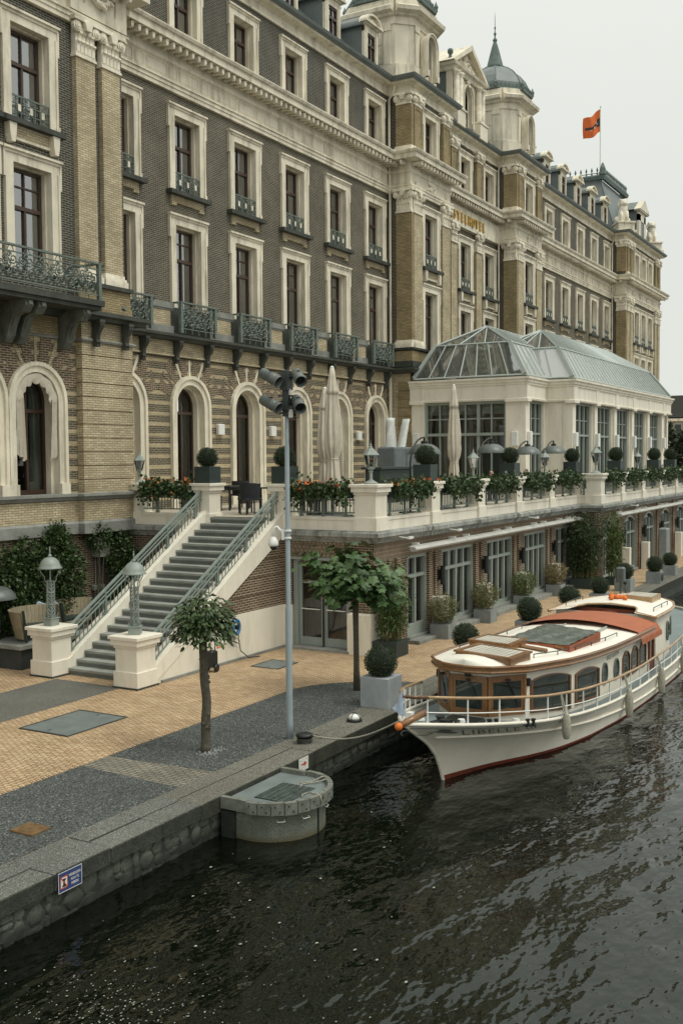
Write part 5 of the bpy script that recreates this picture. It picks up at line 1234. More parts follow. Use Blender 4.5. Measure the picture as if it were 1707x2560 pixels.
# far part: arched windows
yw2 = YP+.14
FW = [(x-1.0, x+1.0) for x in (41.75, 45.0, 48.4, 51.75, 55.1, 58.5, 61.9, 65.2, 68.6)]
def wallarc(mb, yf, xa, xb, z0, z1, holes, arch):
    for i, (a, c) in enumerate(holes):
        prev = holes[i-1][1] if i else xa
        mb.poly([(prev, yf, z0), (a, yf, z0), (a, yf, z1), (prev, yf, z1)])
        n = 8
        for k in range(n):
            q0, q1 = -1+2*k/n, -1+2*(k+1)/n; x0, x1 = a+(c-a)*k/n, a+(c-a)*(k+1)/n
            mb.poly([(x0, yf, 2.2+arch*(1-q0*q0)), (x1, yf, 2.2+arch*(1-q1*q1)), (x1, yf, z1), (x0, yf, z1)])
    mb.poly([(holes[-1][1], yf, z0), (xb, yf, z0), (xb, yf, z1), (holes[-1][1], yf, z1)])
b = MB(); wallarc(b, yw2, XJ+.06, 112, 0, 2.9, FW, .28); part('brick_wall', b, RBRICK, ter)
b = MB(); wallx(b, XJ+.06, yw2, yw+.1, 0, 2.9); part('brick_wall', b, RBRICK, ter)
for x in [40.35]+RX:
    b = MB(); b.box(x-.42, x+.3, yw2-.07, yw2+.1, 0, 2.86); part('brick_pier', b, RBRICK, ter)
for i, (a, c) in enumerate(FW):
    glazed(a, c, yw2, .12, 2.2, 1.72, 3, arch=.28)
    boxpart('white_plinth_block', c+.46, c+.76, yw2-.44, yw2-.12, 0, 1.2, RENDER)
b = MB(); wallgrid(b, yw2+1.5, XJ, 112, 0, 2.9); part('inner_wall', b, INTER, ter)
# rolled awnings
def awning(x0, x1, y, z):
    b = MB(); n = 10; pr = [(y-.08+.10*math.cos(2*PI*k/n), z+.066*math.sin(2*PI*k/n)) for k in range(n)]; b.yz(pr, x0, x1); b.box(x0, x1, y-.02, y+.06, z+.04, z+.08)
    o = part('awning_cassette', b, MATS.get('awning_metal') or plain('awning_metal', (.50, .49, .45), .5, .1, 2, .05, 40, bmp=.03, dirt=(.38, .37, .33)), ter)
    k = MB()
    for x in np.linspace(x0+.5, x1-.5, max(2, int((x1-x0)/3))): k.box(x-.03, x+.03, y-.02, y+.2, z+.07, z+.14)
    part('awning_bracket', k, WHITEP, o)
for x0, x1 in ((24.75, 28.2), (28.22, 31.7), (31.72, 35.2), (35.22, 38.0), (38.02, 39.7)): awning(x0, x1, YF-.12, 2.575)
for k in range(8): awning(42.0+4.2*k, 46.18+4.2*k, YP-.12, 2.62)
# wall lanterns (black cylinders) on the brick piers
wm = MB(); wm.lathe((0, -.13, 0), [(.075, 0), (.075, .5)], 10); wm.box(-.09, .09, -.05, 0, .1, .4); wm.box(-.10, .10, -.22, -.04, .5, .515); wm.box(-.10, .10, -.22, -.04, -.015, 0)
WLM = wm.mesh('wall_lantern', BLACK)
for i, x in enumerate((27.0, 30.28, 33.62, 37.05, 43.4, 46.9, 50.25, 53.65)):
    o = raw('wall_lantern', WLM, None, (x-.08, (yw if x < 40 else yw2)-.072, 1.42))
    tag(o, 'black cylinder wall lantern on the brick pier '+('left of the first wide window', 'between the first and second wide windows', 'between the second and third wide windows', 'just left of the tall bamboo clump', 'right of the first far arched window', 'between the second and third far arched windows', 'between the third and fourth far arched windows', 'right of the fourth far arched window')[i], 'wall lantern', 'black lanterns on the quay wall piers')
# spot heads on the ledge
for (x, y) in ((24.1, 12.0), (27.3, 12.0), (33.9, 12.0), (43.9, 11.1)):
    b = MB(); b.tube([(x, y+.1, 2.95), (x, y-.16, 2.93)], .018, 5); b.obox((x+.12, y-.16, 2.93), .30, .07, .06, .1); part('spot_head', b, WHITEP, ter)

# ================================================================== STAIRS
st = thing('stairs', 'wide outdoor stone staircase rising from the quay to the terrace with grey-green railings', 'stairs', (17.7, 16.4, 0))
N, RI = 21, 3.41/21; G0 = 17.72; GO = (XE-G0)/20.
for i in range(N):
    x = G0+GO*i; z = RI*(i+1); x1 = x+GO+.02 if i < N-1 else XE+.25
    b = MB(); b.cbox(x-.03, x1, 15.32, 17.52, z-.055, z, .006); part('tread', b, STEP, st)
    b = MB(); b.box(x, x+.05, 15.32, 17.52, z-RI+.0, z-.055); b.box(x-.028, x-.005, 15.33, 17.51, z-.085, z-.056); part('riser', b, STEPD, st)
b = MB(); b.add([(G0+.05, 15.4, 0), (XE, 15.4, 0), (XE, 15.4, 3.2), (G0+.05, 17.5, 0), (XE, 17.5, 0), (XE, 17.5, 3.2)], [(0, 1, 2), (3, 5, 4), (0, 2, 5, 3)]); part('stair_core', b, STEPD, st)
sl = 3.41/(XE-G0+GO)
def ztop(x): return .36+sl*(x-G0)
for (y0, y1) in ((14.99, 15.32), (17.52, 17.85)):
    b = MB(); xs_ = 17.7
    b.xz([(xs_, max(ztop(xs_)-.62, 0)), (XE+.05, ztop(XE)-.62), (XE+.05, ztop(XE)), (xs_, ztop(xs_))], y0, y1); part('stringer', b, RENDER, st)
b = MB(); b.xz([(17.7, 0), (XE+.05, 0), (XE+.05, 1.135), (19.6, 1.135), (17.9, .12)], 15.02, 15.3); part('white_base_wall', b, RENDER, st)
b = MB(); b.xz([(18.6, .9), (XE+.05, .9), (XE+.05, 3.2), (XE, 3.2)], 15.05, 15.29); part('brick_infill', b, RBRICK, st)
for z in (1.55, 1.98, 2.42):
    xl = G0+(z-.36+.62)/sl
    b = MB(); b.box(xl+.1, XE+.02, 15.035, 15.06, z, z+.055); part('brick_string', b, RBRICK, st)
b = MB(); b.xz([(17.7, 0), (XE, 0), (XE, 3.2), (17.7, .1)], 17.6, 17.82); part('left_side_wall', b, RENDER, st)
b = MB(); b.box(18.0, XE, 14.96, 15.03, 0, .06); part('base_strip', b, GREYSTONE, st)
pier(17.17, 17.79, 14.98, 15.6, 0.03, 1.155, st); pier(17.22, 17.84, 17.56, 18.18, 0.03, 1.155, st)
b = MB(); b.box(17.12, 17.84, 14.93, 15.65, 0, .04); b.box(17.17, 17.89, 17.51, 18.23, 0, .04); part('pier_foot', b, DARKSTONE, st)
for y in (15.16, 17.68):
    hr = MB(); zr = lambda x: 1.05+(4.13-1.05)/(23.03-17.85)*(x-17.85)
    hr.tube([(17.85, y, zr(17.85)), (23.03, y, zr(23.03))], .042, 8); R_ = part('handrail', hr, RAILG, st)
    lr = MB()
    for dz, r in ((-.13, .022), (-.235, .026), (-.60, .024)): lr.tube([(17.87, y, zr(17.87)+dz), (23.03, y, zr(23.03)+dz)], r, 6)
    part('lower_rails', lr, RAILG, R_)
    bl = MB(); x = 17.98
    while x < 23: bl.box(x-.009, x+.009, y-.009, y+.009, zr(x)-.6, zr(x)-.235); x += .135
    part('balusters', bl, RAILG, R_, kind='stuff')
    for x in (17.95, 19.15, 20.35, 21.55, 22.75):
        pm = MB(); pm.box(x-.03, x+.03, y-.02, y+.02, ztop(x)-.02, zr(x)-.02); pm.obox((x, y, ztop(x)+.02), .14, .09, .04, 0, 0, -math.atan(sl)); part('rail_post', pm, RAILG, R_)
# lattice lamps on the two bottom piers
def lattice_lamp(x, y, z, lab):
    t_ = thing('stair_lamp', lab, 'lamp', (x, y, z), 'lattice lamps on the stair piers')
    b = MB(); b.cbox(-.13, .13, -.13, .13, 0, .17, .01); b.cbox(-.145, .145, -.145, .145, .17, .19, .004); raw('base_box', b.mesh('base_box', LANT), t_)
    b = MB()
    for i in range(6):
        a = PI/3*i; b.tube([(.095*math.cos(a), .095*math.sin(a), .19), (.095*math.cos(a), .095*math.sin(a), 1.05)], .010, 4)
        for k in range(9):
            for s in (-1, 1):
                a2 = a+s*PI/3; z0 = .22+.088*k; b.tube([(.095*math.cos(a), .095*math.sin(a), z0), (.095*math.cos(a2), .095*math.sin(a2), z0+.088)], .007, 4, False)
    for zz in (.22, .5, .78, 1.04): b.tube([(.1*math.cos(PI/6*k), .1*math.sin(PI/6*k), zz) for k in range(13)], .008, 4)
    b.tube([(0, 0, .19), (0, 0, 1.32)], .018, 6)
    for i in range(4):
        a = PI/4+PI/2*i; c, s = math.cos(a), math.sin(a)
        b.tube([(.09*c, .09*s, 1.0), (.13*c, .13*s, 1.06), (.13*c, .13*s, 1.14), (.21*c, .21*s, 1.25), (.235*c, .235*s, 1.34)], .012, 5)
        b.tube([(.2*c*.7, .2*s*.7, .19), (.17*c, .17*s, .30), (.12*c, .12*s, .22)], .01, 4)
    raw('lattice_column', b.mesh('lattice_column', LANT), t_)
    b = MB(); b.smooth = True; b.lathe((0, 0, 0), [(.275, 1.335), (.28, 1.345), (.245, 1.37), (.235, 1.42), (.20, 1.50), (.14, 1.565), (.07, 1.595), (.03, 1.60)], 20, False); raw('dome_shade', b.mesh('dome_shade', LANT), t_)
    b = MB(); b.lathe((0, 0, 0), [(.03, 1.595), (.045, 1.63), (.03, 1.66), (.015, 1.67), (.014, 1.74), (.022, 1.76), (.014, 1.78), (.014, 1.84), (.004, 1.85)], 8); raw('finial', b.mesh('finial', LANT), t_)
    return t_
l1 = lattice_lamp(17.53, 17.87, 1.155, 'grey dome lamp on lattice column, on the left stair pier beside the bench seats')
l2 = dup(l1, (17.48, 15.29, 1.155), .5, 'grey dome lamp on lattice column, on the right stair pier in front of the steps')

# ================================================================== CONSERVATORY
con = thing('conservatory', 'cream pavilion with tall grey-green windows and a hipped glass roof on the terrace', 'conservatory', (50, 14, 3.41))
ZF = 3.412
def cb(n, x0, x1, y0, y1, z0, z1, m=RENDER, par=con, c=.012): return boxpart(n, x0, x1, y0, y1, z0, z1, m, par, c)
AX, AY, AB = 41.8, 15.05, 20.3
BX, BY, BE = 44.4, 13.85, 62.9
# pilasters of the near face and corners
cb('pillar', AX, AX+.5, 19.75, 20.38, ZF, 7.42); cb('pillar', AX, AX+.5, AY, 15.95, ZF, 7.42)
cb('pillar', AX+.5, 42.33, AY+.02, AY+.5, ZF, 7.42); cb('pillar', 44.2, 44.75, AY+.04, AY+.5, ZF, 7.42)
cb('side_wall', BX+.012, BX+.4, BY+.46, AY+.2, ZF, 7.42)
cols = [BX + 3.36*i for i in range(6)]
for i, x in enumerate(cols): cb('pillar', x, x+(.46 if i < 5 else .6), BY, BY+.45, ZF, 7.42)
for x in cols[1:5]: cb('pillar_side', x-.08, x-.004, BY+.12, BY+.45, ZF, 7.42)
cb('end_wall', BE, BE+.3, BY+.1, 20.3, ZF, 7.4)
FP = [(AX, 20.42), (AX, AY), (BX, AY), (BX, BY), (BE+.3, BY), (BE+.3, 20)]
b = MB(); b.sweep(FP, [(-.4, 7.40), (.10, 7.40), (.12, 7.47), (.05, 7.50), (.05, 8.02), (.10, 8.05), (.10, 8.12), (.15, 8.15), (.15, 8.25), (.22, 8.28), (.22, 8.36), (-.4, 8.42)]); part('fascia', b, RENDER, con)
for (x0, x1, y0, y1) in ((AX-.09, AX+.3, AY-.09, 15.95), (BX-.09, BX+.5, BY-.09, BY+.3), *[(x-.02, x+.46, BY-.085, BY+.2) for x in cols[1:]], (AX-.09, AX+.3, 19.75, 20.4)):
    cb('fascia_block', x0, x1, y0, y1, 7.46, 8.03); cb('capital_strip', x0-.06, x1+.06, y0-.05, y1, 7.33, 7.46)
# windows: near face (x = const)
def glazed_x(xf, ya, yb, zb, zt, ztr, cols, rows):
    f = MB(); t_ = .09; w_ = (yb-ya-2*t_)/cols
    for y in (ya, yb-t_): f.box(xf+.02, xf+.22, y, y+t_, zb, zt)
    f.box(xf+.02, xf+.22, ya+t_, yb-t_, zt-.12, zt); f.box(xf-.03, xf+.2, ya+t_, yb-t_, ztr-.07, ztr+.05); f.box(xf+.02, xf+.2, ya+t_, yb-t_, zb, zb+.25)
    for i in range(cols+1):
        y = ya+t_+w_*i; ww = (.07 if i % 2 == 0 else .03) if 0 < i < cols else .02; f.box(xf+.05, xf+.2, y-ww, y+ww, zb, zt)
    for z in rows: f.box(xf+.08, xf+.18, ya, yb, z-.025, z+.025)
    o = part('window', f, FRAMEG, con); zs = sorted([zb+.25, ztr, zt-.12]+list(rows))
    for i in range(cols):
        for j in range(len(zs)-1):
            y0, y1 = ya+t_+w_*i, ya+t_+w_*(i+1); p = MB(); p.poly([(xf+.13, y1, zs[j]), (xf+.13, y0, zs[j]), (xf+.13, y0, zs[j+1]), (xf+.13, y1, zs[j+1])]); part('pane', p, GLASSL, o)
            if j == len(zs)-2: q = MB(); q.poly([(xf+.3, y1, zs[j+1]-.42), (xf+.3, y0, zs[j+1]-.42), (xf+.3, y0, zs[j+1]), (xf+.3, y1, zs[j+1])]); part('roller_blind', q, CURT, o)
glazed_x(AX+.1, 15.95, 19.75, ZF, 7.40, 6.0, 6, (6.66,))
glazed(42.33, 44.2, AY+.12, ZF, 7.38, 6.0, 3, par=con, rows=(6.66,))
for i in range(5): glazed(cols[i]+.46, cols[i+1]-.09, BY+.2, ZF, 7.38, 5.95, 4, par=con, rows=(6.62,))
# wall lights on the pillars
sm_ = MB(); sm_.cbox(-.14, .14, -.16, 0, -.3, .3, .02); SC = sm_.mesh('pillar_light', WHITEP)
spots = [(AX+.29, AY-.0, 5.78, 'on the near corner pillar of the conservatory')] + [(x+.2, BY, 5.75, 'on the '+('second', 'third', 'fourth', 'fifth', 'sixth', 'last')[i]+' pillar of the conservatory front') for i, x in enumerate(cols)]
for x, y, z, l in spots:
    o = raw('pillar_light', SC, None, (x, y-.002, z)); tag(o, 'flat white light box '+l, 'wall light', 'white light boxes on the conservatory pillars')
for y, l in ((15.5, 'beside the near corner'), (20.1, 'at the left end of the near face')):
    o = raw('pillar_light', SC, None, (AX-.002, y, 5.78)); o.rotation_euler.z = -PI/2; tag(o, 'flat white light box on the conservatory pillar '+l, 'wall light', 'white light boxes on the conservatory pillars')
# glass roof
bars = MB()
def roofface(q, n, m=None, bw=.035):
    """glazed slope: q = bottom-left, bottom-right, top-right, top-left; n panes across"""
    a, b_, c, d = [Vector(v) for v in q]
    nrm = (b_-a).cross(d-a).normalized()
    if nrm.z < 0: nrm = -nrm
    for i in range(n):
        p = MB(); p.poly([a.lerp(b_, i/n), a.lerp(b_, (i+1)/n), d.lerp(c, (i+1)/n), d.lerp(c, i/n)]); part('roof_pane', p, m or GLASSR, con)
    for i in range(n+1):
        s, e = a.lerp(b_, i/n)+nrm*.02, d.lerp(c, i/n)+nrm*.02
        if (e-s).length > .05: bars.tube([s, e], bw*(1.6 if i in (0, n) else 1), 4)
    bars.tube([a+nrm*.02, b_+nrm*.02], bw*1.1, 4); 
    if (c-d).length > .05: bars.tube([d+nrm*.02, c+nrm*.02], bw*1.1, 4)
ze, zb, za = 8.44, 9.93, 10.86
A1, A2, A3, A4 = (AX-.1, 20.2, ze), (AX-.1, AY-.0, ze), (42.55, 16.05, zb), (42.55, 19.5, zb); AP = (44.2, 17.75, za)
roofface([A1, A2, A3, A4], 7)
a3, a4, ap = Vector(A3), Vector(A4), Vector(AP)
for i in range(3):
    p = MB(); p.poly([a4.lerp(a3, i/3), a4.lerp(a3, (i+1)/3), ap]); part('roof_pane', p, GLASSR, con); bars.tube([a4.lerp(a3, i/3)+Vector((-.02, 0, .02)), ap+Vector((0, 0, .02))], .035, 4)
bars.tube([a3+Vector((0, 0, .02)), ap], .05, 4)
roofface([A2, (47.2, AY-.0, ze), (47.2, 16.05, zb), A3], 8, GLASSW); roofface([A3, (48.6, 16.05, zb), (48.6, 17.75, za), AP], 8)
roofface([(48.6, 20.2, ze), A1, A4, (48.6, 19.5, zb)], 6); roofface([(48.6, 19.5, zb), A4, AP, (48.6, 17.75, za)], 6)
B1, B2, B3, B4 = (BX-.05, 19.4, ze), (BX-.05, BY-.0, ze), (BX+.95, 14.85, 9.86), (BX+.95, 18.4, 9.86); BP = (48.2, 16.6, 11.0); BQ = (59.5, 16.6, 11.0)
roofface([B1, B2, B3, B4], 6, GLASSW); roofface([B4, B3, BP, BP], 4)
E1, E2, E3, E4 = (BE+.3, BY, ze), (BE+.3, 19.4, ze), (BE-.7, 18.4, 9.86), (BE-.7, 14.85, 9.86)
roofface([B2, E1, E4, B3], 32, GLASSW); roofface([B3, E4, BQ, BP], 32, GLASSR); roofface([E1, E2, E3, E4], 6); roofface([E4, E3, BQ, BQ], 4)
roofface([E2, B1, B4, E3], 12); roofface([E3, B4, BP, BQ], 12)
part('glazing_bars', bars, plain('roof_bar_paint', (.36, .40, .375), .45, .1, 2, .05, 40, bmp=0), con)
for p, q in ((A2, A3), (A1, A4), (B2, B3), (E1, E4)):
    hb = MB(); P, Q = Vector(p), Vector(q); hb.tube([P+Vector((0, 0, .03)), Q+Vector((0, 0, .03))], .11, 4); part('hip_cap', hb, FRAMEG, con)
b = MB(); b.box(AX+1, BE, 19.9, 20.1, ZF, 7.4); b.box(AX+.6, AX+.65, AY+.6, 19.6, 7.38, 7.40); part('rear_wall', b, plain('inner_wall_paint', (.20, .19, .16), .9, .1, 1, .05, 20, bmp=0), con)
b = MB()
for k in range(5): b.box(AX+.3, BE-.2, 15.2+k*1.1, 15.3+k*1.1, 8.1, 8.3)
part('roof_beams', b, FRAMEG, con)

# ================================================================== BOAT
boat = thing('canal_boat', 'cream saloon boat with varnished wheelhouse and rust-red canopy moored along the quay', 'boat', (15, 7.38, WZ))
def ax(X): return 7.38-.015*(X-15)
def L(X, tab): return float(np.interp(X, [p[0] for p in tab], [p[1] for p in tab]))
TD = [(14.9, .03), (15.15, .2), (15.4, .38), (16, .70), (17, 1.05), (18, 1.28), (19.5, 1.50), (21, 1.60), (23, 1.65), (26, 1.65), (29, 1.55), (31, 1.32), (32.4, .9), (33.0, .5), (33.2, .03)]
TW = [(16.34, .01), (17.47, .39), (18.2, .78), (18.93, 1.08), (20.16, 1.35), (22, 1.53), (24.2, 1.58), (27.6, 1.52), (30.5, 1.15), (32.5, .4), (33.0, .02)]
TZ = [(14.9, .68), (15.4, .60), (16, .5), (17, .35), (18, .20), (19.5, .05), (21, -.05), (23, -.12), (26, -.12), (29, -.02), (31, .10), (33.2, .28)]
TS = [(-1.0, 16.6), (-.6, 16.34), (-.35, 16.22), (-.1, 16.06), (.2, 15.72), (.45, 15.28), (.6, 15.02), (.68, 14.9)]
def sm(tab, X):      # smooth interpolation
    h = .35; return sum(L(X+o, tab) for o in (-h, -h/2, 0, h/2, h))/5 if tab[0][0]+.4 < X < tab[-1][0]-.4 else L(X, tab)
def zdeck(X): return sm(TZ, X)
def hull(u, v, side):
    """u 0..1 bow to stern, v 0 waterline .. 1 deck edge, negative below water"""
    if v < 0: Bd = L(16.34+u*16.86, TW)*(1+v*.5); zz = WZ+v*.5; xb = 16.34-v*.3; X = xb+u*(33.0-xb); return Vector((X, ax(X)-side*Bd, zz))
    Xd = 14.9+u*18.3; Xw = 16.34+u*16.66; zz = WZ+v*(zdeck(Xd)-WZ)
    zb = WZ+v*(.68-WZ); xb = L(zb, TS); X = xb+u*(33.2-xb-(1-v)*.2)
    f = v**1.25; B = sm(TW, Xw)*(1-f)+sm(TD, Xd)*f
    return Vector((X, ax(X)-side*B, zz))
us = [0, .004, .012, .022, .035, .05, .07, .09, .115, .14, .17, .2, .24, .28, .33, .38, .44, .5, .56, .62, .68, .74, .8, .85, .9, .935, .96, .98, .99, 1]
def hull_grid(v0s, name, m, par=boat):
    b = MB(); b.smooth = True
    for side in (1, -1): b.loft([[hull(u, v, side) for v in v0s] for u in us], False, False)
    return part(name, b, m, par)
hull_grid([.07, .12, .2, .3, .4, .5, .6, .7, .8, .9, 1.0], 'hull', BOATW); hull_grid([-.8, -.4, 0, .035, .07], 'hull_bottom', ANTI)
def along(v, side, off=0., dz=0., u0=0., u1=1., n=60): return [hull(u0+(u1-u0)*(k/n)**1.3, v, side)+Vector((0, -side*off, dz)) for k in range(n+1)]
b = MB(); b.smooth = True
for s in (1, -1): b.tube([hull(u, 1-(.325-.04*min(1, u*5))/(zdeck(14.9+u*18.3)-WZ), s)+Vector((0, -s*.012, 0)) for u in [.012+.988*(k/60)**1.3 for k in range(61)]], .024, 6); b.tube(along(1.0, s, -.01, .02), .035, 6)
part('rubbing_strake', b, BOATW, boat)
b = MB()
for s in (1, -1): b.tube(along(.62, s, .0, 0, .01, .3), .006, 4); 
part('hull_line', b, BOATW, boat)
st_ = MB(); st_.tube([(L(WZ+v*(.68-WZ), TS)-.01, ax(15.5), WZ+v*(.68-WZ)) for v in (0, .1, .2, .3, .4, .5, .6, .7, .8, .9, 1)], .035, 6); part('stem', st_, BOATW, boat)
dk = MB(); R = []
for k in range(61):
    u = k/60; p, q = hull(u, 1, 1), hull(u, 1, -1); R.append([p+Vector((0, .02, -.05)), (p+q)/2+Vector((0, 0, -.02)), q+Vector((0, -.02, -.05))])
dk.loft(R, False, False); part('deck', dk, BOATD, boat)
# --- deckhouse
TC = [(17.42, .36), (18.0, .86), (19.5, 1.12), (21, 1.22), (23, 1.28), (25.2, 1.28)]
TR = [(17.2, 1.17), (17.6, 1.17), (20, 1.0), (22, .905), (25.2, .85), (26, .85)]
def zr_(X): return L(X, TR)
def side_t(X): return L(X, TC)
def cpt(X, z, off=0., s=1): return Vector((X, ax(X)-s*(side_t(X)+off), z))
b = MB()
ring = [(17.42, .36), (18.0, .86)] + [(x, side_t(x)) for x in (18.6, 19.2, 19.8, 20.4, 21, 21.8, 22.6, 23.4, 24.2, 25.1)]
pts = [(x, t) for x, t in ring] ; pts2 = [(x, -t) for x, t in ring[::-1]]
full = pts2 + pts
b.loft([[(x, ax(x)-t, zdeck(x)-.1) for x, t in full], [(x, ax(x)-t, zr_(x)-.03) for x, t in full]], True, False)
part('deckhouse', b, BOATW, boat)
DGL = plain('dark_boat_glass', (.022, .030, .025), .04, .5, 2, .05, 20, bmp=0, spec=.5)
def side_window(pts, s=1, fw=.075, name='saloon_window', m=DVARN):
    """pts: inner outline in (X, z); varnished frame round it"""
    c = (sum(p[0] for p in pts)/len(pts), sum(p[1] for p in pts)/len(pts))
    def grow(p, d):
        hx_, hz_ = max(abs(q[0]-c[0]) for q in pts), max(abs(q[1]-c[1]) for q in pts)
        cl = lambda a: max(-1., min(1., a))
        return (p[0]+d*cl((p[0]-c[0])/hx_*1.05), p[1]+d*cl((p[1]-c[1])/hz_*1.6))
    f = MB(); n = len(pts)
    f.loft([[cpt(*grow(p, fw), .004, s) for p in pts], [cpt(*grow(p, fw), .03, s) for p in pts], [cpt(*p, .03, s) for p in pts], [cpt(*p, .004, s) for p in pts]], True, False)
    o = part(name, f, m, boat); g_ = MB(); g_.poly([cpt(*p, .012, s) for p in pts]); part('pane', g_, DGL, o); return o
def arched(x0, x1, zb0, zb1, zt0, zt1, rise):
    n = 8; P = [(x0, zb0), (x1, zb1)]
    for k in range(n+1): q = k/n; P.append((x1+(x0-x1)*q, zt1+(zt0-zt1)*q+rise*(1-(2*q-1)**2)))
    return P
for s in (1, -1):
    side_window(arched(18.22, 19.62, .36, .14, .86, .74, .07), s); side_window(arched(20.0, 21.18, .16, .06, .68, .60, .07), s)
    for (xc, zc) in ((21.62, .42), (22.40, .385)): side_window([(xc+.15*math.cos(a*PI/8), zc+.205*math.sin(a*PI/8)) for a in range(16)], s, .03, 'porthole', IRON)
    for (xa, xb) in ((22.88, 23.36), (23.58, 24.06), (24.28, 24.76)): side_window(arched(xa, xb, .10, .10, .52, .51, .13), s, .04, 'arched_window')
# front windows on three facets
def facet(p, q, za, zb, lab='wheelhouse_window'):
    P, Q = Vector((p[0], ax(p[0])-p[1])), Vector((q[0], ax(q[0])-q[1])); u = (Q-P); n_ = Vector((u.y, -u.x)).normalized()
    if n_.x > 0: n_ = -n_
    def at(f, z, o): v = P+u*f+n_*o; return Vector((v.x, v.y, z))
    f = MB()
    def bar(f0, f1, z0, z1, o=.035): f.add([at(a, z, w_) for z in (z0, z1) for a, w_ in ((f0, .002), (f1, .002), (f1, o), (f0, o))], [(0, 1, 2, 3), (4, 7, 6, 5), (0, 4, 5, 1), (1, 5, 6, 2), (2, 6, 7, 3), (3, 7, 4, 0)])
    L_ = u.length; e = .05/L_
    bar(0, 1, za-.07, za); bar(0, 1, zb, zb+.06); bar(0, e, za, zb); bar(1-e, 1, za, zb); bar(e, 2*e, za+.0, zb, .02); bar(1-2*e, 1-e, za, zb, .02); bar(2*e, 1-2*e, za, za+.05, .02); bar(2*e, 1-2*e, zb-.05, zb, .02)
    o = part(lab, f, VARN, boat); g_ = MB(); g_.poly([at(2*e, za+.05, .01), at(1-2*e, za+.05, .01), at(1-2*e, zb-.05, .01), at(2*e, zb-.05, .01)]); part('pane', g_, DGL, o)
    w_ = MB(); a_, c_ = at(.5, zb-.02, .06), at(.68, za+.28, .05); w_.tube([a_, c_], .009, 5); w_.tube([at(.62, za+.42, .045), at(.78, za+.1, .045)], .012, 5); w_.obox(a_, .06, .06, .05); part('wiper', w_, BLACK, o)
facet((17.42, -.36), (17.42, .36), .38, .98); facet((17.42, .36), (18.0, .86), .38, .98); facet((18.0, -.86), (17.42, -.36), .38, .98)
b = MB()
for s in (1, -1): b.obox((18.05, ax(18)-s*.90, .88), .07, .07, .14)
b.lathe((17.36, ax(17.4), 0), [(.0, 1.02), (.06, 1.03), (.065, 1.10), (.05, 1.15), (.0, 1.155)], 10); part('headlamp', b, BLACK, boat)
# roof with rounded front and varnished edge
ro = [(17.22, 0), (17.24, .22), (17.32, .48), (17.52, .72), (17.88, .96)] + [(x, side_t(x)+.13) for x in (18.6, 19.4, 20.2, 21, 22, 23, 24, 25.2)]
def roofring(k, dz, zf): return [(x, ax(x)-s*t*k, zr_(x)+dz+zf*(1-k*k)) for s, seq in ((1, ro), (-1, ro[::-1])) for x, t in seq]
b = MB(); b.smooth = True
grid = [[(x, ax(x)-t*q, zr_(x)+.05+.15*(1-q*q)) for q in (1, .75, .5, .25, 0, -.25, -.5, -.75, -1)] for x, t in ro]
b.loft(grid, False, False); part('roof', b, BOATR, boat)
b = MB()
edge = [(x, ax(x)-t, zr_(x)) for x, t in ro[::-1]] + [(x, ax(x)+t, zr_(x)) for x, t in ro[1:]]
b.loft([[Vector(p)+Vector(o) for o in ((0, 0, -.06), (0, 0, .075))] for p in edge], False, False)
part('roof_edge', b, VARN, boat)
b = MB(); b.tube([Vector(p)+Vector((0, 0, .065)) for p in edge], .028, 6); b.tube([Vector(p)+Vector((0, 0, -.03)) for p in edge], .024, 6); part('roof_edge_moulding', b, VARN, boat)
def rz(x, t): T = L(x, ro[4:]) if x > 17.9 else .9; return zr_(x)+.05+.15*(1-min(1, (t/T))**2)
def rhatch(name, quad, h=.075, planks=9):
    q = [Vector((x, y, 0)) for x, y in quad]; zt = max(rz(v.x, ax(v.x)-v.y) for v in q)-.0
    c = sum(q, Vector())/4; f = MB(); inn = [c+(v-c)*.86 for v in q]
    f.loft([[Vector((v.x, v.y, zt-.1)) for v in q], [Vector((v.x, v.y, zt+h)) for v in q], [Vector((v.x, v.y, zt+h)) for v in inn], [Vector((v.x, v.y, zt+h-.02)) for v in inn]], True, False)
    g_ = [c+(v-c)*1.06 for v in q]; f.loft([[Vector((v.x, v.y, zt+h-.03)) for v in g_], [Vector((v.x, v.y, zt+h+.006)) for v in g_], [Vector((v.x, v.y, zt+h+.006)) for v in inn]], True, False)
    o = part(name, f, VARN, boat)
    for k in range(planks):
        p = MB(); a0, a1 = k/planks+.006, (k+1)/planks-.006
        p.poly([Vector((*(inn[i].lerp(inn[j], a))[:2], zt+h-.004)) for i, j, a in ((0, 3, a0), (1, 2, a0), (1, 2, a1), (0, 3, a1))]); part('plank', p, TEAK, o)
rhatch('roof_hatch', [(18.72, 7.68), (17.86, 7.80), (17.55, 6.60), (18.38, 6.52)]); rhatch('roof_hatch', [(19.83, 7.98), (19.12, 8.05), (18.90, 7.13), (19.73, 7.10)], .1)
b = MB(); b.tube([(19.45, 7.18, rz(19.4, 0)+.03), (19.33, 6.52, rz(19.3, .75)+.05)], .04, 4); b.tube([(20.3, 7.2, rz(20.2, 0)+.03), (20.0, 6.4, rz(20, .8)+.04)], .03, 4); part('hatch_slide', b, VARN, boat)
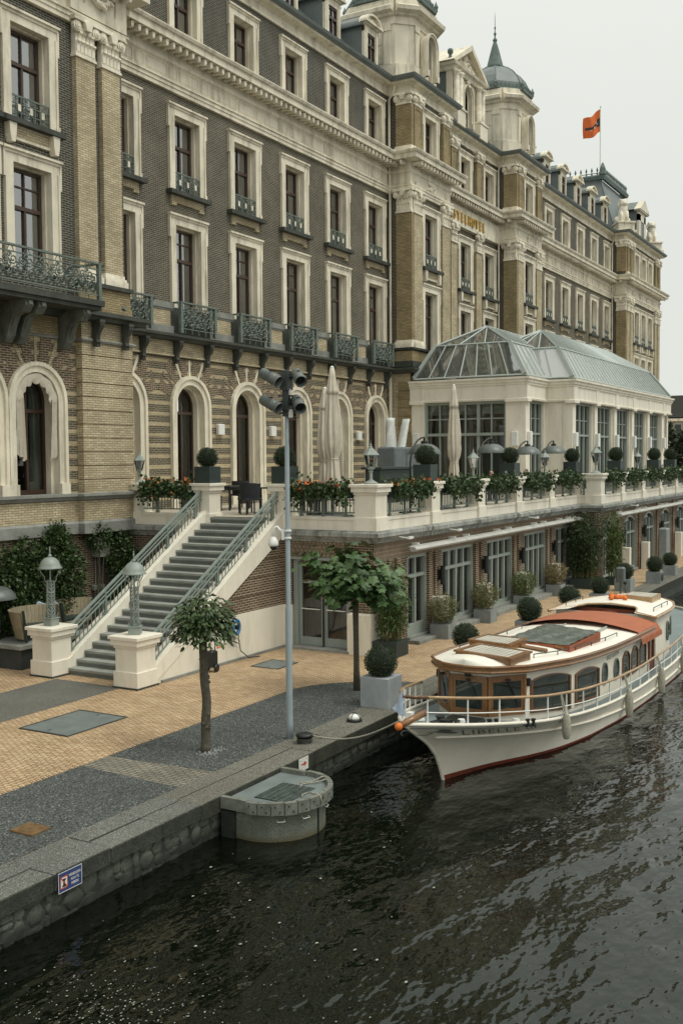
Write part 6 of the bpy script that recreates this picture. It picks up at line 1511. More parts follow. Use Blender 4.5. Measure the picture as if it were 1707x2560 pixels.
# skylight with clear tarpaulin
q = [(20.12, 7.72), (20.05, 6.30), (22.05, 6.25), (22.6, 7.66)]
b = MB(); z0 = .95
def fr_(o, z): c = Vector((21.2, 7.0)); return [(c.x+(x-c.x)*o, c.y+(y-c.y)*o, z) for x, y in q]
b.loft([fr_(1, z0), fr_(1, 1.225), fr_(.9, 1.225), fr_(.9, 1.19)], True, False); sk = part('skylight_coaming', b, plain('red_wood', (.27, .065, .02), .5, .2, 5, .08, 40, bmp=.1), boat)
t_ = MB(); t_.smooth = True; n = 18
t_.loft([[Vector((*(Vector(fr_(.97, 0)[0]).lerp(Vector(fr_(.97, 0)[3]), j/n)).lerp(Vector(fr_(.97, 0)[1]).lerp(Vector(fr_(.97, 0)[2]), j/n), i/n)[:2], 1.235+.022*math.sin(i*1.1+j*.7)*math.sin(j*.9)+.012*rnd.random())) for j in range(n+1)] for i in range(n+1)], False, False); part('tarpaulin', t_, TARP, sk)
b = MB()
for s in (1, -1):
    xs_ = [18.6, 19.5, 20.4, 21.3, 22.2, 23.0] if s > 0 else [18.9, 20, 21, 22, 23, 24]
    b.tube([(x, ax(x)-s*(side_t(x)-.17), rz(x, side_t(x)-.17)+.075) for x in xs_], .011, 5)
    for x in xs_: b.tube([(x, ax(x)-s*(side_t(x)-.17), rz(x, side_t(x)-.17)+.075), (x, ax(x)-s*(side_t(x)-.17), rz(x, side_t(x)-.17)-.02)], .010, 4)
part('grab_rail', b, BLACK, boat)
b = MB()
for y in (7.5, 6.55): b.tube([(22.3, y, rz(22.3, .5)+.03), (23.6, y, rz(23.6, .5)+.03)], .022, 4)
part('roof_runner', b, FRAMEG, boat)
# canopy of rust-red canvas with fringe, screen below
b = MB(); b.smooth = True; R = []
def can(x, q):
    T = side_t(min(x, 25))+.17; a = abs(q)
    z = zr_(x)+.05+.15*(1-min(1, a*T/(side_t(min(x, 25))+.13))**2)+.035+.09*(1-a*a)-(.16*((a-.93)/.07)**1.5 if a > .93 else 0)
    return Vector((x, ax(x)-T*q, z))
for x in (23.6, 23.9, 24.2, 24.6, 25.0, 25.35): R.append([can(x+.25*max(q, 0)**2, q) for q in [-1, -.97, -.93]+[k/10 for k in range(-8, 9)]+[.93, .97, 1]])
b.loft(R, False, False); cp = part('canopy', b, CANV, boat)
b = MB()
for s in (1, -1):
    for k in range(26):
        x = 23.62+(.25 if s > 0 else 0)+1.75*k/25; p = can(x, s); b.poly([p+Vector((-.05, 0, .01)), p+Vector((.05, 0, .01)), p+Vector((.04, -s*.01, -.09)), p+Vector((0, -s*.015, -.115)), p+Vector((-.04, -s*.01, -.09))])
part('canopy_fringe', b, CANV, cp, kind='stuff')
for s in (1, -1):
    b = MB()
    for x in (25.05, 25.42): b.box(x-.03, x+.03, ax(x)-s*1.3-.03, ax(x)-s*1.3+.03, -.15, .95)
    b.box(25.0, 25.45, ax(25)-s*1.3-.025, ax(25)-s*1.3+.025, -.18, .1)
    part('cockpit_screen', b, MATS.get('red_mahogany') or plain('red_mahogany', (.16, .04, .018), .4, .2, 5, .08, 40, bmp=.05), boat)
# aft cabin
TA = [(26.0, 1.22), (26.8, 1.24), (27.6, 1.18), (28.3, 1.0), (28.75, .7), (28.95, .3), (28.98, 0)]
AR = [(x, t) for x, t in TA]
zaf = 1.06
b = MB(); fl_ = [(26.0, -1.22)]+[(x, t) for x, t in AR]+[(x, -t) for x, t in AR[::-1][1:-1]]
b.loft([[(x, ax(x)-t, -.2) for x, t in fl_], [(x, ax(x)-t, zaf) for x, t in fl_]], True, False); part('aft_cabin', b, BOATW, boat)
b = MB(); b.smooth = True
AE = [(25.5, 1.34), (26.2, 1.34), (27, 1.34), (27.7, 1.27), (28.4, 1.08), (28.85, .78), (29.08, .36), (29.12, 0)]
def cut(x, t): return x
gr = []
for x, t in AE:
    gr.append([(max(x, 26.35 if abs(q) < .55 and x < 26.3 else x), ax(x)-t*q, zaf+.03+.12*(1-q*q)) for q in (1, .8, .62, .5, .25, 0, -.25, -.5, -.62, -.8, -1)])
b.loft(gr, False, False); part('aft_roof', b, BOATR, boat)
b = MB(); ed = [(x, ax(x)-t, zaf+.02) for x, t in AE]+[(x, ax(x)+t, zaf+.02) for x, t in AE[::-1]]
b.tube(ed, .04, 6); b.tube([(25.5, ax(25.5)-1.34, zaf+.03), (25.6, ax(25.5)-.85, zaf+.1), (26.15, ax(26)-.72, zaf+.12), (26.35, ax(26)-.6, zaf+.13), (26.4, ax(26), zaf+.17), (26.35, ax(26)+.6, zaf+.13), (26.0, ax(26)+.75, zaf+.12), (25.5, ax(25.5)+1.34, zaf+.03)], .03, 6); part('aft_roof_edge', b, RAILW, boat)
b = MB(); b.box(26.3, 26.45, ax(26)-.85, ax(26)+.85, -.1, 1.1); b.tube([(26.25, ax(26)-.6+.15*k, .75+.28*math.sin(PI*k/8)) for k in range(9)], .05, 6); part('aft_doors', b, MATS['red_mahogany'], boat)
for x, t in ((27.15, 1.225), (28.05, 1.08)):
    b = MB(); b.smooth = True; a_ = 0 if x < 27.5 else .3
    P = [(x+.11*math.cos(k*PI/8), ax(x)-t-.018+a_*.11*math.cos(k*PI/8), .52+.24*math.sin(k*PI/8)) for k in range(16)]; b.tube(P+[P[0]], .022, 5); o = part('porthole', b, IRON, boat); g_ = MB(); g_.poly(P); part('pane', g_, DGL, o)
q_ = [(28.5, 7.22), (27.7, 7.22), (27.45, 6.42), (28.4, 6.42)]
b = MB(); b.loft([[(x, y, zaf+.1) for x, y in q_], [(x, y, zaf+.24) for x, y in q_]], True, True); h_ = part('roof_hatch', b, RAILW, boat)
for k in range(7):
    p = MB(); a0, a1 = .06+.88*k/7+.006, .06+.88*(k+1)/7-.006; Q = [Vector((x, y, zaf+.245)) for x, y in q_]; p.poly([Q[0].lerp(Q[3], a0).lerp(Q[1].lerp(Q[2], a0), .06), Q[0].lerp(Q[3], a0).lerp(Q[1].lerp(Q[2], a0), .94), Q[0].lerp(Q[3], a1).lerp(Q[1].lerp(Q[2], a1), .94), Q[0].lerp(Q[3], a1).lerp(Q[1].lerp(Q[2], a1), .06)]); part('plank', p, TEAK, h_)
b = MB()
for s in (1, -1):
    P = [(x, ax(x)-s*1.12, zaf+.16) for x in (26.2, 27.0, 27.6)]; b.tube(P, .011, 5)
    for p in P: b.tube([p, (p[0], p[1], zaf+.04)], .01, 4)
part('grab_rail', b, BLACK, boat)
b = MB(); b.smooth = True
for k in range(12): b.ico((27.55+rnd.gauss(0, .1), 7.45+rnd.gauss(0, .12), zaf+.2), .08, .08, .06, 7, 5, .15)
part('lifejacket_bundle', b, ORANGE, boat)
# railing
def rail(side, u0, u1, n):
    top, mid = MB(), MB(); T, M_ = [], []
    for k in range(n*3+1):
        u = u0+(u1-u0)*(k/(n*3)); p = hull(u, 1, side); T.append(p+Vector((0, side*.03, .47))); M_.append(p+Vector((0, side*.03, .22)))
    top.smooth = True; top.tube(T, .027, 7); o = part('wooden_rail', top, RAILW, boat)
    mid.tube(M_, .011, 5)
    for k in range(n+1): p = hull(u0+(u1-u0)*k/n, 1, side)+Vector((0, side*.03, 0)); mid.tube([p, p+Vector((0, 0, .47))], [.019, .014], 6); mid.ico(p+Vector((0, 0, .22)), .024, seg=6, ring=4)
    part('stanchions', mid, WHITEP, o)
rail(1, .018, .95, 24); rail(-1, .018, .17, 6)
b = MB(); b.smooth = True; P = [hull(.018, 1, 1)+Vector((0, .03, .47)), hull(.006, 1, 1)+Vector((-.06, 0, .48)), hull(.006, 1, -1)+Vector((-.06, 0, .48)), hull(.018, 1, -1)+Vector((0, -.03, .47))]; b.tube(P, .03, 7); part('bow_rail', b, DVARN, boat)
# foredeck fittings
b = MB(); b.smooth = True; b.tube([(14.72, 7.42, .70), (15.28, 7.22, .83)], [.052, .062], 10); part('bowsprit', b, VARN, boat)
b = MB(); b.smooth = True; b.ico((14.72, 7.42, .70), .068, seg=10, ring=7); part('bowsprit_cap', b, ORANGE, boat)
b = MB()
for (x, y, r, h) in ((15.95, 7.25, .06, .13), (15.75, 7.1, .05, .1), (16.6, 6.62, .035, .1), (16.75, 6.55, .035, .1), (17.35, 6.2, .03, .1), (17.5, 6.15, .03, .1)): b.lathe((x, y, zdeck(x)-.05), [(r, 0), (r, h), (r*1.4, h+.015), (r*1.4, h+.035), (0, h+.04)], 10)
b.obox((15.85, 7.18, zdeck(15.85)), .35, .2, .10, -.3); b.tube([(15.9, 6.95, zdeck(16)+.06), (16.6, 7.0, zdeck(16.6)+.08)], .02, 6); b.cbox(16.25, 17.0, 6.85, 7.5, .30, .40, .02)
part('deck_fittings', b, BLACK, boat)
b = MB()
for (x, y) in ((15.7, 7.5), (16.15, 6.95), (17.25, 6.38)): b.lathe((x, y, zdeck(x)-.04), [(.06, 0), (.05, .05), (.075, .07), (.06, .12), (0, .13)], 10)
b.obox((15.5, 7.6, zdeck(15.5)+.08), .12, .10, .16); part('deck_vents', b, WHITEP, boat)
# name on the bow, wrapped onto the planking
def on_hull(name, me_or_mb, u0, v0, ku, kv, m):
    me = me_or_mb
    for v in me.vertices: p = hull(u0+v.co.x*ku, v0+v.co.y*kv, 1); v.co = p+Vector((-.002, -.006, .0))-wo(boat)
    me.materials.clear(); me.materials.append(m); o = raw(name, me, boat); return o
PNT = plain('grey_green_lettering', (.16, .18, .15), .5, .15, 6, .05, 40, bmp=0)
def textmesh(s, size, shear=0., fat=0.):
    cd = bpy.data.curves.new('t', 'FONT'); cd.body = s; cd.size = size; cd.shear = shear; cd.offset = fat; cd.space_character = 1.12; cd.resolution_u = 3
    tmp = bpy.data.objects.new('t_tmp', cd); col.objects.link(tmp); bpy.context.view_layer.update()
    me = bpy.data.meshes.new_from_object(tmp.evaluated_get(bpy.context.evaluated_depsgraph_get())); bpy.data.objects.remove(tmp); me.name = 'boat_name'; return me
tm = textmesh('LIBELLE', .235, .25); wd_ = max(v.co.x for v in tm.vertices); on_hull('name_lettering', tm, .0405, .775, .078/wd_, .80, PNT)
fm_ = MB()
def stroke(P, w_=.008):
    for i in range(len(P)-1):
        a, c = Vector(P[i]), Vector(P[i+1]); d = (c-a); n_ = Vector((-d.y, d.x)).normalized()*w_/2; fm_.poly([(a-n_).to_3d(), (c-n_).to_3d(), (c+n_).to_3d(), (a+n_).to_3d()])
stroke([(-.75+.10*math.cos(a), .12+.05*math.sin(a)) for a in [k*.5 for k in range(8)]]); stroke([(-.66, .09), (-.6, .02), (-.5, -.01), (-.42, .02), (-.36, .05)], .012)
for (dx, dy, r) in ((-.2, .07, .1), (-.12, .05, .09), (-.16, .11, .08)): fm_.poly([(dx+r*math.cos(a)*1.2, dy+r*.3*math.sin(a), 0) for a in [k*PI/4 for k in range(8)]])
stroke([(-.05, .1), (-.42, .06)], .012)
for dx in (1.22, 1.30, 1.38): fm_.poly([(dx, 0, 0), (dx+.02, 0, 0), (dx+.07+(dx-1.30)*.6, .16, 0), (dx+.03+(dx-1.30)*.6, .17, 0)])
stroke([(1.16, .03), (1.26, -.02), (1.36, .02), (1.48, .05), (1.56, .02)])
on_hull('name_flourish', fm_.mesh('name_flourish', PNT), .0405, .80, .0715, .95, PNT)
rt = textmesh('02210379', .12); wd_ = max(v.co.x for v in rt.vertices)
for v in rt.vertices: v.co = cpt(21.78+v.co.x*.78/wd_, .675+v.co.y, .008)-wo(boat)
rt.materials.clear(); rt.materials.append(BLACK); raw('registration_number', rt, boat)
# rope fenders hang from the rail
def fender(X, zt, zb, lab):
    p = hull((X-14.9)/18.3, 1, 1); y = p.y-.085; t_ = thing('rope_fender', lab, 'fender', (X, y, zb), 'rope fenders along the boat')
    b = MB(); b.smooth = True; n = 22; pr = []
    for k in range(n+1): f = k/n; r = .088*math.sin(PI*min(1, max(0.06, f*.94+.05)))**.35*(1-.15*f); pr.append((r*(1+.09*(k % 2)), zb+(zt-zb)*.94*f))
    b.lathe((X, y, 0), pr, 10); part('fender_body', b, ROPE, t_)
    k = MB(); k.tube([(X, y, zb+(zt-zb)*.92), (X+.01, y+.03, zt), (X, p.y+.02, zdeck(X)+.49)], .016, 6); k.tube([(X-.02, y, zb+(zt-zb)*.92), (X-.05, y+.03, zt-.05), (X-.03, p.y+.02, zdeck(X)+.47)], .012, 5); part('lanyard', k, ROPE, t_)
fender(18.55, .30, -.22, 'braided rope fender nearest the bow of the cream boat'); fender(21.85, .14, -.5, 'braided rope fender second from the bow, below the portholes')
fender(24.5, .13, -.52, 'braided rope fender third from the bow, below the canopy'); fender(26.9, .2, -.5, 'braided rope fender farthest from the bow, beside the aft cabin')
# pennant and mooring rope
b = MB(); b.tube([(14.98, 7.40, .62), (14.93, 7.43, 1.27)], .012, 6); pn = thing('pennant', 'small blue and white pennant hanging from a staff at the boat bow', 'pennant', (14.98, 7.40, .62)); part('staff', b, WHITEP, pn)
b = MB(); b.smooth = True
b.loft([[(14.93-.04*k/6-.02*math.sin(k), 7.43+.030*k+.02*math.sin(k*1.3+j), 1.24-.085*j-.05*k*(1-j/4)) for j in range(6)] for k in range(7)], False, False)
part('cloth', b, plain('pale_blue_cloth', (.42, .50, .62), .8, .25, 9, .05, 40, bmp=0, dirt=(.66, .69, .72)), pn)
P0, P1 = Vector((15.45, 9.55, .12)), hull(.02, 1, -1)+Vector((0, 0, .03))
b = MB(); b.smooth = True; b.tube([P0.lerp(P1, k/16)+Vector((0, 0, -.22*math.sin(PI*k/16)*.8)) for k in range(17)], .014, 6); 
solo('mooring_rope', b, ROPE, 'pale mooring rope running from the quay bollard to the boat bow', 'rope', org=P0)
b = MB(); bl = thing('mooring_bollard', 'low black iron mooring bollard on the quay coping beside the arrow sign', 'bollard', (15.32, 9.57, 0))
b.smooth = True; b.lathe((15.32, 9.57, .008), [(.13, 0), (.13, .025), (.095, .03), (.095, .10), (.15, .12), (.15, .155), (.12, .17), (0, .172)], 18); part('bollard_body', b, BLACK, bl)
b = MB(); b.smooth = True
for k in range(3): b.tube([(15.32+(.12+.004*k)*math.cos(a*PI/9), 9.57+(.12+.004*k)*math.sin(a*PI/9), .045+.022*k) for a in range(19)], .013, 5)
b.tube([(15.44, 9.55, .06), (15.60, 9.50, .10), (15.66, 9.44, .05), (15.72, 9.40, .03)], .016, 5); part('rope_turns', b, plain('dark_rope', (.06, .06, .05), .95, .3, 30, .2, 90, bmp=.5), bl)
# dome bulkhead light on the coping
bl = thing('deck_light', 'small round white bulkhead light set on the quay coping', 'light', (17.03, 9.52, 0))
b = MB(); b.smooth = True; b.lathe((17.03, 9.52, .008), [(.145, 0), (.145, .05), (.125, .06)], 18); part('light_base', b, BLACK, bl)
b = MB(); b.smooth = True; b.lathe((17.03, 9.52, .055), [(.12, 0), (.112, .05), (.08, .09), (.03, .105), (0, .107)], 18); part('light_dome', b, WHITEP, bl)
b = MB()
for a in (0, PI/2): b.tube([(17.03+.125*math.cos(t)*math.cos(a), 9.52+.125*math.cos(t)*math.sin(a), .065+.11*math.sin(t)) for t in [PI*k/10 for k in range(11)]], .008, 5)
part('light_cage', b, BLACK, bl)

# ================================================================== DOCK (half-round landing on a drum)
dock = thing('landing_stage', 'half-round landing stage with bolted timber rim on a perforated steel drum in the water', 'landing stage', (13.0, 9.15, WZ))
dx, dr = 13.10, .86; R1_ = [(12.28, 9.14)]
def dpt(a, k=1., kz=1.): return (dx+.85*k*math.cos(a), 8.66-.78*k*math.sin(a))
outl = [(12.25, 9.13), (12.25, 8.66)] + [dpt(PI-PI*k/20) for k in range(1, 20)] + [(13.95, 8.66), (13.95, 9.13)]
b = MB(); b.xy([(13.1+(x-13.1)*.985, min(y, 9.12) if y > 8.7 else 8.66+(y-8.66)*.985) for x, y in outl], -.13, -.06); part('deck_plate', b, MESHM, dock)
b = MB(); x0, x1, y0, y1 = 12.62, 13.42, 8.20, 8.78
b.box(x0, x1, y0, y1, -.06, -.052); gq = part('grating', b, BLACK, dock)
gb = MB()
for k in range(15): gb.box(x0+.02+.05*k, x0+.03+.05*k, y0, y1, -.052, -.04)
for k in range(5): gb.box(x0, x1, y0+.11*k, y0+.008+.11*k, -.05, -.044)
part('grating_bars', gb, IRON, gq, kind='stuff')
b = MB(); b.box(12.25, 12.33, 8.67, 9.13, -.165, .012); part('rim_timber', b, TIMB, dock); b = MB(); b.box(13.87, 13.95, 8.67, 9.13, -.165, .012); part('rim_timber', b, TIMB, dock)
nT = 13
for i in range(nT):
    a0, a1 = PI-PI*i/nT-.008, PI-PI*(i+1)/nT+.008
    q = [(dx+(.85+o)*math.cos(a), 8.66-(.78+o)*math.sin(a)) for a, o in ((a0, .035), ((a0+a1)/2, .035), (a1, .035), (a1, -.045), ((a0+a1)/2, -.045), (a0, -.045))]
    b = MB(); b.xy(q[::-1], -.165+rnd.uniform(-.008, .008), .012+rnd.uniform(-.006, .006)); o = part('rim_timber', b, TIMB, dock)
    am = (a0+a1)/2; bo = MB()
    for zz, sh in ((-.04, .04), (-.12, -.04)): c = (dx+.885*math.cos(am+sh), 8.66-.815*math.sin(am+sh)); bo.ico((*c, zz), .014, seg=6, ring=4)
    part('bolt', bo, BLACK, o)
b = MB(); b.smooth = True
dn = [(dx+.78*math.cos(PI-PI*k/32), 8.70-.74*math.sin(PI-PI*k/32)) for k in range(33)]
b.loft([[(x, y, z) for x, y in [(12.33, 9.0)]+dn+[(13.87, 9.0)]] for z in (-1.2, WZ+.06, -.14)], False, False)
drum_m, t_, bb = newmat('perforated_drum'); p_ = pos(t_)
v_ = nd(t_, 'ShaderNodeTexVoronoi', Scale=55); t_.links.new(p_, v_.inputs['Vector']); n_ = noise(t_, p_, 4, 4)
s3 = nd(t_, 'ShaderNodeSeparateXYZ'); t_.links.new(p_, s3.inputs[0])
c_ = mix(t_, ramp(t_, v_.outputs['Distance'], .25, .4), (.03, .032, .026), (.17, .185, .148)); c_ = mix(t_, ramp(t_, n_, .35, .7), c_, (.10, .10, .075))
c_ = mix(t_, ramp(t_, s3.outputs[2], WZ+.0, WZ+.09, 1, 0), c_, (.09, .075, .035)); t_.links.new(c_, bb.inputs['Base Color']); bb.inputs['Roughness'].default_value = .7
bump(t_, bb, v_.outputs['Distance'], .6, .01)
part('drum', b, drum_m, dock)
b = MB(); b.box(12.28, 13.92, 8.9, 9.14, -.9, -.2); part('drum_core', b, QUAYW, dock)
for am in (2.45, 1.95, 1.2, .55):
    b = MB(); c = [(dx+.80*math.cos(am+o), 8.70-.76*math.sin(am+o)) for o in (-.07, -.07, .07, .07)]; e = [(dx+.83*math.cos(am+o), 8.70-.79*math.sin(am+o)) for o in (-.07, .07)]
    b.tube([(*c[0], -.27), (*e[0], -.285), (*e[1], -.285), (*c[3], -.27)], .008, 5); part('handle', b, WHITEP if am > 1.0 else BLACK, dock)
b = MB(); b.box(dx-.012, dx+.012, 7.945, 7.975, WZ, -.16); part('drum_seam', b, BLACK, dock)
b = MB(); b.smooth = True
b.tube([(13.35, 8.42, -.045), (13.45, 8.46, -.04), (13.55, 8.40, -.04), (13.66, 8.28, -.03), (13.72, 8.16, .02), (13.78, 8.28, .02), (13.66, 8.40, -.045), (13.5, 8.52, -.045)], .010, 5)
b.tube([(12.95, 8.14, -.04), (13.05, 8.2, -.045), (13.2, 8.16, -.045), (13.16, 8.04, -.04), (13.02, 7.93, .02), (13.0, 7.85, .0), (13.0, 7.83, -.1)], .010, 5)
solo('loose_rope', b, ROPE, 'thin pale rope lying tangled over the landing stage grating', 'rope', org=(13.3, 8.3, -.05))

# ================================================================== SIGNS on the quay wall
def sign(x0, x1, z0, z1, y, m, lab):
    t_ = thing('sign', lab, 'sign', ((x0+x1)/2, y, z0)); b = MB(); b.box(x0, x1, y-.006, y, z0, z1); part('sign_plate', b, m, t_); return t_
SB = plain('blue_sign', (.035, .055, .17), .4, .05, 4, .03, 40, bmp=0); SW = plain('white_sign', (.68, .67, .62), .45, .05, 4, .03, 40, bmp=0); SR = plain('red_sign', (.45, .06, .025), .45, .05, 4, .03, 40, bmp=0)
x0, x1, z0, z1 = 8.97, 9.37, -.245, .005; y = 9.128
s1 = sign(x0, x1, z0, z1, y, SB, 'blue no-mooring sign with white text on the near quay coping')
def flat(par, x0, x1, z0, z1, o, m, n='sign_panel'): b = MB(); b.box(x0, x1, y-.006-o, y-.006, z0, z1); return part(n, b, m, par)
flat(s1, x0, x1, z1-.008, z1, .001, SW, 'sign_border'); flat(s1, x0, x1, z0, z0+.008, .001, SW, 'sign_border'); flat(s1, x0, x0+.008, z0+.008, z1-.008, .001, SW, 'sign_border'); flat(s1, x1-.008, x1, z0+.008, z1-.008, .001, SW, 'sign_border')
flat(s1, x0+.028, x0+.158, z0+.045, z1-.055, .001, SR); flat(s1, x0+.042, x0+.144, z0+.058, z1-.068, .002, SW)
b = MB(); c = x0+.093; zm = (z0+z1)/2
b.xz([(c-.032, zm-.06), (c+.032, zm-.06), (c+.032, zm-.045), (c+.016, zm-.035), (c+.013, zm+.01), (c+.03, zm+.022), (c+.03, zm+.04), (c-.03, zm+.04), (c-.03, zm+.022), (c-.013, zm+.01), (c-.016, zm-.035), (c-.032, zm-.045)], y-.0095, y-.008); part('bollard_symbol', b, BLACK, s1)
b = MB(); b.xz([(x0+.032, z1-.06), (x0+.045, z1-.06), (x0+.154, z0+.05), (x0+.141, z0+.05)], y-.0105, y-.0096); part('red_bar', b, SR, s1)
for i, tx in enumerate(('VERBODEN', 'AAN TE', 'MEREN')): text(tx, .046, .0005, Matrix.Translation((x0+.275, y-.0085, zm+.035-.055*i)) @ FRONT, SW, 'lettering', s1, fat=.0006, sx=.85)
x0, x1, z0, z1 = 14.42, 14.72, -.215, .0
s2 = sign(x0, x1, z0, z1, y, SW, 'white sign with a red arrow on the quay coping below the bollard')
b = MB(); c = (x0+x1)/2; zc = (z0+z1)/2; b.xz([(c-.09, zc-.012), (c+.01, zc-.012), (c+.01, zc-.045), (c+.10, zc), (c+.01, zc+.045), (c+.01, zc+.012), (c-.09, zc+.012), (c-.06, zc)], y-.0085, y-.0065); part('arrow', b, SR, s2)
for k in range(2): flat(s2, x0+.04+.19*k, x0+.06+.19*k, z1-.045, z1-.03, .001, SR, 'sign_mark')

# ================================================================== PLANTERS ON THE QUAY
def sphere_pts(n, r, c=(0, 0, 0), rz=1., shell=.2):
    d = NR.normal(size=(n, 3)); d /= np.linalg.norm(d, axis=1)[:, None]
    rr = r*(1-shell*NR.rand(n)**2)
    P = d*rr[:, None]; P[:, 2] *= rz; return P+np.array(c), d
def make_box(name, w_, h, t=.035):
    b = MB(); o = w_/2
    b.loft([[(x*o, y*o, z) for x, y in ((-1,-1),(1,-1),(1,1),(-1,1))] for z in (0, h-.004)], True, False)
    b.loft([[(x*(o+e), y*(o+e), z) for x, y in ((-1,-1),(1,-1),(1,1),(-1,1))] for e, z in ((0, h-.004), (-.004, h), (-t, h), (-t, h-.08))], True, True); return b
def boxwood(w_, h, r, m, lab, grp, loc, cat='potted boxwood'):
    t_ = thing('boxwood_planter', lab, cat, loc, grp)
    raw('pot', make_box('pot', w_, h).mesh('pot', m), t_)
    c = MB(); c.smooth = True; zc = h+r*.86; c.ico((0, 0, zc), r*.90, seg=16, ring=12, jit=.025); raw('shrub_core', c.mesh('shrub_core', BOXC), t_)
    P, d = sphere_pts(2600, r, (0, 0, zc), .96, .12); P += NR.normal(size=P.shape)*.008
    V, F = leaves(P, .032, 'leaf', outward=d); o = raw('foliage', arr_mesh('foliage', V, F, BOXL), t_); o['kind'] = 'stuff'; return t_
GB = 'boxwood balls in square planters along the quay'
p0 = boxwood(.62, .60, .325, POTL, 'clipped boxwood ball in the pale concrete planter nearest the boat bow', GB, (18.45, 9.69, .012))
p1 = boxwood(.58, .46, .315, POTG, 'clipped boxwood ball behind the front roof of the boat, beside the fuzzy grass pots', GB, (22.85, 9.72, 0))
bl_ = [(27.3, 9.72, 'third boxwood ball from the boat bow, behind the skylight of the boat'), (30.9, 9.72, 'boxwood ball in planter behind the port edge of the canvas canopy'),
       (34.3, 9.75, 'boxwood ball planter in front of the tall bamboo clump'), (38.6, 10.05, 'boxwood ball planter beside the grey shore power pedestal'),
       (41.45, 9.62, 'boxwood ball in a grey planter with a dark round badge at the far quay edge'), (44.6, 9.72, 'farthest boxwood ball planter at the right edge of the picture')]
for x, y, l in bl_: s_ = rnd.uniform(.94, 1.07); dup(p1, (x, y, 0), rnd.uniform(-.08, .08), l, scale=(s_, s_, s_*rnd.uniform(.94, 1.05)))
bd = MB(); bd.lathe((0, 0, 0), [(.16, 0), (.16, .02), (.10, .03), (0, .03)], 14); o = raw('hose_coil', bd.mesh('hose_coil', BLACK), None, (41.42, 9.31, .26)); o.rotation_euler.x = PI/2; tag(o, 'round black coil hanging on the front of a far quay planter', 'coil')
def grass_planter(loc, lab, m1, seed):
    t_ = thing('grass_planter', lab, 'potted grass', loc, 'fuzzy grass pots along the terrace wall')
    raw('pot', make_box('pot', .55, .40).mesh('pot', POTG), t_)
    s = MB(); s.box(-.24, .24, -.24, .24, .34, .36); raw('soil', s.mesh('soil', SOIL), t_)
    n = 1500; a = NR.uniform(0, 6.28, n); rr = NR.rand(n)**.5*.42; z = .42+NR.rand(n)*.82*(1-.35*(rr/.42)**2); sp_ = .45+.55*np.sin(np.clip((z-.4)/.85, 0, 1)*2.6)
    P = np.stack([rr*np.cos(a)*sp_, rr*np.sin(a)*sp_, z], 1); d = np.stack([np.cos(a)*.5, np.sin(a)*.5, np.full(n, .5)], 1)
    V, F = leaves(P, .12, 'blade', outward=d); V2, F2 = leaves(P[::2], .09, 'bamboo', outward=d[::2])
    o = raw('foliage', arr_mesh('foliage', np.vstack([V, V2]), np.vstack([F, F2+len(V)]), m1), t_); o['kind'] = 'stuff'
    s = MB()
    for k in range(16): a_ = rnd.uniform(0, 6.28); r_ = rnd.uniform(.05, .3); s.tube([(.1*math.cos(a_), .1*math.sin(a_), .35), (r_*math.cos(a_), r_*math.sin(a_), rnd.uniform(.8, 1.15))], .006, 4, False)
    raw('stems', s.mesh('stems', DRYG), t_); return t_
grass_planter((26.3, 11.86, 0), 'pot of grey-green bamboo grass nearest the first long window', BAMB if 0 else DRYG, 1)
grass_planter((29.45, 11.88, 0), 'pot of browning grass between the first and second wide windows', DRYG, 2)
grass_planter((32.9, 11.9, 0), 'bushier pot of greener grass between the second and third wide windows', leafmat('green_grass_leaves', (.07, .12, .035), (.16, .19, .07)), 3)
grass_planter((36.25, 11.92, 0), 'pot of dry brown grass nearest the tall bamboo clump', leafmat('brown_grass_leaves', (.16, .13, .06), (.27, .22, .11)), 4)
def bamboo(loc, w_, h, top, rad, n, lab, m, pot=POTD):
    t_ = thing('bamboo_planter', lab, 'potted bamboo', loc)
    raw('pot', make_box('pot', w_, h).mesh('pot', pot), t_); s = MB(); s.box(-w_/2+.04, w_/2-.04, -w_/2+.04, w_/2-.04, h-.06, h-.04); raw('soil', s.mesh('soil', SOIL), t_)
    c = MB(); tips = []
    for k in range(26):
        x, y = rnd.uniform(-.4, .4)*w_, rnd.uniform(-.4, .4)*w_; H = top*rnd.uniform(.6, 1.0); dx_, dy_ = rnd.gauss(0, rad*.45), rnd.gauss(0, rad*.45)
        P = [(x, y, h-.05), (x+dx_*.3, y+dy_*.3, h+(H-h)*.5), (x+dx_, y+dy_, H)]; c.tube(P, [.011, .008, .003], 4, False); tips.append(P)
    raw('canes', c.mesh('canes', leafmat('bamboo_canes', (.10, .12, .03), (.16, .16, .05)) if 'bamboo_canes' not in MATS else MATS['bamboo_canes']), t_)
    PP = []
    for k in range(n):
        P = rnd.choice(tips); f = rnd.uniform(.12, 1)**.8; p = Vector(P[0]).lerp(Vector(P[1]), f*2) if f < .5 else Vector(P[1]).lerp(Vector(P[2]), f*2-1)
        PP.append((p.x+rnd.gauss(0, rad*.22), p.y+rnd.gauss(0, rad*.22), p.z+rnd.gauss(0, .07)))
    V, F = leaves(np.array(PP), .13, 'bamboo', .55); o = raw('foliage', arr_mesh('foliage', V, F, m), t_); o['kind'] = 'stuff'; return t_
bamboo((23.32, 11.98, 0), .68, .38, 2.5, .5, 3200, 'leafy bamboo in a dark square pot beside the double door, behind the catalpa tree', BAMB)
bamboo((38.9, 11.62, 0), .95, .38, 2.9, .6, 10500, 'tall dark bamboo clump in a low dark pot at the step of the terrace wall', leafmat('dark_bamboo_leaves', (.016, .034, .010), (.05, .08, .025)))
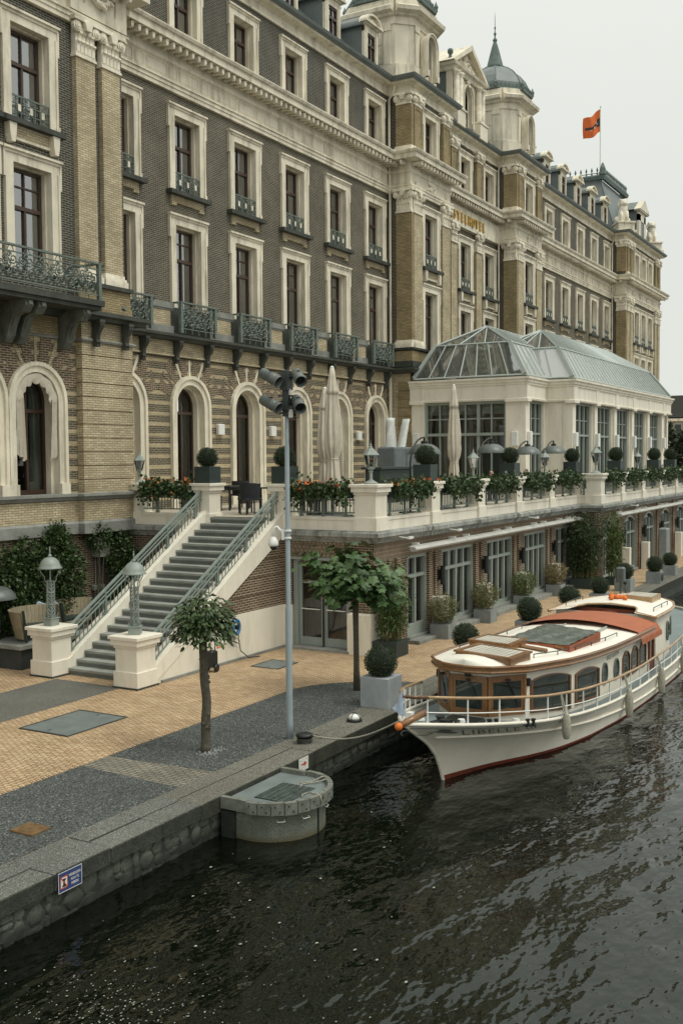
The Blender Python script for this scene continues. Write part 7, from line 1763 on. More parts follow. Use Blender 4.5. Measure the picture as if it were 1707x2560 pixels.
bamboo((40.3, 10.95, 0), .5, .3, 2.9, .40, 3600, 'lighter slender bamboo growing at the projecting brick corner', leafmat('light_bamboo_leaves', (.07, .11, .03), (.13, .17, .055)))

# ================================================================== TREES
def leaf_shape(pts, fold=.12):
    b = MB(); n = len(pts); b.add([(0, 0, 0)]+[(x, y, -fold*abs(x)-.10*y*y) for x, y in pts], [(0, i+1, (i+1) % n+1) for i in range(n)]); return b
BROAD = leaf_shape([(0, 0), (.30, -.08), (.50, .16), (.36, .26), (.62, .52), (.38, .62), (.22, .66), (0, 1.05), (-.22, .66), (-.38, .62), (-.62, .52), (-.36, .26), (-.50, .16), (-.30, -.08)], .22)
OVAL = leaf_shape([(0, 0), (.20, .18), (.27, .45), (.18, .78), (0, 1.05), (-.18, .78), (-.27, .45), (-.20, .18)], .30)
def crown(t_, pts, dirs, size, shp, m, nparts=300):
    """the 300 leaves nearest the camera side as leaf parts, the rest joined"""
    base = wo(t_); me = shp.mesh('leaf', m); order = np.argsort(-(pts @ np.array([-.80, -.58, .35])))
    V0 = np.array(shp.v); F0 = np.array(shp.f); VV = []; FF = []
    for r, i in enumerate(order):
        d = Vector(dirs[i]).normalized(); q = d.to_track_quat('Y', 'Z'); s = size*rnd.uniform(.6, 1.2)
        mtx = Matrix.LocRotScale(Vector(pts[i]), q @ Matrix.Rotation(rnd.uniform(-.6, .6), 4, 'Y').to_quaternion(), Vector((s, s, s)))
        if r < nparts:
            o = raw('leaf', me, t_); o.matrix_local = mtx
        else:
            A = np.array(mtx); VV.append(V0 @ A[:3, :3].T + A[:3, 3]); FF.append(F0+len(V0)*(r-nparts))
    if VV: o = raw('inner_leaves', arr_mesh('inner_leaves', np.vstack(VV), np.vstack(FF), m), t_); o['kind'] = 'stuff'
# small round-headed tree on gravel
t1 = thing('standard_tree', 'small round-headed tree with glossy leaves and knobbly trunk standing in the gravel', 'tree', (14.1, 10.80, 0))
b = MB(); b.smooth = True; P = []; rr = []
for k in range(25): z = 1.98*k/24; P.append((.02*math.sin(z*3)+.012*math.sin(z*9), .015*math.sin(z*4+1), z)); rr.append(.084-.016*k/24+.009*math.sin(k*2.1)*(k % 3 == 0)+(.03 if k == 0 else 0))
b.tube(P, rr, 10)
for k in range(12): z = rnd.uniform(.25, 1.8); a = rnd.uniform(0, 6.28); b.ico((.07*math.cos(a), .07*math.sin(a), z), .03, seg=7, ring=5)
raw('trunk', b.mesh('trunk', BARK), t1)
b = MB(); tw = []
for k in range(16):
    a = rnd.uniform(0, 6.28); r = rnd.uniform(.25, .55); e = (r*math.cos(a), r*math.sin(a), rnd.uniform(2.1, 2.55)); tw.append(e); b.tube([(0, 0, 1.9), (e[0]*.45, e[1]*.45, 2.2), e], [.03, .016, .006], 5)
raw('limbs', b.mesh('limbs', BARK), t1)
n = 1900; d = NR.normal(size=(n, 3)); d /= np.linalg.norm(d, axis=1)[:, None]; d[:, 2] = np.abs(d[:, 2])*1.0-.6*(NR.rand(n) < .55)
rr_ = .49*(1-.5*NR.rand(n)**2); P = d*rr_[:, None]*np.array([1, 1, .98]); P[:, 2] += 2.2
low = NR.rand(n) < .10; P[low, 2] -= NR.rand(low.sum())*.2; P += NR.normal(size=P.shape)*.035
crown(t1, P, d*np.array([1, 1, .3])+np.array([0, 0, -.55])+NR.normal(size=(n, 3))*.35, .105, OVAL, LEAF1)
b = MB()
for k in range(60): a = rnd.uniform(0, 6.28); r = rnd.uniform(.05, .32); x, y = 14.1+r*math.cos(a), 10.72+r*.7*math.sin(a)-.05; b.obox((x, y, .012), .03, .02, .02, a)
o = raw('light_pebbles', b.mesh('light_pebbles', plain('pale_pebble', (.30, .31, .30), .9, .2, 9, .1, 50, bmp=.1))); o['kind'] = 'stuff'
# broad-leaved tree
t2 = thing('broadleaf_tree', 'small tree with big lobed leaves spreading over a thin straight trunk by the glass door', 'tree', (19.38, 10.78, 0))
b = MB(); b.smooth = True; b.tube([(.03, .0, 0), (.01, 0, .5), (0, 0, 1.2), (0, .01, 1.95)], [.085, .062, .06, .066], 10); b.ico((0, 0, 1.96), .10, .10, .08, 9, 6, .08); raw('trunk', b.mesh('trunk', BARK), t2)
b = MB(); E_ = []
for k in range(14):
    a = 2*PI*k/14+rnd.uniform(-.2, .2); r = rnd.uniform(.5, 1.0); e = (r*math.cos(a), r*math.sin(a), rnd.uniform(2.0, 3.0)); E_.append(e); b.tube([(0, 0, 1.92), (e[0]*.4, e[1]*.4, 2.15+.3*(e[2]-2.1)), e], [.035, .02, .007], 5)
raw('limbs', b.mesh('limbs', BARK), t2)
n = 1050; P = []; D = []
for k in range(n):
    e = rnd.choice(E_); f = rnd.uniform(.3, 1.12); p = Vector((0, 0, 2.0)).lerp(Vector(e), f)+Vector((rnd.gauss(0, .16), rnd.gauss(0, .16), rnd.gauss(.05, .12))); 
    hr_ = math.hypot(p.x, p.y); p.z -= max(0, hr_-.6)*.9*rnd.random(); p.z = max(p.z, 1.6)
    P.append(p); D.append(Vector((p.x, p.y, 0)).normalized()*.8+Vector((rnd.gauss(0, .3), rnd.gauss(0, .3), -.45+rnd.gauss(0, .2))))
crown(t2, np.array([tuple(p) for p in P]), D, .20, BROAD, LEAF2)

# ================================================================== POLE WITH FLOODLIGHTS AND CAMERA
pl = thing('floodlight_pole', 'tall blue-grey pole with four cylindrical floodlights on top, standing in the gravel', 'light pole', (15.45, 9.96, 0))
b = MB(); b.smooth = True; b.lathe((0, 0, 0), [(.066, 0), (.060, .3), (.058, 2.30), (.050, 2.36), (.044, 2.40), (.042, 5.2), (.036, 5.26), (.034, 5.75)], 16); raw('pole', b.mesh('pole', POLE), pl)
b = MB(); b.cbox(-.05, .05, -.06, .06, 5.74, 6.55, .01); b.box(-.09, .09, -.08, .08, 6.2, 6.48); b.box(-.085, .085, -.075, .075, 5.84, 6.02)
for z in (5.80, 5.86, 6.1, 6.5): b.obox((0, 0, z), .30, .05, .03, -1.05)
b.tube([(.0, -.09, 5.74), (.12, -.17, 5.72), (.12, -.17, 5.80)], .012, 5); raw('bracket_column', b.mesh('bracket_column', plain('dark_grey_fitting', (.04, .048, .044), .5, .2, 5, .08, 40, bmp=.05)), pl)
b = MB(); b.cbox(-.03, .03, -.12, -.05, 5.72, 5.86, .008); b.cbox(-.02, .02, -.09, -.05, 6.12, 6.22, .006); raw('junction_box', b.mesh('junction_box', WHITEP), pl)
crx, cfx = Vector((.4976, -.867, 0)), Vector((-.867, -.4976, 0))
for (dx_, z, dr_) in ((-.27, 6.42, 0), (-.27, 5.96, 0), (.22, 6.42, 1), (.21, 5.96, 1)):
    d = ((crx*.72+cfx*.48) if dr_ == 0 else (crx*.22+cfx*.80)) + Vector((0, 0, -.42)); d.normalize()
    c = crx*dx_+cfx*.12+Vector((0, 0, z)); R_ = d.to_track_quat('Z', 'Y').to_matrix(); f = MB(); f.smooth = True
    prof = [(.05, -.215), (.088, -.205), (.098, -.17), (.098, .02), (.104, .025), (.104, .10), (.098, .105), (.098, .17), (.105, .175), (.105, .21), (.098, .212), (.094, .15), (.05, .05), (0, .05)]
    f.loft([[c+R_ @ Vector((r*math.cos(k*PI/9), r*math.sin(k*PI/9), h)) for k in range(18)] for r, h in prof], True, False)
    o = raw('floodlight', f.mesh('floodlight', LAMPG), pl); g_ = MB(); g_.poly([c+R_ @ Vector((.094*math.cos(k*PI/9), .094*math.sin(k*PI/9), .12)) for k in range(18)]); raw('lens', g_.mesh('lens', BLACK), o)
    k = MB(); k.tube([c-d*.02, Vector((0, 0, c.z+.02))], .025, 6); k.obox(c+Vector((0, 0, .10)), .05, .05, .03); raw('yoke', k.mesh('yoke', BLACK), o)
cc = thing('security_camera', 'white dome security camera on a curved arm clamped to the tall pole', 'security camera', (15.45, 9.96, 3.5))
A = Vector((15.45, 9.96, 0)); e = A-crx*.255; b = MB(); b.smooth = True
b.tube([A-crx*.06+Vector((0, 0, 3.62)), A-crx*.12+Vector((0, 0, 3.72)), A-crx*.19+Vector((0, 0, 3.80)), A-crx*.235+Vector((0, 0, 3.78)), e+Vector((0, 0, 3.72)), e+Vector((0, 0, 3.60))], .024, 8); part('arm', b, WHITEP, cc)
b = MB(); b.smooth = True; b.lathe((e.x, e.y, 0), [(.03, 3.62), (.05, 3.60), (.085, 3.54), (.092, 3.50), (.09, 3.47), (.08, 3.455), (0, 3.45)], 18); part('housing', b, WHITEP, cc)
b = MB(); b.smooth = True; b.lathe((e.x, e.y, 0), [(.065, 3.455), (.06, 3.42), (.035, 3.39), (0, 3.38)], 16); part('dome', b, BLACK, cc)
b = MB(); q = A-crx*.085; b.obox((q.x, q.y, 3.66), .05, .06, .19, -1.05); b.lathe((A.x, A.y, 0), [(.06, 3.58), (.066, 3.585), (.066, 3.61), (.06, 3.615)], 14); b.lathe((A.x, A.y, 0), [(.06, 3.71), (.066, 3.715), (.066, 3.74), (.06, 3.745)], 14); part('clamp', b, WHITEP, cc)
# shore power pedestal and grey cabinet
t_ = thing('power_pedestal', 'grey shore power pedestal on a thin post at the quay edge', 'power pedestal', (37.68, 9.95, 0))
b = MB(); b.tube([(37.68, 9.95, 0), (37.68, 9.95, .45)], .04, 8); part('post', b, IRON, t_); b = MB(); b.cbox(37.53, 37.83, 9.8, 10.1, .42, .98, .05); part('box', b, LAMPG, t_); b = MB(); b.ico((37.62, 9.78, .42), .07, seg=8, ring=5); b.tube([(37.62, 9.78, .4), (37.5, 9.75, .2), (37.55, 9.72, .02)], .015, 5); part('plug', b, BLACK, t_)
b = MB(); b.cbox(47.6, 48.2, 10.5, 10.9, 0, 1.75, .05); solo('utility_cabinet', b, POTG, 'tall grey cabinet at the right edge of the quay behind the farthest boxwood', 'cabinet', org=(47.9, 10.7, 0))

# ================================================================== LEFT GARDEN CORNER
b = MB(); b.cbox(17.5, 20.4, 18.86, 20.3, 0, .50, .01); t_ = thing('seating_platform', 'low dark grey plinth with a stone top under the wooden tub seats', 'platform', (18.9, 19.5, 0)); part('plinth', b, plain('dark_grey_panel', (.045, .055, .055), .5, .2, 2, .06, 30, bmp=.05), t_)
b = MB(); b.cbox(17.42, 20.42, 18.78, 20.32, .50, .60, .01); part('top_slab', b, STEP, t_)
def tub(loc, rz_, lab):
    t_ = thing('tub_seat', lab, 'seat', loc, 'curved wooden tub seats by the stairs'); n = 18; b = MB(); b.smooth = False
    for k in range(n):
        a0, a1 = PI*.02+PI*.96*k/n+.004, PI*.02+PI*.96*(k+1)/n-.004; s = MB()
        f = lambda a, r, z, e: (r*math.cos(a)*1.12, r*math.sin(a)*.95-e, z)
        s.loft([[f(a0, .46, .10, 0), f(a1, .46, .10, 0), f(a1, .62, .78, -.0), f(a0, .62, .78, 0)], [f(a0, .50, .10, 0), f(a1, .50, .10, 0), f(a1, .66, .78, 0), f(a0, .66, .78, 0)]], True, True)
        raw('stave', s.mesh('stave', BENCHW), t_)
    e_ = MB()
    for s in (-1, 1): e_.obox((s*.62, -.02, .42), .06, .05, .80, 0, 0, s*.22)
    raw('end_post', e_.mesh('end_post', POTD), t_)
    c = MB(); c.xy([(.46*1.12*math.cos(a), .44*math.sin(a)) for a in [PI*k/12 for k in range(13)]], .30, .36); raw('seat_board', c.mesh('seat_board', POTD), t_)
    c = MB(); c.cbox(-.52, .52, -.06, 0, .22, .30, .008); raw('front_board', c.mesh('front_board', BENCHW), t_); return t_
s1 = tub((18.15, 19.2, .60), PI*.75, 'curved wooden tub seat on the grey plinth, nearest the left edge lamp pier'); s1.location = (18.25, 19.12, .60); s1.rotation_euler.z = math.radians(20)
dup(s1, (19.75, 19.2, .60), math.radians(8), 'wooden tub seat behind the left lattice lamp, next to the stair rail')
dup(s1, (17.35, 19.75, .55), math.radians(25), 'wooden tub seat cut off by the left edge of the picture')
b = MB(); b.smooth = True
b.loft([[(18.75+.55*u+.03*math.sin(v*9), 19.62-.25*u+.05*math.sin(u*8), 1.42-.55*abs(v)**1.3+.04*math.sin(u*11+v*5)) for v in [k/8-.4 for k in range(9)]] for u in [k/10 for k in range(11)]], False, False)
solo('grey_blanket', b, plain('grey_blanket', (.30, .34, .37), .9, .25, 7, .08, 50, bmp=.2), 'crumpled grey cloth thrown over a seat back by the bushes', 'blanket', org=(18.9, 19.6, .9))
def heater(x, y, zb, r, arc, lab, grp, base=3.41, bx_=None):
    t_ = thing('patio_heater', lab, 'patio heater', (bx_ or x, y, base), grp)
    b = MB(); b.smooth = True; b.lathe((x, y, 0), [(r, zb), (r*1.0, zb+.015), (r*.93, zb+.10), (r*.78, zb+.20), (r*.52, zb+.28), (r*.2, zb+.315), (0, zb+.32)], 24, False); b.lathe((x, y, 0), [(r*.98, zb), (r*.5, zb+.2), (0, zb+.25)], 24, False); part('shade', b, LAMPG, t_)
    b = MB(); b.lathe((x, y, 0), [(.10, zb+.30), (.10, zb+.38), (.05, zb+.40), (0, zb+.41)], 10); part('cap', b, BLACK, t_)
    b = MB(); b.smooth = True
    if arc: x0 = x-arc; P = [(x0, y, base), (x0, y, zb-.35)]+[(x0+arc*(1-math.cos(PI/2*k/8))*1.0, y, zb-.35+.85*math.sin(PI/2*k/8)) for k in range(1, 9)]+[(x, y, zb+.38)]
    else: P = [(x, y, base), (x, y, zb+.1)]
    b.tube(P, .028, 7); part('stand', b, BLACK, t_); b = MB(); b.cbox(P[0][0]-.25, P[0][0]+.25, y-.25, y+.25, base, base+.04, .01); part('foot', b, BLACK, t_)
HG = 'dome heaters on curved stands on the terrace'
for x, zb, a, l in ((27.95, 5.10, .95, 'leftmost dome heater on the terrace, left of the folded umbrella by the conservatory'), (33.25, 5.14, 1.15, 'dome heater in front of the conservatory near face, right of its folded umbrella'), (36.85, 5.08, 1.25, 'dome heater on a tall curved stand before the conservatory corner pillar'), (39.85, 5.12, 1.1, 'rightmost dome heater on the terrace, before the narrow conservatory window')): heater(x, 13.2, zb, .50, a, l, HG)
heater(17.75, 19.95, 1.62, .5, 0, 'dark green dome heater at the left edge among the bushes', None, 0)
def bush(name, loc, blobs, n, size, lab, m=BUSH):
    t_ = thing(name, lab, 'bush', loc); P = []; D = []; b = MB()
    for (x, y, z, rx, ry, rz2) in blobs:
        k = int(n*rx*rz2/sum(q[3]*q[5] for q in blobs)); d = NR.normal(size=(k, 3)); d /= np.linalg.norm(d, axis=1)[:, None]; rr = 1-.45*NR.rand(k)**1.5
        P.append(np.array([x, y, z])+d*rr[:, None]*np.array([rx, ry, rz2])+NR.normal(size=(k, 3))*.05); D.append(d)
        for q in range(4): e = (x+rnd.gauss(0, rx*.5), y+rnd.gauss(0, ry*.3), z+rnd.uniform(0, rz2*.9)); b.tube([(x+rnd.gauss(0, .1), y, .0), ((x+e[0])/2, y, z*.6), e], [.03, .02, .006], 5, False)
    P = np.vstack(P); D = np.vstack(D); part('stems', b, BARK, t_); leaf_obj('foliage', P, size, m, t_, 'leaf', .35, D); return t_
bush('leafy_bush', (18.6, 20.0, 0), [(17.7, 20.15, 1.75, .55, .22, .9), (18.3, 20.1, 2.0, .55, .25, .85), (18.9, 20.12, 2.2, .55, .24, .85), (18.5, 20.1, 1.2, .8, .22, .6), (19.3, 20.12, 1.7, .5, .24, .95)], 8500, .105, 'big leafy bush against the hotel wall behind the left lattice lamp')
bush('leafy_bush', (20.1, 20.0, 0), [(19.9, 20.05, 2.5, .5, .3, .75), (20.3, 20.0, 1.9, .48, .3, .9), (19.9, 20.0, 1.2, .5, .33, .7), (20.0, 20.1, 2.95, .34, .2, .40)], 7000, .10, 'tall bush with thin shoots against the yellow brick plinth left of the wall cabinet')
bush('leafy_bush', (22.3, 20.1, 0), [(22.35, 20.1, 2.35, .5, .28, .65), (21.6, 20.15, 2.9, .45, .2, .35), (22.7, 20.0, 1.7, .4, .3, .8), (22.2, 20.0, .9, .6, .33, .6)], 6000, .10, 'bush in the corner under the terrace right of the wall cabinet')
t_ = thing('wall_cabinet', 'pale grey-green electric cabinet on the brick wall among the bushes', 'electric cabinet', (21.8, 20.38, 2.3))
b = MB(); b.cbox(21.55, 22.03, 20.12, 20.38, 2.31, 2.84, .01); part('cabinet', b, plain('grey_green_cabinet', (.30, .32, .26), .6, .15, 4, .08, 50, dirt=(.18, .2, .15), bmp=.1), t_)
b = MB()
for x in (21.68, 21.78): b.tube([(x, 20.36, 2.31), (x, 20.36, 1.45)], .018, 5)
for x in (21.6, 21.8, 21.9): b.cbox(x-.06, x+.06, 20.28, 20.38, 1.38, 1.52, .01)
part('conduits', b, MATS['grey_green_cabinet'], t_)
t_ = thing('planter_trough', 'long grey-green trough with yellow wooden slats standing behind the stair rail', 'planter', (20.8, 19.2, 0))
b = MB(); b.cbox(20.7, 22.4, 18.95, 19.5, 0, 1.18, .01); part('trough', b, plain('grey_green_trough', (.17, .19, .165), .7, .2, 4, .08, 50, bmp=.1), t_)
for k in range(14): x = 21.15+.085*k; b = MB(); b.cbox(x, x+.075, 18.925, 18.945, .08, 1.12, .004); part('slat', b, plain('yellow_slat', (.42, .29, .09), .7, .2, 6, .1, 40, bmp=.1) if k == 0 else MATS['yellow_slat'], t_)
# hose reel and pressure washer at the stair wall
t_ = thing('hose_reel', 'blue hose reel hanging on the white stair wall beside the round tree', 'hose reel', (20.65, 14.98, .86))
b = MB(); b.smooth = True; c = Vector((20.68, 14.86, .88))
b.tube([(20.68+.13*math.cos(a*PI/12), 14.86, .88+.17*math.sin(a*PI/12)) for a in range(25)], .045, 8); part('hose_coil', b, plain('blue_hose', (.04, .17, .34), .5, .1, 5, .05, 40, bmp=.1), t_)
b = MB(); b.xz([(20.68+.05*math.cos(a*PI/6), .88+.06*math.sin(a*PI/6)) for a in range(12)], 14.80, 14.98); b.tube([(20.68+.16*math.cos(a*PI/12), 14.9, .88+.20*math.sin(a*PI/12)) for a in range(25)], .015, 5); b.tube([(20.84, 14.9, .85), (20.86, 14.92, .55), (20.95, 14.93, .25), (21.25, 14.9, .03), (21.6, 14.8, .015)], .013, 5); part('bracket', b, BLACK, t_)
t_ = thing('pressure_washer', 'small black pressure washer with an orange handle behind the round tree', 'pressure washer', (19.55, 14.75, 0))
b = MB(); b.cbox(19.42, 19.66, 14.65, 14.85, .12, .5, .03); b.tube([(19.45, 14.72, .5), (19.42, 14.7, .85), (19.6, 14.7, .85), (19.62, 14.72, .5)], .014, 5); part('body', b, BLACK, t_)
for s in (-.13, .13):
    b = MB(); b.smooth = True; b.xz([(19.54+.09*math.cos(a*PI/8), .1+.09*math.sin(a*PI/8)) for a in range(16)], 14.75+s-.02, 14.75+s+.02); part('wheel', b, BLACK, t_)
b = MB(); b.tube([(19.6, 14.64, .56), (19.75, 14.62, .58)], .02, 6); part('spray_gun', b, ORANGE, t_)

# ================================================================== TERRACE FURNISHINGS
TG = 'boxwood balls in dark planters on the terrace piers'
q = boxwood(.52, .46, .285, POTD, 'boxwood ball in dark planter on the pier left of the stair top', TG, (23.31, 17.66, 4.337))
for x, y, s, l in ((23.31, 15.1, 1, 'boxwood ball in dark planter on the pier right of the stair top, behind the pole'), (26.75, 12.6, 1.02, 'boxwood ball in dark planter between the corner lantern and slim parasol'), (33.45, 12.6, 1, 'boxwood ball in dark planter before the corner pillar of the conservatory'), (40.3, 12.6, 1, 'boxwood ball in dark planter left of the big lantern pier'), (43.45, 11.72, 1.05, 'boxwood ball in dark planter right of the big lantern pier'), (50.2, 11.72, 1.05, 'second to last boxwood ball on the far terrace piers'), (53.6, 11.72, 1.05, 'last boxwood ball on the far terrace piers at the conservatory end')):
    dup(q, (x, y, 4.337), rnd.uniform(-.05, .05), l, scale=s)
def lantern(loc, s, lab):
    t_ = thing('lantern', lab, 'lantern', loc, 'glass lanterns on the terrace piers')
    b = MB(); b.lathe((0, 0, 0), [(.20, 0), (.20, .03), (.13, .07), (.06, .11), (.045, .15), (.045, .32), (.07, .35), (.04, .38), (.10, .42), (.105, .44)], 12); raw('stand', b.mesh('stand', LANT), t_)
    b = MB(); h0, h1, r0, r1 = .44, .80, .105, .19
    def hx(r, z): return [Vector((r*math.cos(PI/3*k), r*math.sin(PI/3*k), z)) for k in range(6)]
    for k in range(6): b.tube([hx(r0, h0)[k], hx(r1, h1)[k]], .011, 4)
    for r, z in ((r0, h0), (r1, h1)): b.tube(hx(r, z)+[hx(r, z)[0]], .012, 4)
    b.loft([hx(.235, .80), hx(.23, .815), hx(.10, .95), hx(.055, 1.0), hx(.06, 1.02), hx(.02, 1.06)], True, True); b.lathe((0, 0, 0), [(.02, 1.05), (.035, 1.08), (.01, 1.12), (.004, 1.2)], 6); fr = raw('lantern_frame', b.mesh('lantern_frame', LANT), t_)
    for k in range(6):
        p = MB(); p.poly([hx(r0, h0)[k], hx(r0, h0)[(k+1) % 6], hx(r1, h1)[(k+1) % 6], hx(r1, h1)[k]]); raw('pane', p.mesh('pane', GLASS), fr)
    b = MB(); b.lathe((0, 0, 0), [(.02, .44), (.02, .56), (.035, .6), (.03, .68), (0, .71)], 8); raw('bulb', b.mesh('bulb', WHITEP), t_)
    t_.scale = (s,)*3; return t_
l0 = lantern((23.36, 12.53, 4.337), .92, 'grey glass lantern on the front corner pier of the terrace, before the folded umbrella')
for x, y, s, l in ((23.3, 20.1, .80, 'small lantern on the leftmost terrace pier against the hotel wall'), (30.0, 12.5, .80, 'small lantern on the pier right of the umbrella by the conservatory'), (36.76, 12.5, .80, 'small lantern on the pier under the rightmost dome heater'), (40.3, 11.64, 1.0, 'big white lantern on the projecting terrace pier before the conservatory'), (46.75, 11.62, .8, 'small lantern on the far terrace pier before the third conservatory window')): dup(l0, (x, y, 4.337), 0, l, scale=s)
def umbrella(x, y, zb, zt, r, lab, lean=0.):
    t_ = thing('folded_umbrella', lab, 'parasol', (x, y, 3.41)); b = MB(); b.smooth = True; R = []; n = 80
    H = zt-zb
    fold_ = lambda i, f: .62+.55*abs(math.sin(4*2*PI*i/n+f*1.1))**.6+.12*math.sin(11*2*PI*i/n+f*6)+.05*math.sin(23*2*PI*i/n-f*9)
    for f, k in ((0, .95), (.04, .92), (.10, .82), (.22, .66), (.265, .58), (.28, .60), (.33, .86), (.40, 1.0), (.52, .95), (.64, .82), (.76, .66), (.86, .50), (.93, .36), (1, .22)):
        z = zb+H*f; rr = r*k
        R.append([(x+lean*f+rr*fold_(i, f)*math.cos(2*PI*i/n), y+rr*fold_(i, f)*math.sin(2*PI*i/n), z) for i in range(n)])
    b.loft(R, True, True); part('canopy', b, FABRIC, t_)
    b = MB(); b.smooth = True; R = []
    for f, k in ((.79, .76), (.82, .74), (.88, .56), (.94, .40), (1.0, .26)):
        R.append([(x+lean*f+r*k*(1+.10*math.sin(8*2*PI*i/n+1))*math.cos(2*PI*i/n), y+r*k*(1+.1*math.sin(8*2*PI*i/n+1))*math.sin(2*PI*i/n), zb+H*f-.10*(f < .77)*abs(math.sin(4*2*PI*i/n))) for i in range(n)])
    b.loft(R, True, True); part('top_flap', b, FABRIC, t_)
    b = MB(); b.tube([(x, y, 3.41), (x, y, zb+.1)], .045, 8); b.cbox(x-.4, x+.4, y-.4, y+.4, 3.41, 3.47, .01); part('pole', b, LAMPG, t_)
    b = MB(); b.lathe((x+lean, y, zt), [(r*.24, -.01), (r*.25, .03), (r*.1, .06), (0, .065)], 12); part('cap', b, WHITEP, t_)
    b = MB(); b.smooth = True; b.tube([(x+r*.68*math.cos(2*PI*i/20), y+r*.68*math.sin(2*PI*i/20), zb+H*.265) for i in range(21)], .012, 5); part('strap', b, FABRIC, t_)
umbrella(24.3, 14.2, 4.1, 7.42, .215, 'tall folded beige parasol behind the corner lantern, taller of the pair'); umbrella(25.35, 15.05, 4.2, 6.95, .22, 'folded beige parasol half hidden behind the tallest parasol', .0)
umbrella(29.55, 12.95, 4.0, 7.18, .18, 'slim folded beige parasol in front of the conservatory near face')
# wrapped parasols and grey covers by the conservatory
for (x, x2, l) in ((36.1, 36.12, 'white plastic wrapped parasol beside the hotel downpipe'), (36.7, 37.5, 'leaning white wrapped parasol against the conservatory corner')):
    b = MB(); b.smooth = True; R = []
    for k in range(12):
        f = k/11; R.append([(x+(x2-x)*f+(.30 if x2-x < .1 else .13)*(1-.25*f)*(1+.22*math.sin(5*i+f*9)+.25*rnd.random())*math.cos(2*PI*i/14), 18.5+.22*(1-.3*f)*math.sin(2*PI*i/14), 4.7+1.85*f) for i in range(14)])
    b.loft(R, True, True); solo('wrapped_parasol', b, plain('white_wrap', (.55, .56, .53), .35, .12, 7, .05, 40, bmp=.1) if 'white_wrap' not in MATS else MATS['white_wrap'], l, 'parasol', 'parasols wrapped in white plastic', org=(x, 18.5, 4.7))
for x0, x1, l in ((35.55, 36.48, 'left one of the two grey covered cabinets below the wrapped parasols'), (36.55, 37.6, 'right one of the two grey covered cabinets below the wrapped parasols')):
    b = MB(); b.cbox(x0, x1, 18.0, 18.8, 3.41, 5.42, .06); solo('covered_cabinet', b, plain('grey_cover', (.12, .14, .145), .7, .2, 3, .08, 40, bmp=.1) if 'grey_cover' not in MATS else MATS['grey_cover'], l, 'cabinet', 'grey covered cabinets on the terrace', org=((x0+x1)/2, 18.4, 3.41))
b = MB(); b.cbox(32.0, 34.5, 16.8, 17.4, 3.41, 4.6, .02); b.cbox(31.9, 34.6, 16.7, 17.5, 4.6, 4.68, .01); solo('bar_counter', b, POTD, 'dark low counter on the terrace behind the corner lantern', 'counter', org=(33.2, 17, 3.41))
def chair(loc, rz_, lab):
    t_ = thing('wicker_chair', lab, 'chair', loc, 'dark wicker chairs on the terrace'); t_.rotation_euler.z = rz_
    b = MB(); b.cbox(-.26, .26, -.26, .26, .40, .46, .015); raw('seat', b.mesh('seat', CLOTH), t_)
    b = MB(); b.smooth = True; b.loft([[(.27*math.sin(a), .24*math.cos(a)*1.0+.02, z) if 0 else (.28*math.sin(a)*k, .26*math.cos(a)*k, z) for a in [(-1.75+3.5*i/14) for i in range(15)]] for z, k in ((.42, 1), (.62, 1.04), (.88, 1.10))], False, False); b.loft([[(.25*math.sin(a)*k, .23*math.cos(a)*k, z) for a in [(-1.6+3.2*i/14) for i in range(15)]] for z, k in ((.42, 1), (.88, 1.10))], False, False); raw('backrest', b.mesh('backrest', CLOTH), t_)
    for sx in (-1, 1):
        for sy in (-1, 1): b = MB(); b.cbox(sx*.22-.018, sx*.22+.018, sy*.22-.018, sy*.22+.018, 0, .40, .004); raw('leg', b.mesh('leg', BLACK), t_)
    return t_
c0 = chair((24.85, 16.05, 3.415), -.9, 'dark tub chair nearest the stair top, right of the black table')
for x, y, r, l in ((25.1, 17.5, 1.2, 'dark chair left of the black table at the stair top'), (26.2, 16.2, -2.2, 'dark chair behind the black table at the stair top'), (27.2, 17.6, 2.2, 'dark chair farthest behind the black table at the stair top'), (25.6, 19.2, .5, 'dark chair by the second table, behind the left flower box'), (27.6, 19.6, 2.8, 'dark chair close to the hotel wall behind the left flower box'), (25.0, 13.6, 2.0, 'dark chair behind the railing left of the corner pier'), (24.6, 14.9, -1.2, 'dark chair behind the railing at the foot of the parasol'), (24.5, 17.05, 2.6, 'dark chair with its back to the stairs, left of the nearest tub chair'), (25.9, 15.75, -.3, 'dark chair on the water side of the black table at the stair top'), (26.9, 16.8, -1.57, 'dark chair at the far end of the black table at the stair top')): dup(c0, (x, y, 3.415), r, l)
def table(loc, sx, sy, lab):
    t_ = thing('terrace_table', lab, 'table', loc, 'black tables on the terrace'); b = MB(); b.cbox(-sx/2, sx/2, -sy/2, sy/2, .71, .75, .008); raw('tabletop', b.mesh('tabletop', BLACK), t_)
    for a in (-1, 1):
        for c in (-1, 1): b = MB(); b.cbox(a*(sx/2-.06)-.025, a*(sx/2-.06)+.025, c*(sy/2-.06)-.025, c*(sy/2-.06)+.025, 0, .71, .004); raw('leg', b.mesh('leg', BLACK), t_)
    b = MB(); b.cbox(-sx/2+.05, sx/2-.05, -.02, .02, .60, .71, .004); raw('apron', b.mesh('apron', BLACK), t_); return t_
tb = table((25.9, 16.9, 3.415), 1.3, .8, 'black table at the top of the stairs between the two boxwood piers'); dup(tb, (26.6, 19.3, 3.415), .1, 'black table behind the left flower box near the hotel wall'); dup(tb, (24.9, 14.2, 3.415), PI/2, 'black table behind the railing between the pole and the corner pier'); dup(tb, (36.8, 14.4, 3.415), 0, 'table where the two seated people sit before the conservatory')
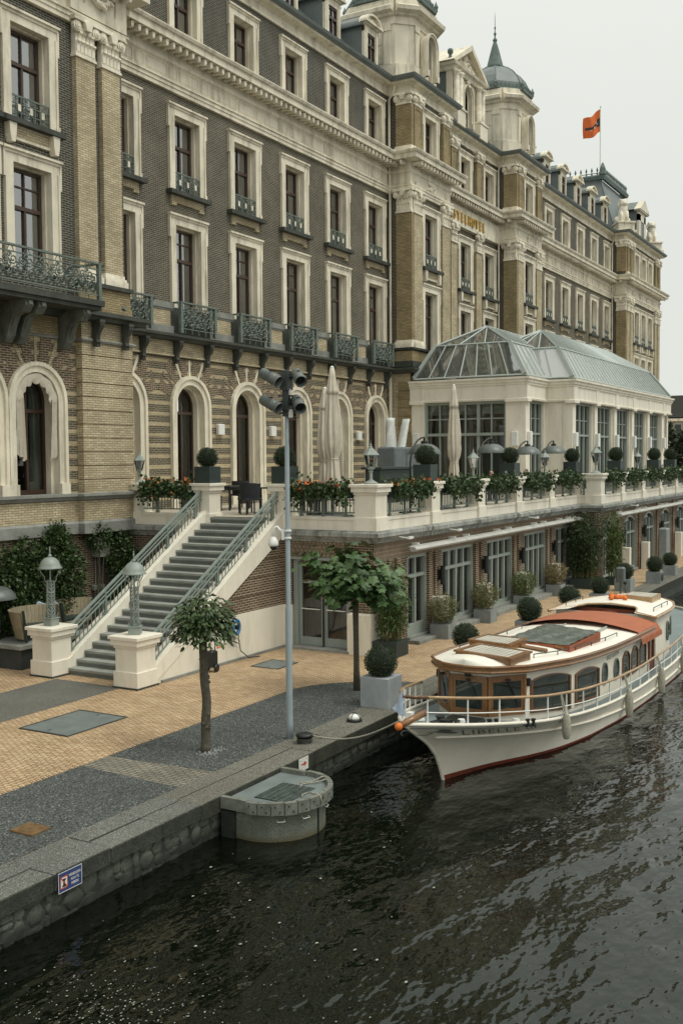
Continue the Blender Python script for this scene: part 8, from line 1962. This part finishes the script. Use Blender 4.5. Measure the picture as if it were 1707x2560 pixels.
# window boxes of geraniums
def flowerbox(a, c, lab, flowers, n=620, sag=.30, grp='flower boxes on the terrace railing'):
    A, B = Vector((*a, 4.02)), Vector((*c, 4.02)); u = (B-A); Lg = u.length; u.normalize(); nn_ = Vector((u.y, -u.x, 0)); m_ = (A+B)/2; an = math.atan2(u.y, u.x)
    t_ = thing('flower_box', lab, 'flower box', m_, grp)
    b = MB(); b.obox(m_+Vector((0, 0, .05)), Lg, .20, .18, an); part('trough', b, POTD, t_)
    n = int(n*Lg*1.0); f = NR.rand(n); lum = .75+.25*np.sin(f*Lg*4.3+Lg*7)
    o1 = NR.normal(size=n)*.15; h = NR.normal(size=n)*.13*lum
    hang = (NR.rand(n) < .42); z = .20+h-np.where(hang, NR.rand(n)*sag*lum, 0); o1 = np.where(hang, .12+np.abs(o1)*.8, o1)
    P = np.array(A)[None]+np.array(u)[None]*(f*Lg)[:, None]+np.array(nn_)[None]*o1[:, None]; P[:, 2] += z
    D = np.array(nn_)[None]*np.sign(o1)[:, None]*.5+NR.normal(size=(n, 3))*.5+np.array([0, 0, .3])
    leaf_obj('foliage', P, .095, GERA, t_, 'round', .1, D)
    if flowers:
        k = flowers; PF = []
        for i in range(k):
            c_ = A+u*(Lg*rnd.random())+nn_*rnd.gauss(.08, .14)+Vector((0, 0, rnd.choice((rnd.uniform(.25, .42), rnd.uniform(.25, .42), rnd.uniform(-.05, .2)))))
            for j in range(9): PF.append((c_.x+rnd.gauss(0, .026), c_.y+rnd.gauss(0, .026), c_.z+rnd.gauss(0, .02)))
        leaf_obj('blossoms', np.array(PF), .055, FLOW, t_, 'round')
    return t_
xf = XE+.06
flowerbox((xf, 19.8), (xf, 17.95), 'flower box full of orange geraniums on the railing left of the stairs', 34, 900)
flowerbox((xf, 14.8), (xf, 12.95), 'leafy flower box with some orange blooms between the pole and the corner lantern', 20, 800, .38)
ly = YF+.08
for i, (x0, x1, l, fl_) in enumerate(((23.85, 26.2, 'flower box with bright orange geraniums right of the corner lantern', 26), (27.0, 29.6, 'green flower box below the slim folded parasol', 0), (30.35, 32.95, 'green flower box below the woman at the terrace table', 0), (33.7, 36.4, 'green flower box below the person in profile', 0), (37.2, 39.7, 'green flower box left of the big lantern pier', 0))): flowerbox((x0+.1, ly), (x1-.1, ly), l, fl_, 760, .34)
for i, x in enumerate(RX[:9]):
    x0 = (XJ+.6 if i == 0 else RX[i-1]+.35); flowerbox((x0+.1, YP+.06), (x-.40, YP+.06), ('green flower box right of the big lantern pier', 'browning flower box second on the far balustrade', 'third flower box on the far balustrade', 'fourth flower box on the far balustrade', 'fifth flower box on the far balustrade', 'sixth flower box on the far balustrade', 'seventh flower box on the far balustrade', 'eighth flower box on the far balustrade', 'ninth flower box on the far balustrade')[i], 0, 560, .3)
# grasses in the flower boxes by the stairs
# ---- seated people
def person(loc, rz_, lab, hair, cl):
    t_ = thing('person', lab, 'person', loc); t_.rotation_euler.z = rz_; b = MB(); b.smooth = True
    def el(cx, cy, cz, rx, ry, n=12): return [(cx+rx*math.cos(2*PI*k/n), cy+ry*math.sin(2*PI*k/n), cz) for k in range(n)]
    # torso, neck and head as one surface (facing -y)
    b.loft([el(0, 0, z, rx, ry) if 0 else el(0, y, z, rx, ry) for y, z, rx, ry in ((0, .40, .17, .13), (0, .50, .18, .14), (0, .62, .155, .12), (-.01, .76, .18, .12), (-.02, .86, .19, .11), (-.02, .92, .13, .085), (-.025, .95, .06, .06), (-.035, .99, .05, .05), (-.05, 1.02, .055, .065), (-.06, 1.06, .07, .088), (-.06, 1.11, .078, .098), (-.055, 1.16, .075, .095), (-.05, 1.20, .055, .07), (-.045, 1.22, .02, .03))])
    for s in (-1, 1):
        b.tube([(s*.18, -.02, .86), (s*.24, -.06, .68), (s*.22, -.20, .58), (s*.14, -.34, .60)], [.055, .048, .04, .03], 8); b.ico((s*.12, -.39, .61), .035, .05, .022, 8, 5)
        for f in range(4): b.tube([(s*(.10+.014*f), -.42, .61), (s*(.095+.014*f), -.46, .595), (s*(.093+.014*f), -.475, .575)], .008, 5)
        b.tube([(s*.15, -.38, .61), (s*.165, -.41, .62), (s*.16, -.43, .615)], .009, 5)
        b.tube([(s*.09, .02, .45), (s*.11, -.30, .47), (s*.11, -.44, .45), (s*.11, -.45, .25), (s*.11, -.42, .07)], [.09, .08, .062, .055, .04], 8); b.ico((s*.11, -.50, .04), .045, .12, .04, 8, 5)
        b.ico((s*.079, -.05, 1.10), .012, .02, .03, 6, 5); b.ico((s*.030, -.148, 1.125), .012, .006, .008, 6, 4)
    b.add([(-.014, -.150, 1.085), (.014, -.150, 1.085), (0, -.180, 1.082), (0, -.155, 1.125)], [(0, 1, 2), (0, 2, 3), (1, 3, 2)]); b.box(-.022, .022, -.150, -.146, 1.048, 1.056)
    raw('body', b.mesh('body', SKIN), t_)
    c = MB(); c.smooth = True
    c.loft([el(0, y, z, rx, ry) for y, z, rx, ry in ((0, .40, .185, .145), (0, .50, .195, .155), (0, .62, .17, .135), (-.01, .76, .195, .135), (-.02, .86, .205, .125), (-.02, .925, .14, .095), (-.025, .945, .075, .07))])
    for s in (-1, 1): c.tube([(s*.18, -.02, .875), (s*.245, -.06, .68), (s*.225, -.20, .58), (s*.17, -.30, .595)], [.068, .060, .052, .042], 8); c.tube([(s*.09, .02, .45), (s*.11, -.30, .47), (s*.11, -.44, .45), (s*.11, -.45, .25), (s*.11, -.43, .1)], [.10, .09, .07, .064, .055], 8)
    raw('clothing', c.mesh('clothing', cl), t_)
    h = MB(); h.smooth = True; h.ico((0, -.022, 1.145), .088, .088, .095, 12, 8); 
    if hair: h.ico((0, .03, 1.06), .085, .06, .12, 10, 7); [h.tube([(s*.075, -.03, 1.13), (s*.088, -.03, 1.03), (s*.08, -.02, .93)], [.03, .034, .02], 6) for s in (-1, 1)]
    raw('hair', h.mesh('hair', HAIR), t_); return t_
person((35.38, 14.05, 3.29), math.radians(-62), 'person with dark hair facing the water, seated on the terrace behind the flower box', True, CLOTH)
person((39.1, 14.05, 3.29), math.radians(-95), 'dark-haired person in dark clothes seated in profile, looking left on the terrace', False, CLOTH)
for x in (35.42, 39.2): dup(c0, (x, 14.15, 3.30), math.radians(-62) if x < 37 else math.radians(-95), 'low dark chair under the seated person '+('with long hair' if x < 37 else 'in profile'))

# ================================================================== FAR BACKGROUND
h = thing('far_house', 'distant dark-roofed town house seen past the end of the conservatory', 'house', (156, 28, 0))
def far_house(par, x0, x1, y0, y1, z1, zr, wm, rm):
    b = MB(); b.box(x0, x1, y0, y1, 0, z1); part('wall', b, wm, par)
    b = MB(); b.yz([(y0-.3, z1), (y1+.3, z1), (y1-2.0, zr), (y0+2.0, zr)], x0-.3, x1); r = part('roof', b, rm, par)
    b = MB(); b.box(x0+1, x0+2.2, (y0+y1)/2-.6, (y0+y1)/2+.6, zr-1, zr+1.6); part('chimney', b, RBRICK, r)
    for j, zc in enumerate((1.5, 4.6, 7.6)):
        y = y0+.9
        while y < y1-1:
            if zc+2 < z1: b = MB(); b.box(x0-.08, x0-.02, y, y+1.1, zc, zc+1.9); w_ = part('window', b, FRAMEG, par); g_ = MB(); g_.box(x0-.1, x0-.085, y+.12, y+.98, zc+.12, zc+1.78); part('pane', g_, MAT_DARKGLASS, w_)
            y += 2.1
    b = MB(); b.box(x0-.3, x0+.1, y0, y1, z1-.35, z1+.15); b.box(x0-.12, x0, y0, y1, 4.0, 4.25); part('cornice', b, CREAM, par)
FW_ = plain('far_wall', (.30, .28, .235), .9, .2, .3, .06, 5, bmp=0); FRF = plain('far_roof', (.06, .068, .062), .8, .2, .3, .08, 6, bmp=0)
far_house(h, 150, 162, 24.0, 36.5, 10.2, 13.4, FW_, FRF)
h2 = thing('far_house', 'second distant town house, mostly hidden by trees at the right edge', 'house', (160, 16, 0)); far_house(h2, 156, 168, 11, 23.6, 11, 14, FW_, FRF)
for x, y, r, z, l in ((96, 18.0, 3.2, 5.6, 'dark distant tree at the right edge beyond the conservatory'), (104, 15.0, 3.6, 5.2, 'dark distant tree beyond the far quay end')):
    t_ = thing('far_tree', l, 'tree', (x, y, 0)); b = MB(); b.tube([(x, y, 0), (x+.2, y, z-1.5), (x, y+.2, z)], [.28, .2, .1], 7)
    for k in range(8): a = k*.8; b.tube([(x, y, z-2), (x+r*.6*math.cos(a), y+r*.6*math.sin(a), z+rnd.uniform(-.5, 1.5))], [.09, .03], 5, False)
    part('trunk', b, BARK, t_); PP = []
    for k in range(16):
        c_ = np.array([x+rnd.gauss(0, r*.45), y+rnd.gauss(0, r*.45), z+rnd.gauss(.3, r*.42)]); n = 260; d = NR.normal(size=(n, 3)); d /= np.linalg.norm(d, axis=1)[:, None]; PP.append(c_+d*(r*.34*(NR.rand(n)**.4))[:, None])
    leaf_obj('crown', np.vstack(PP), .34, FARL, t_, 'round', .2)
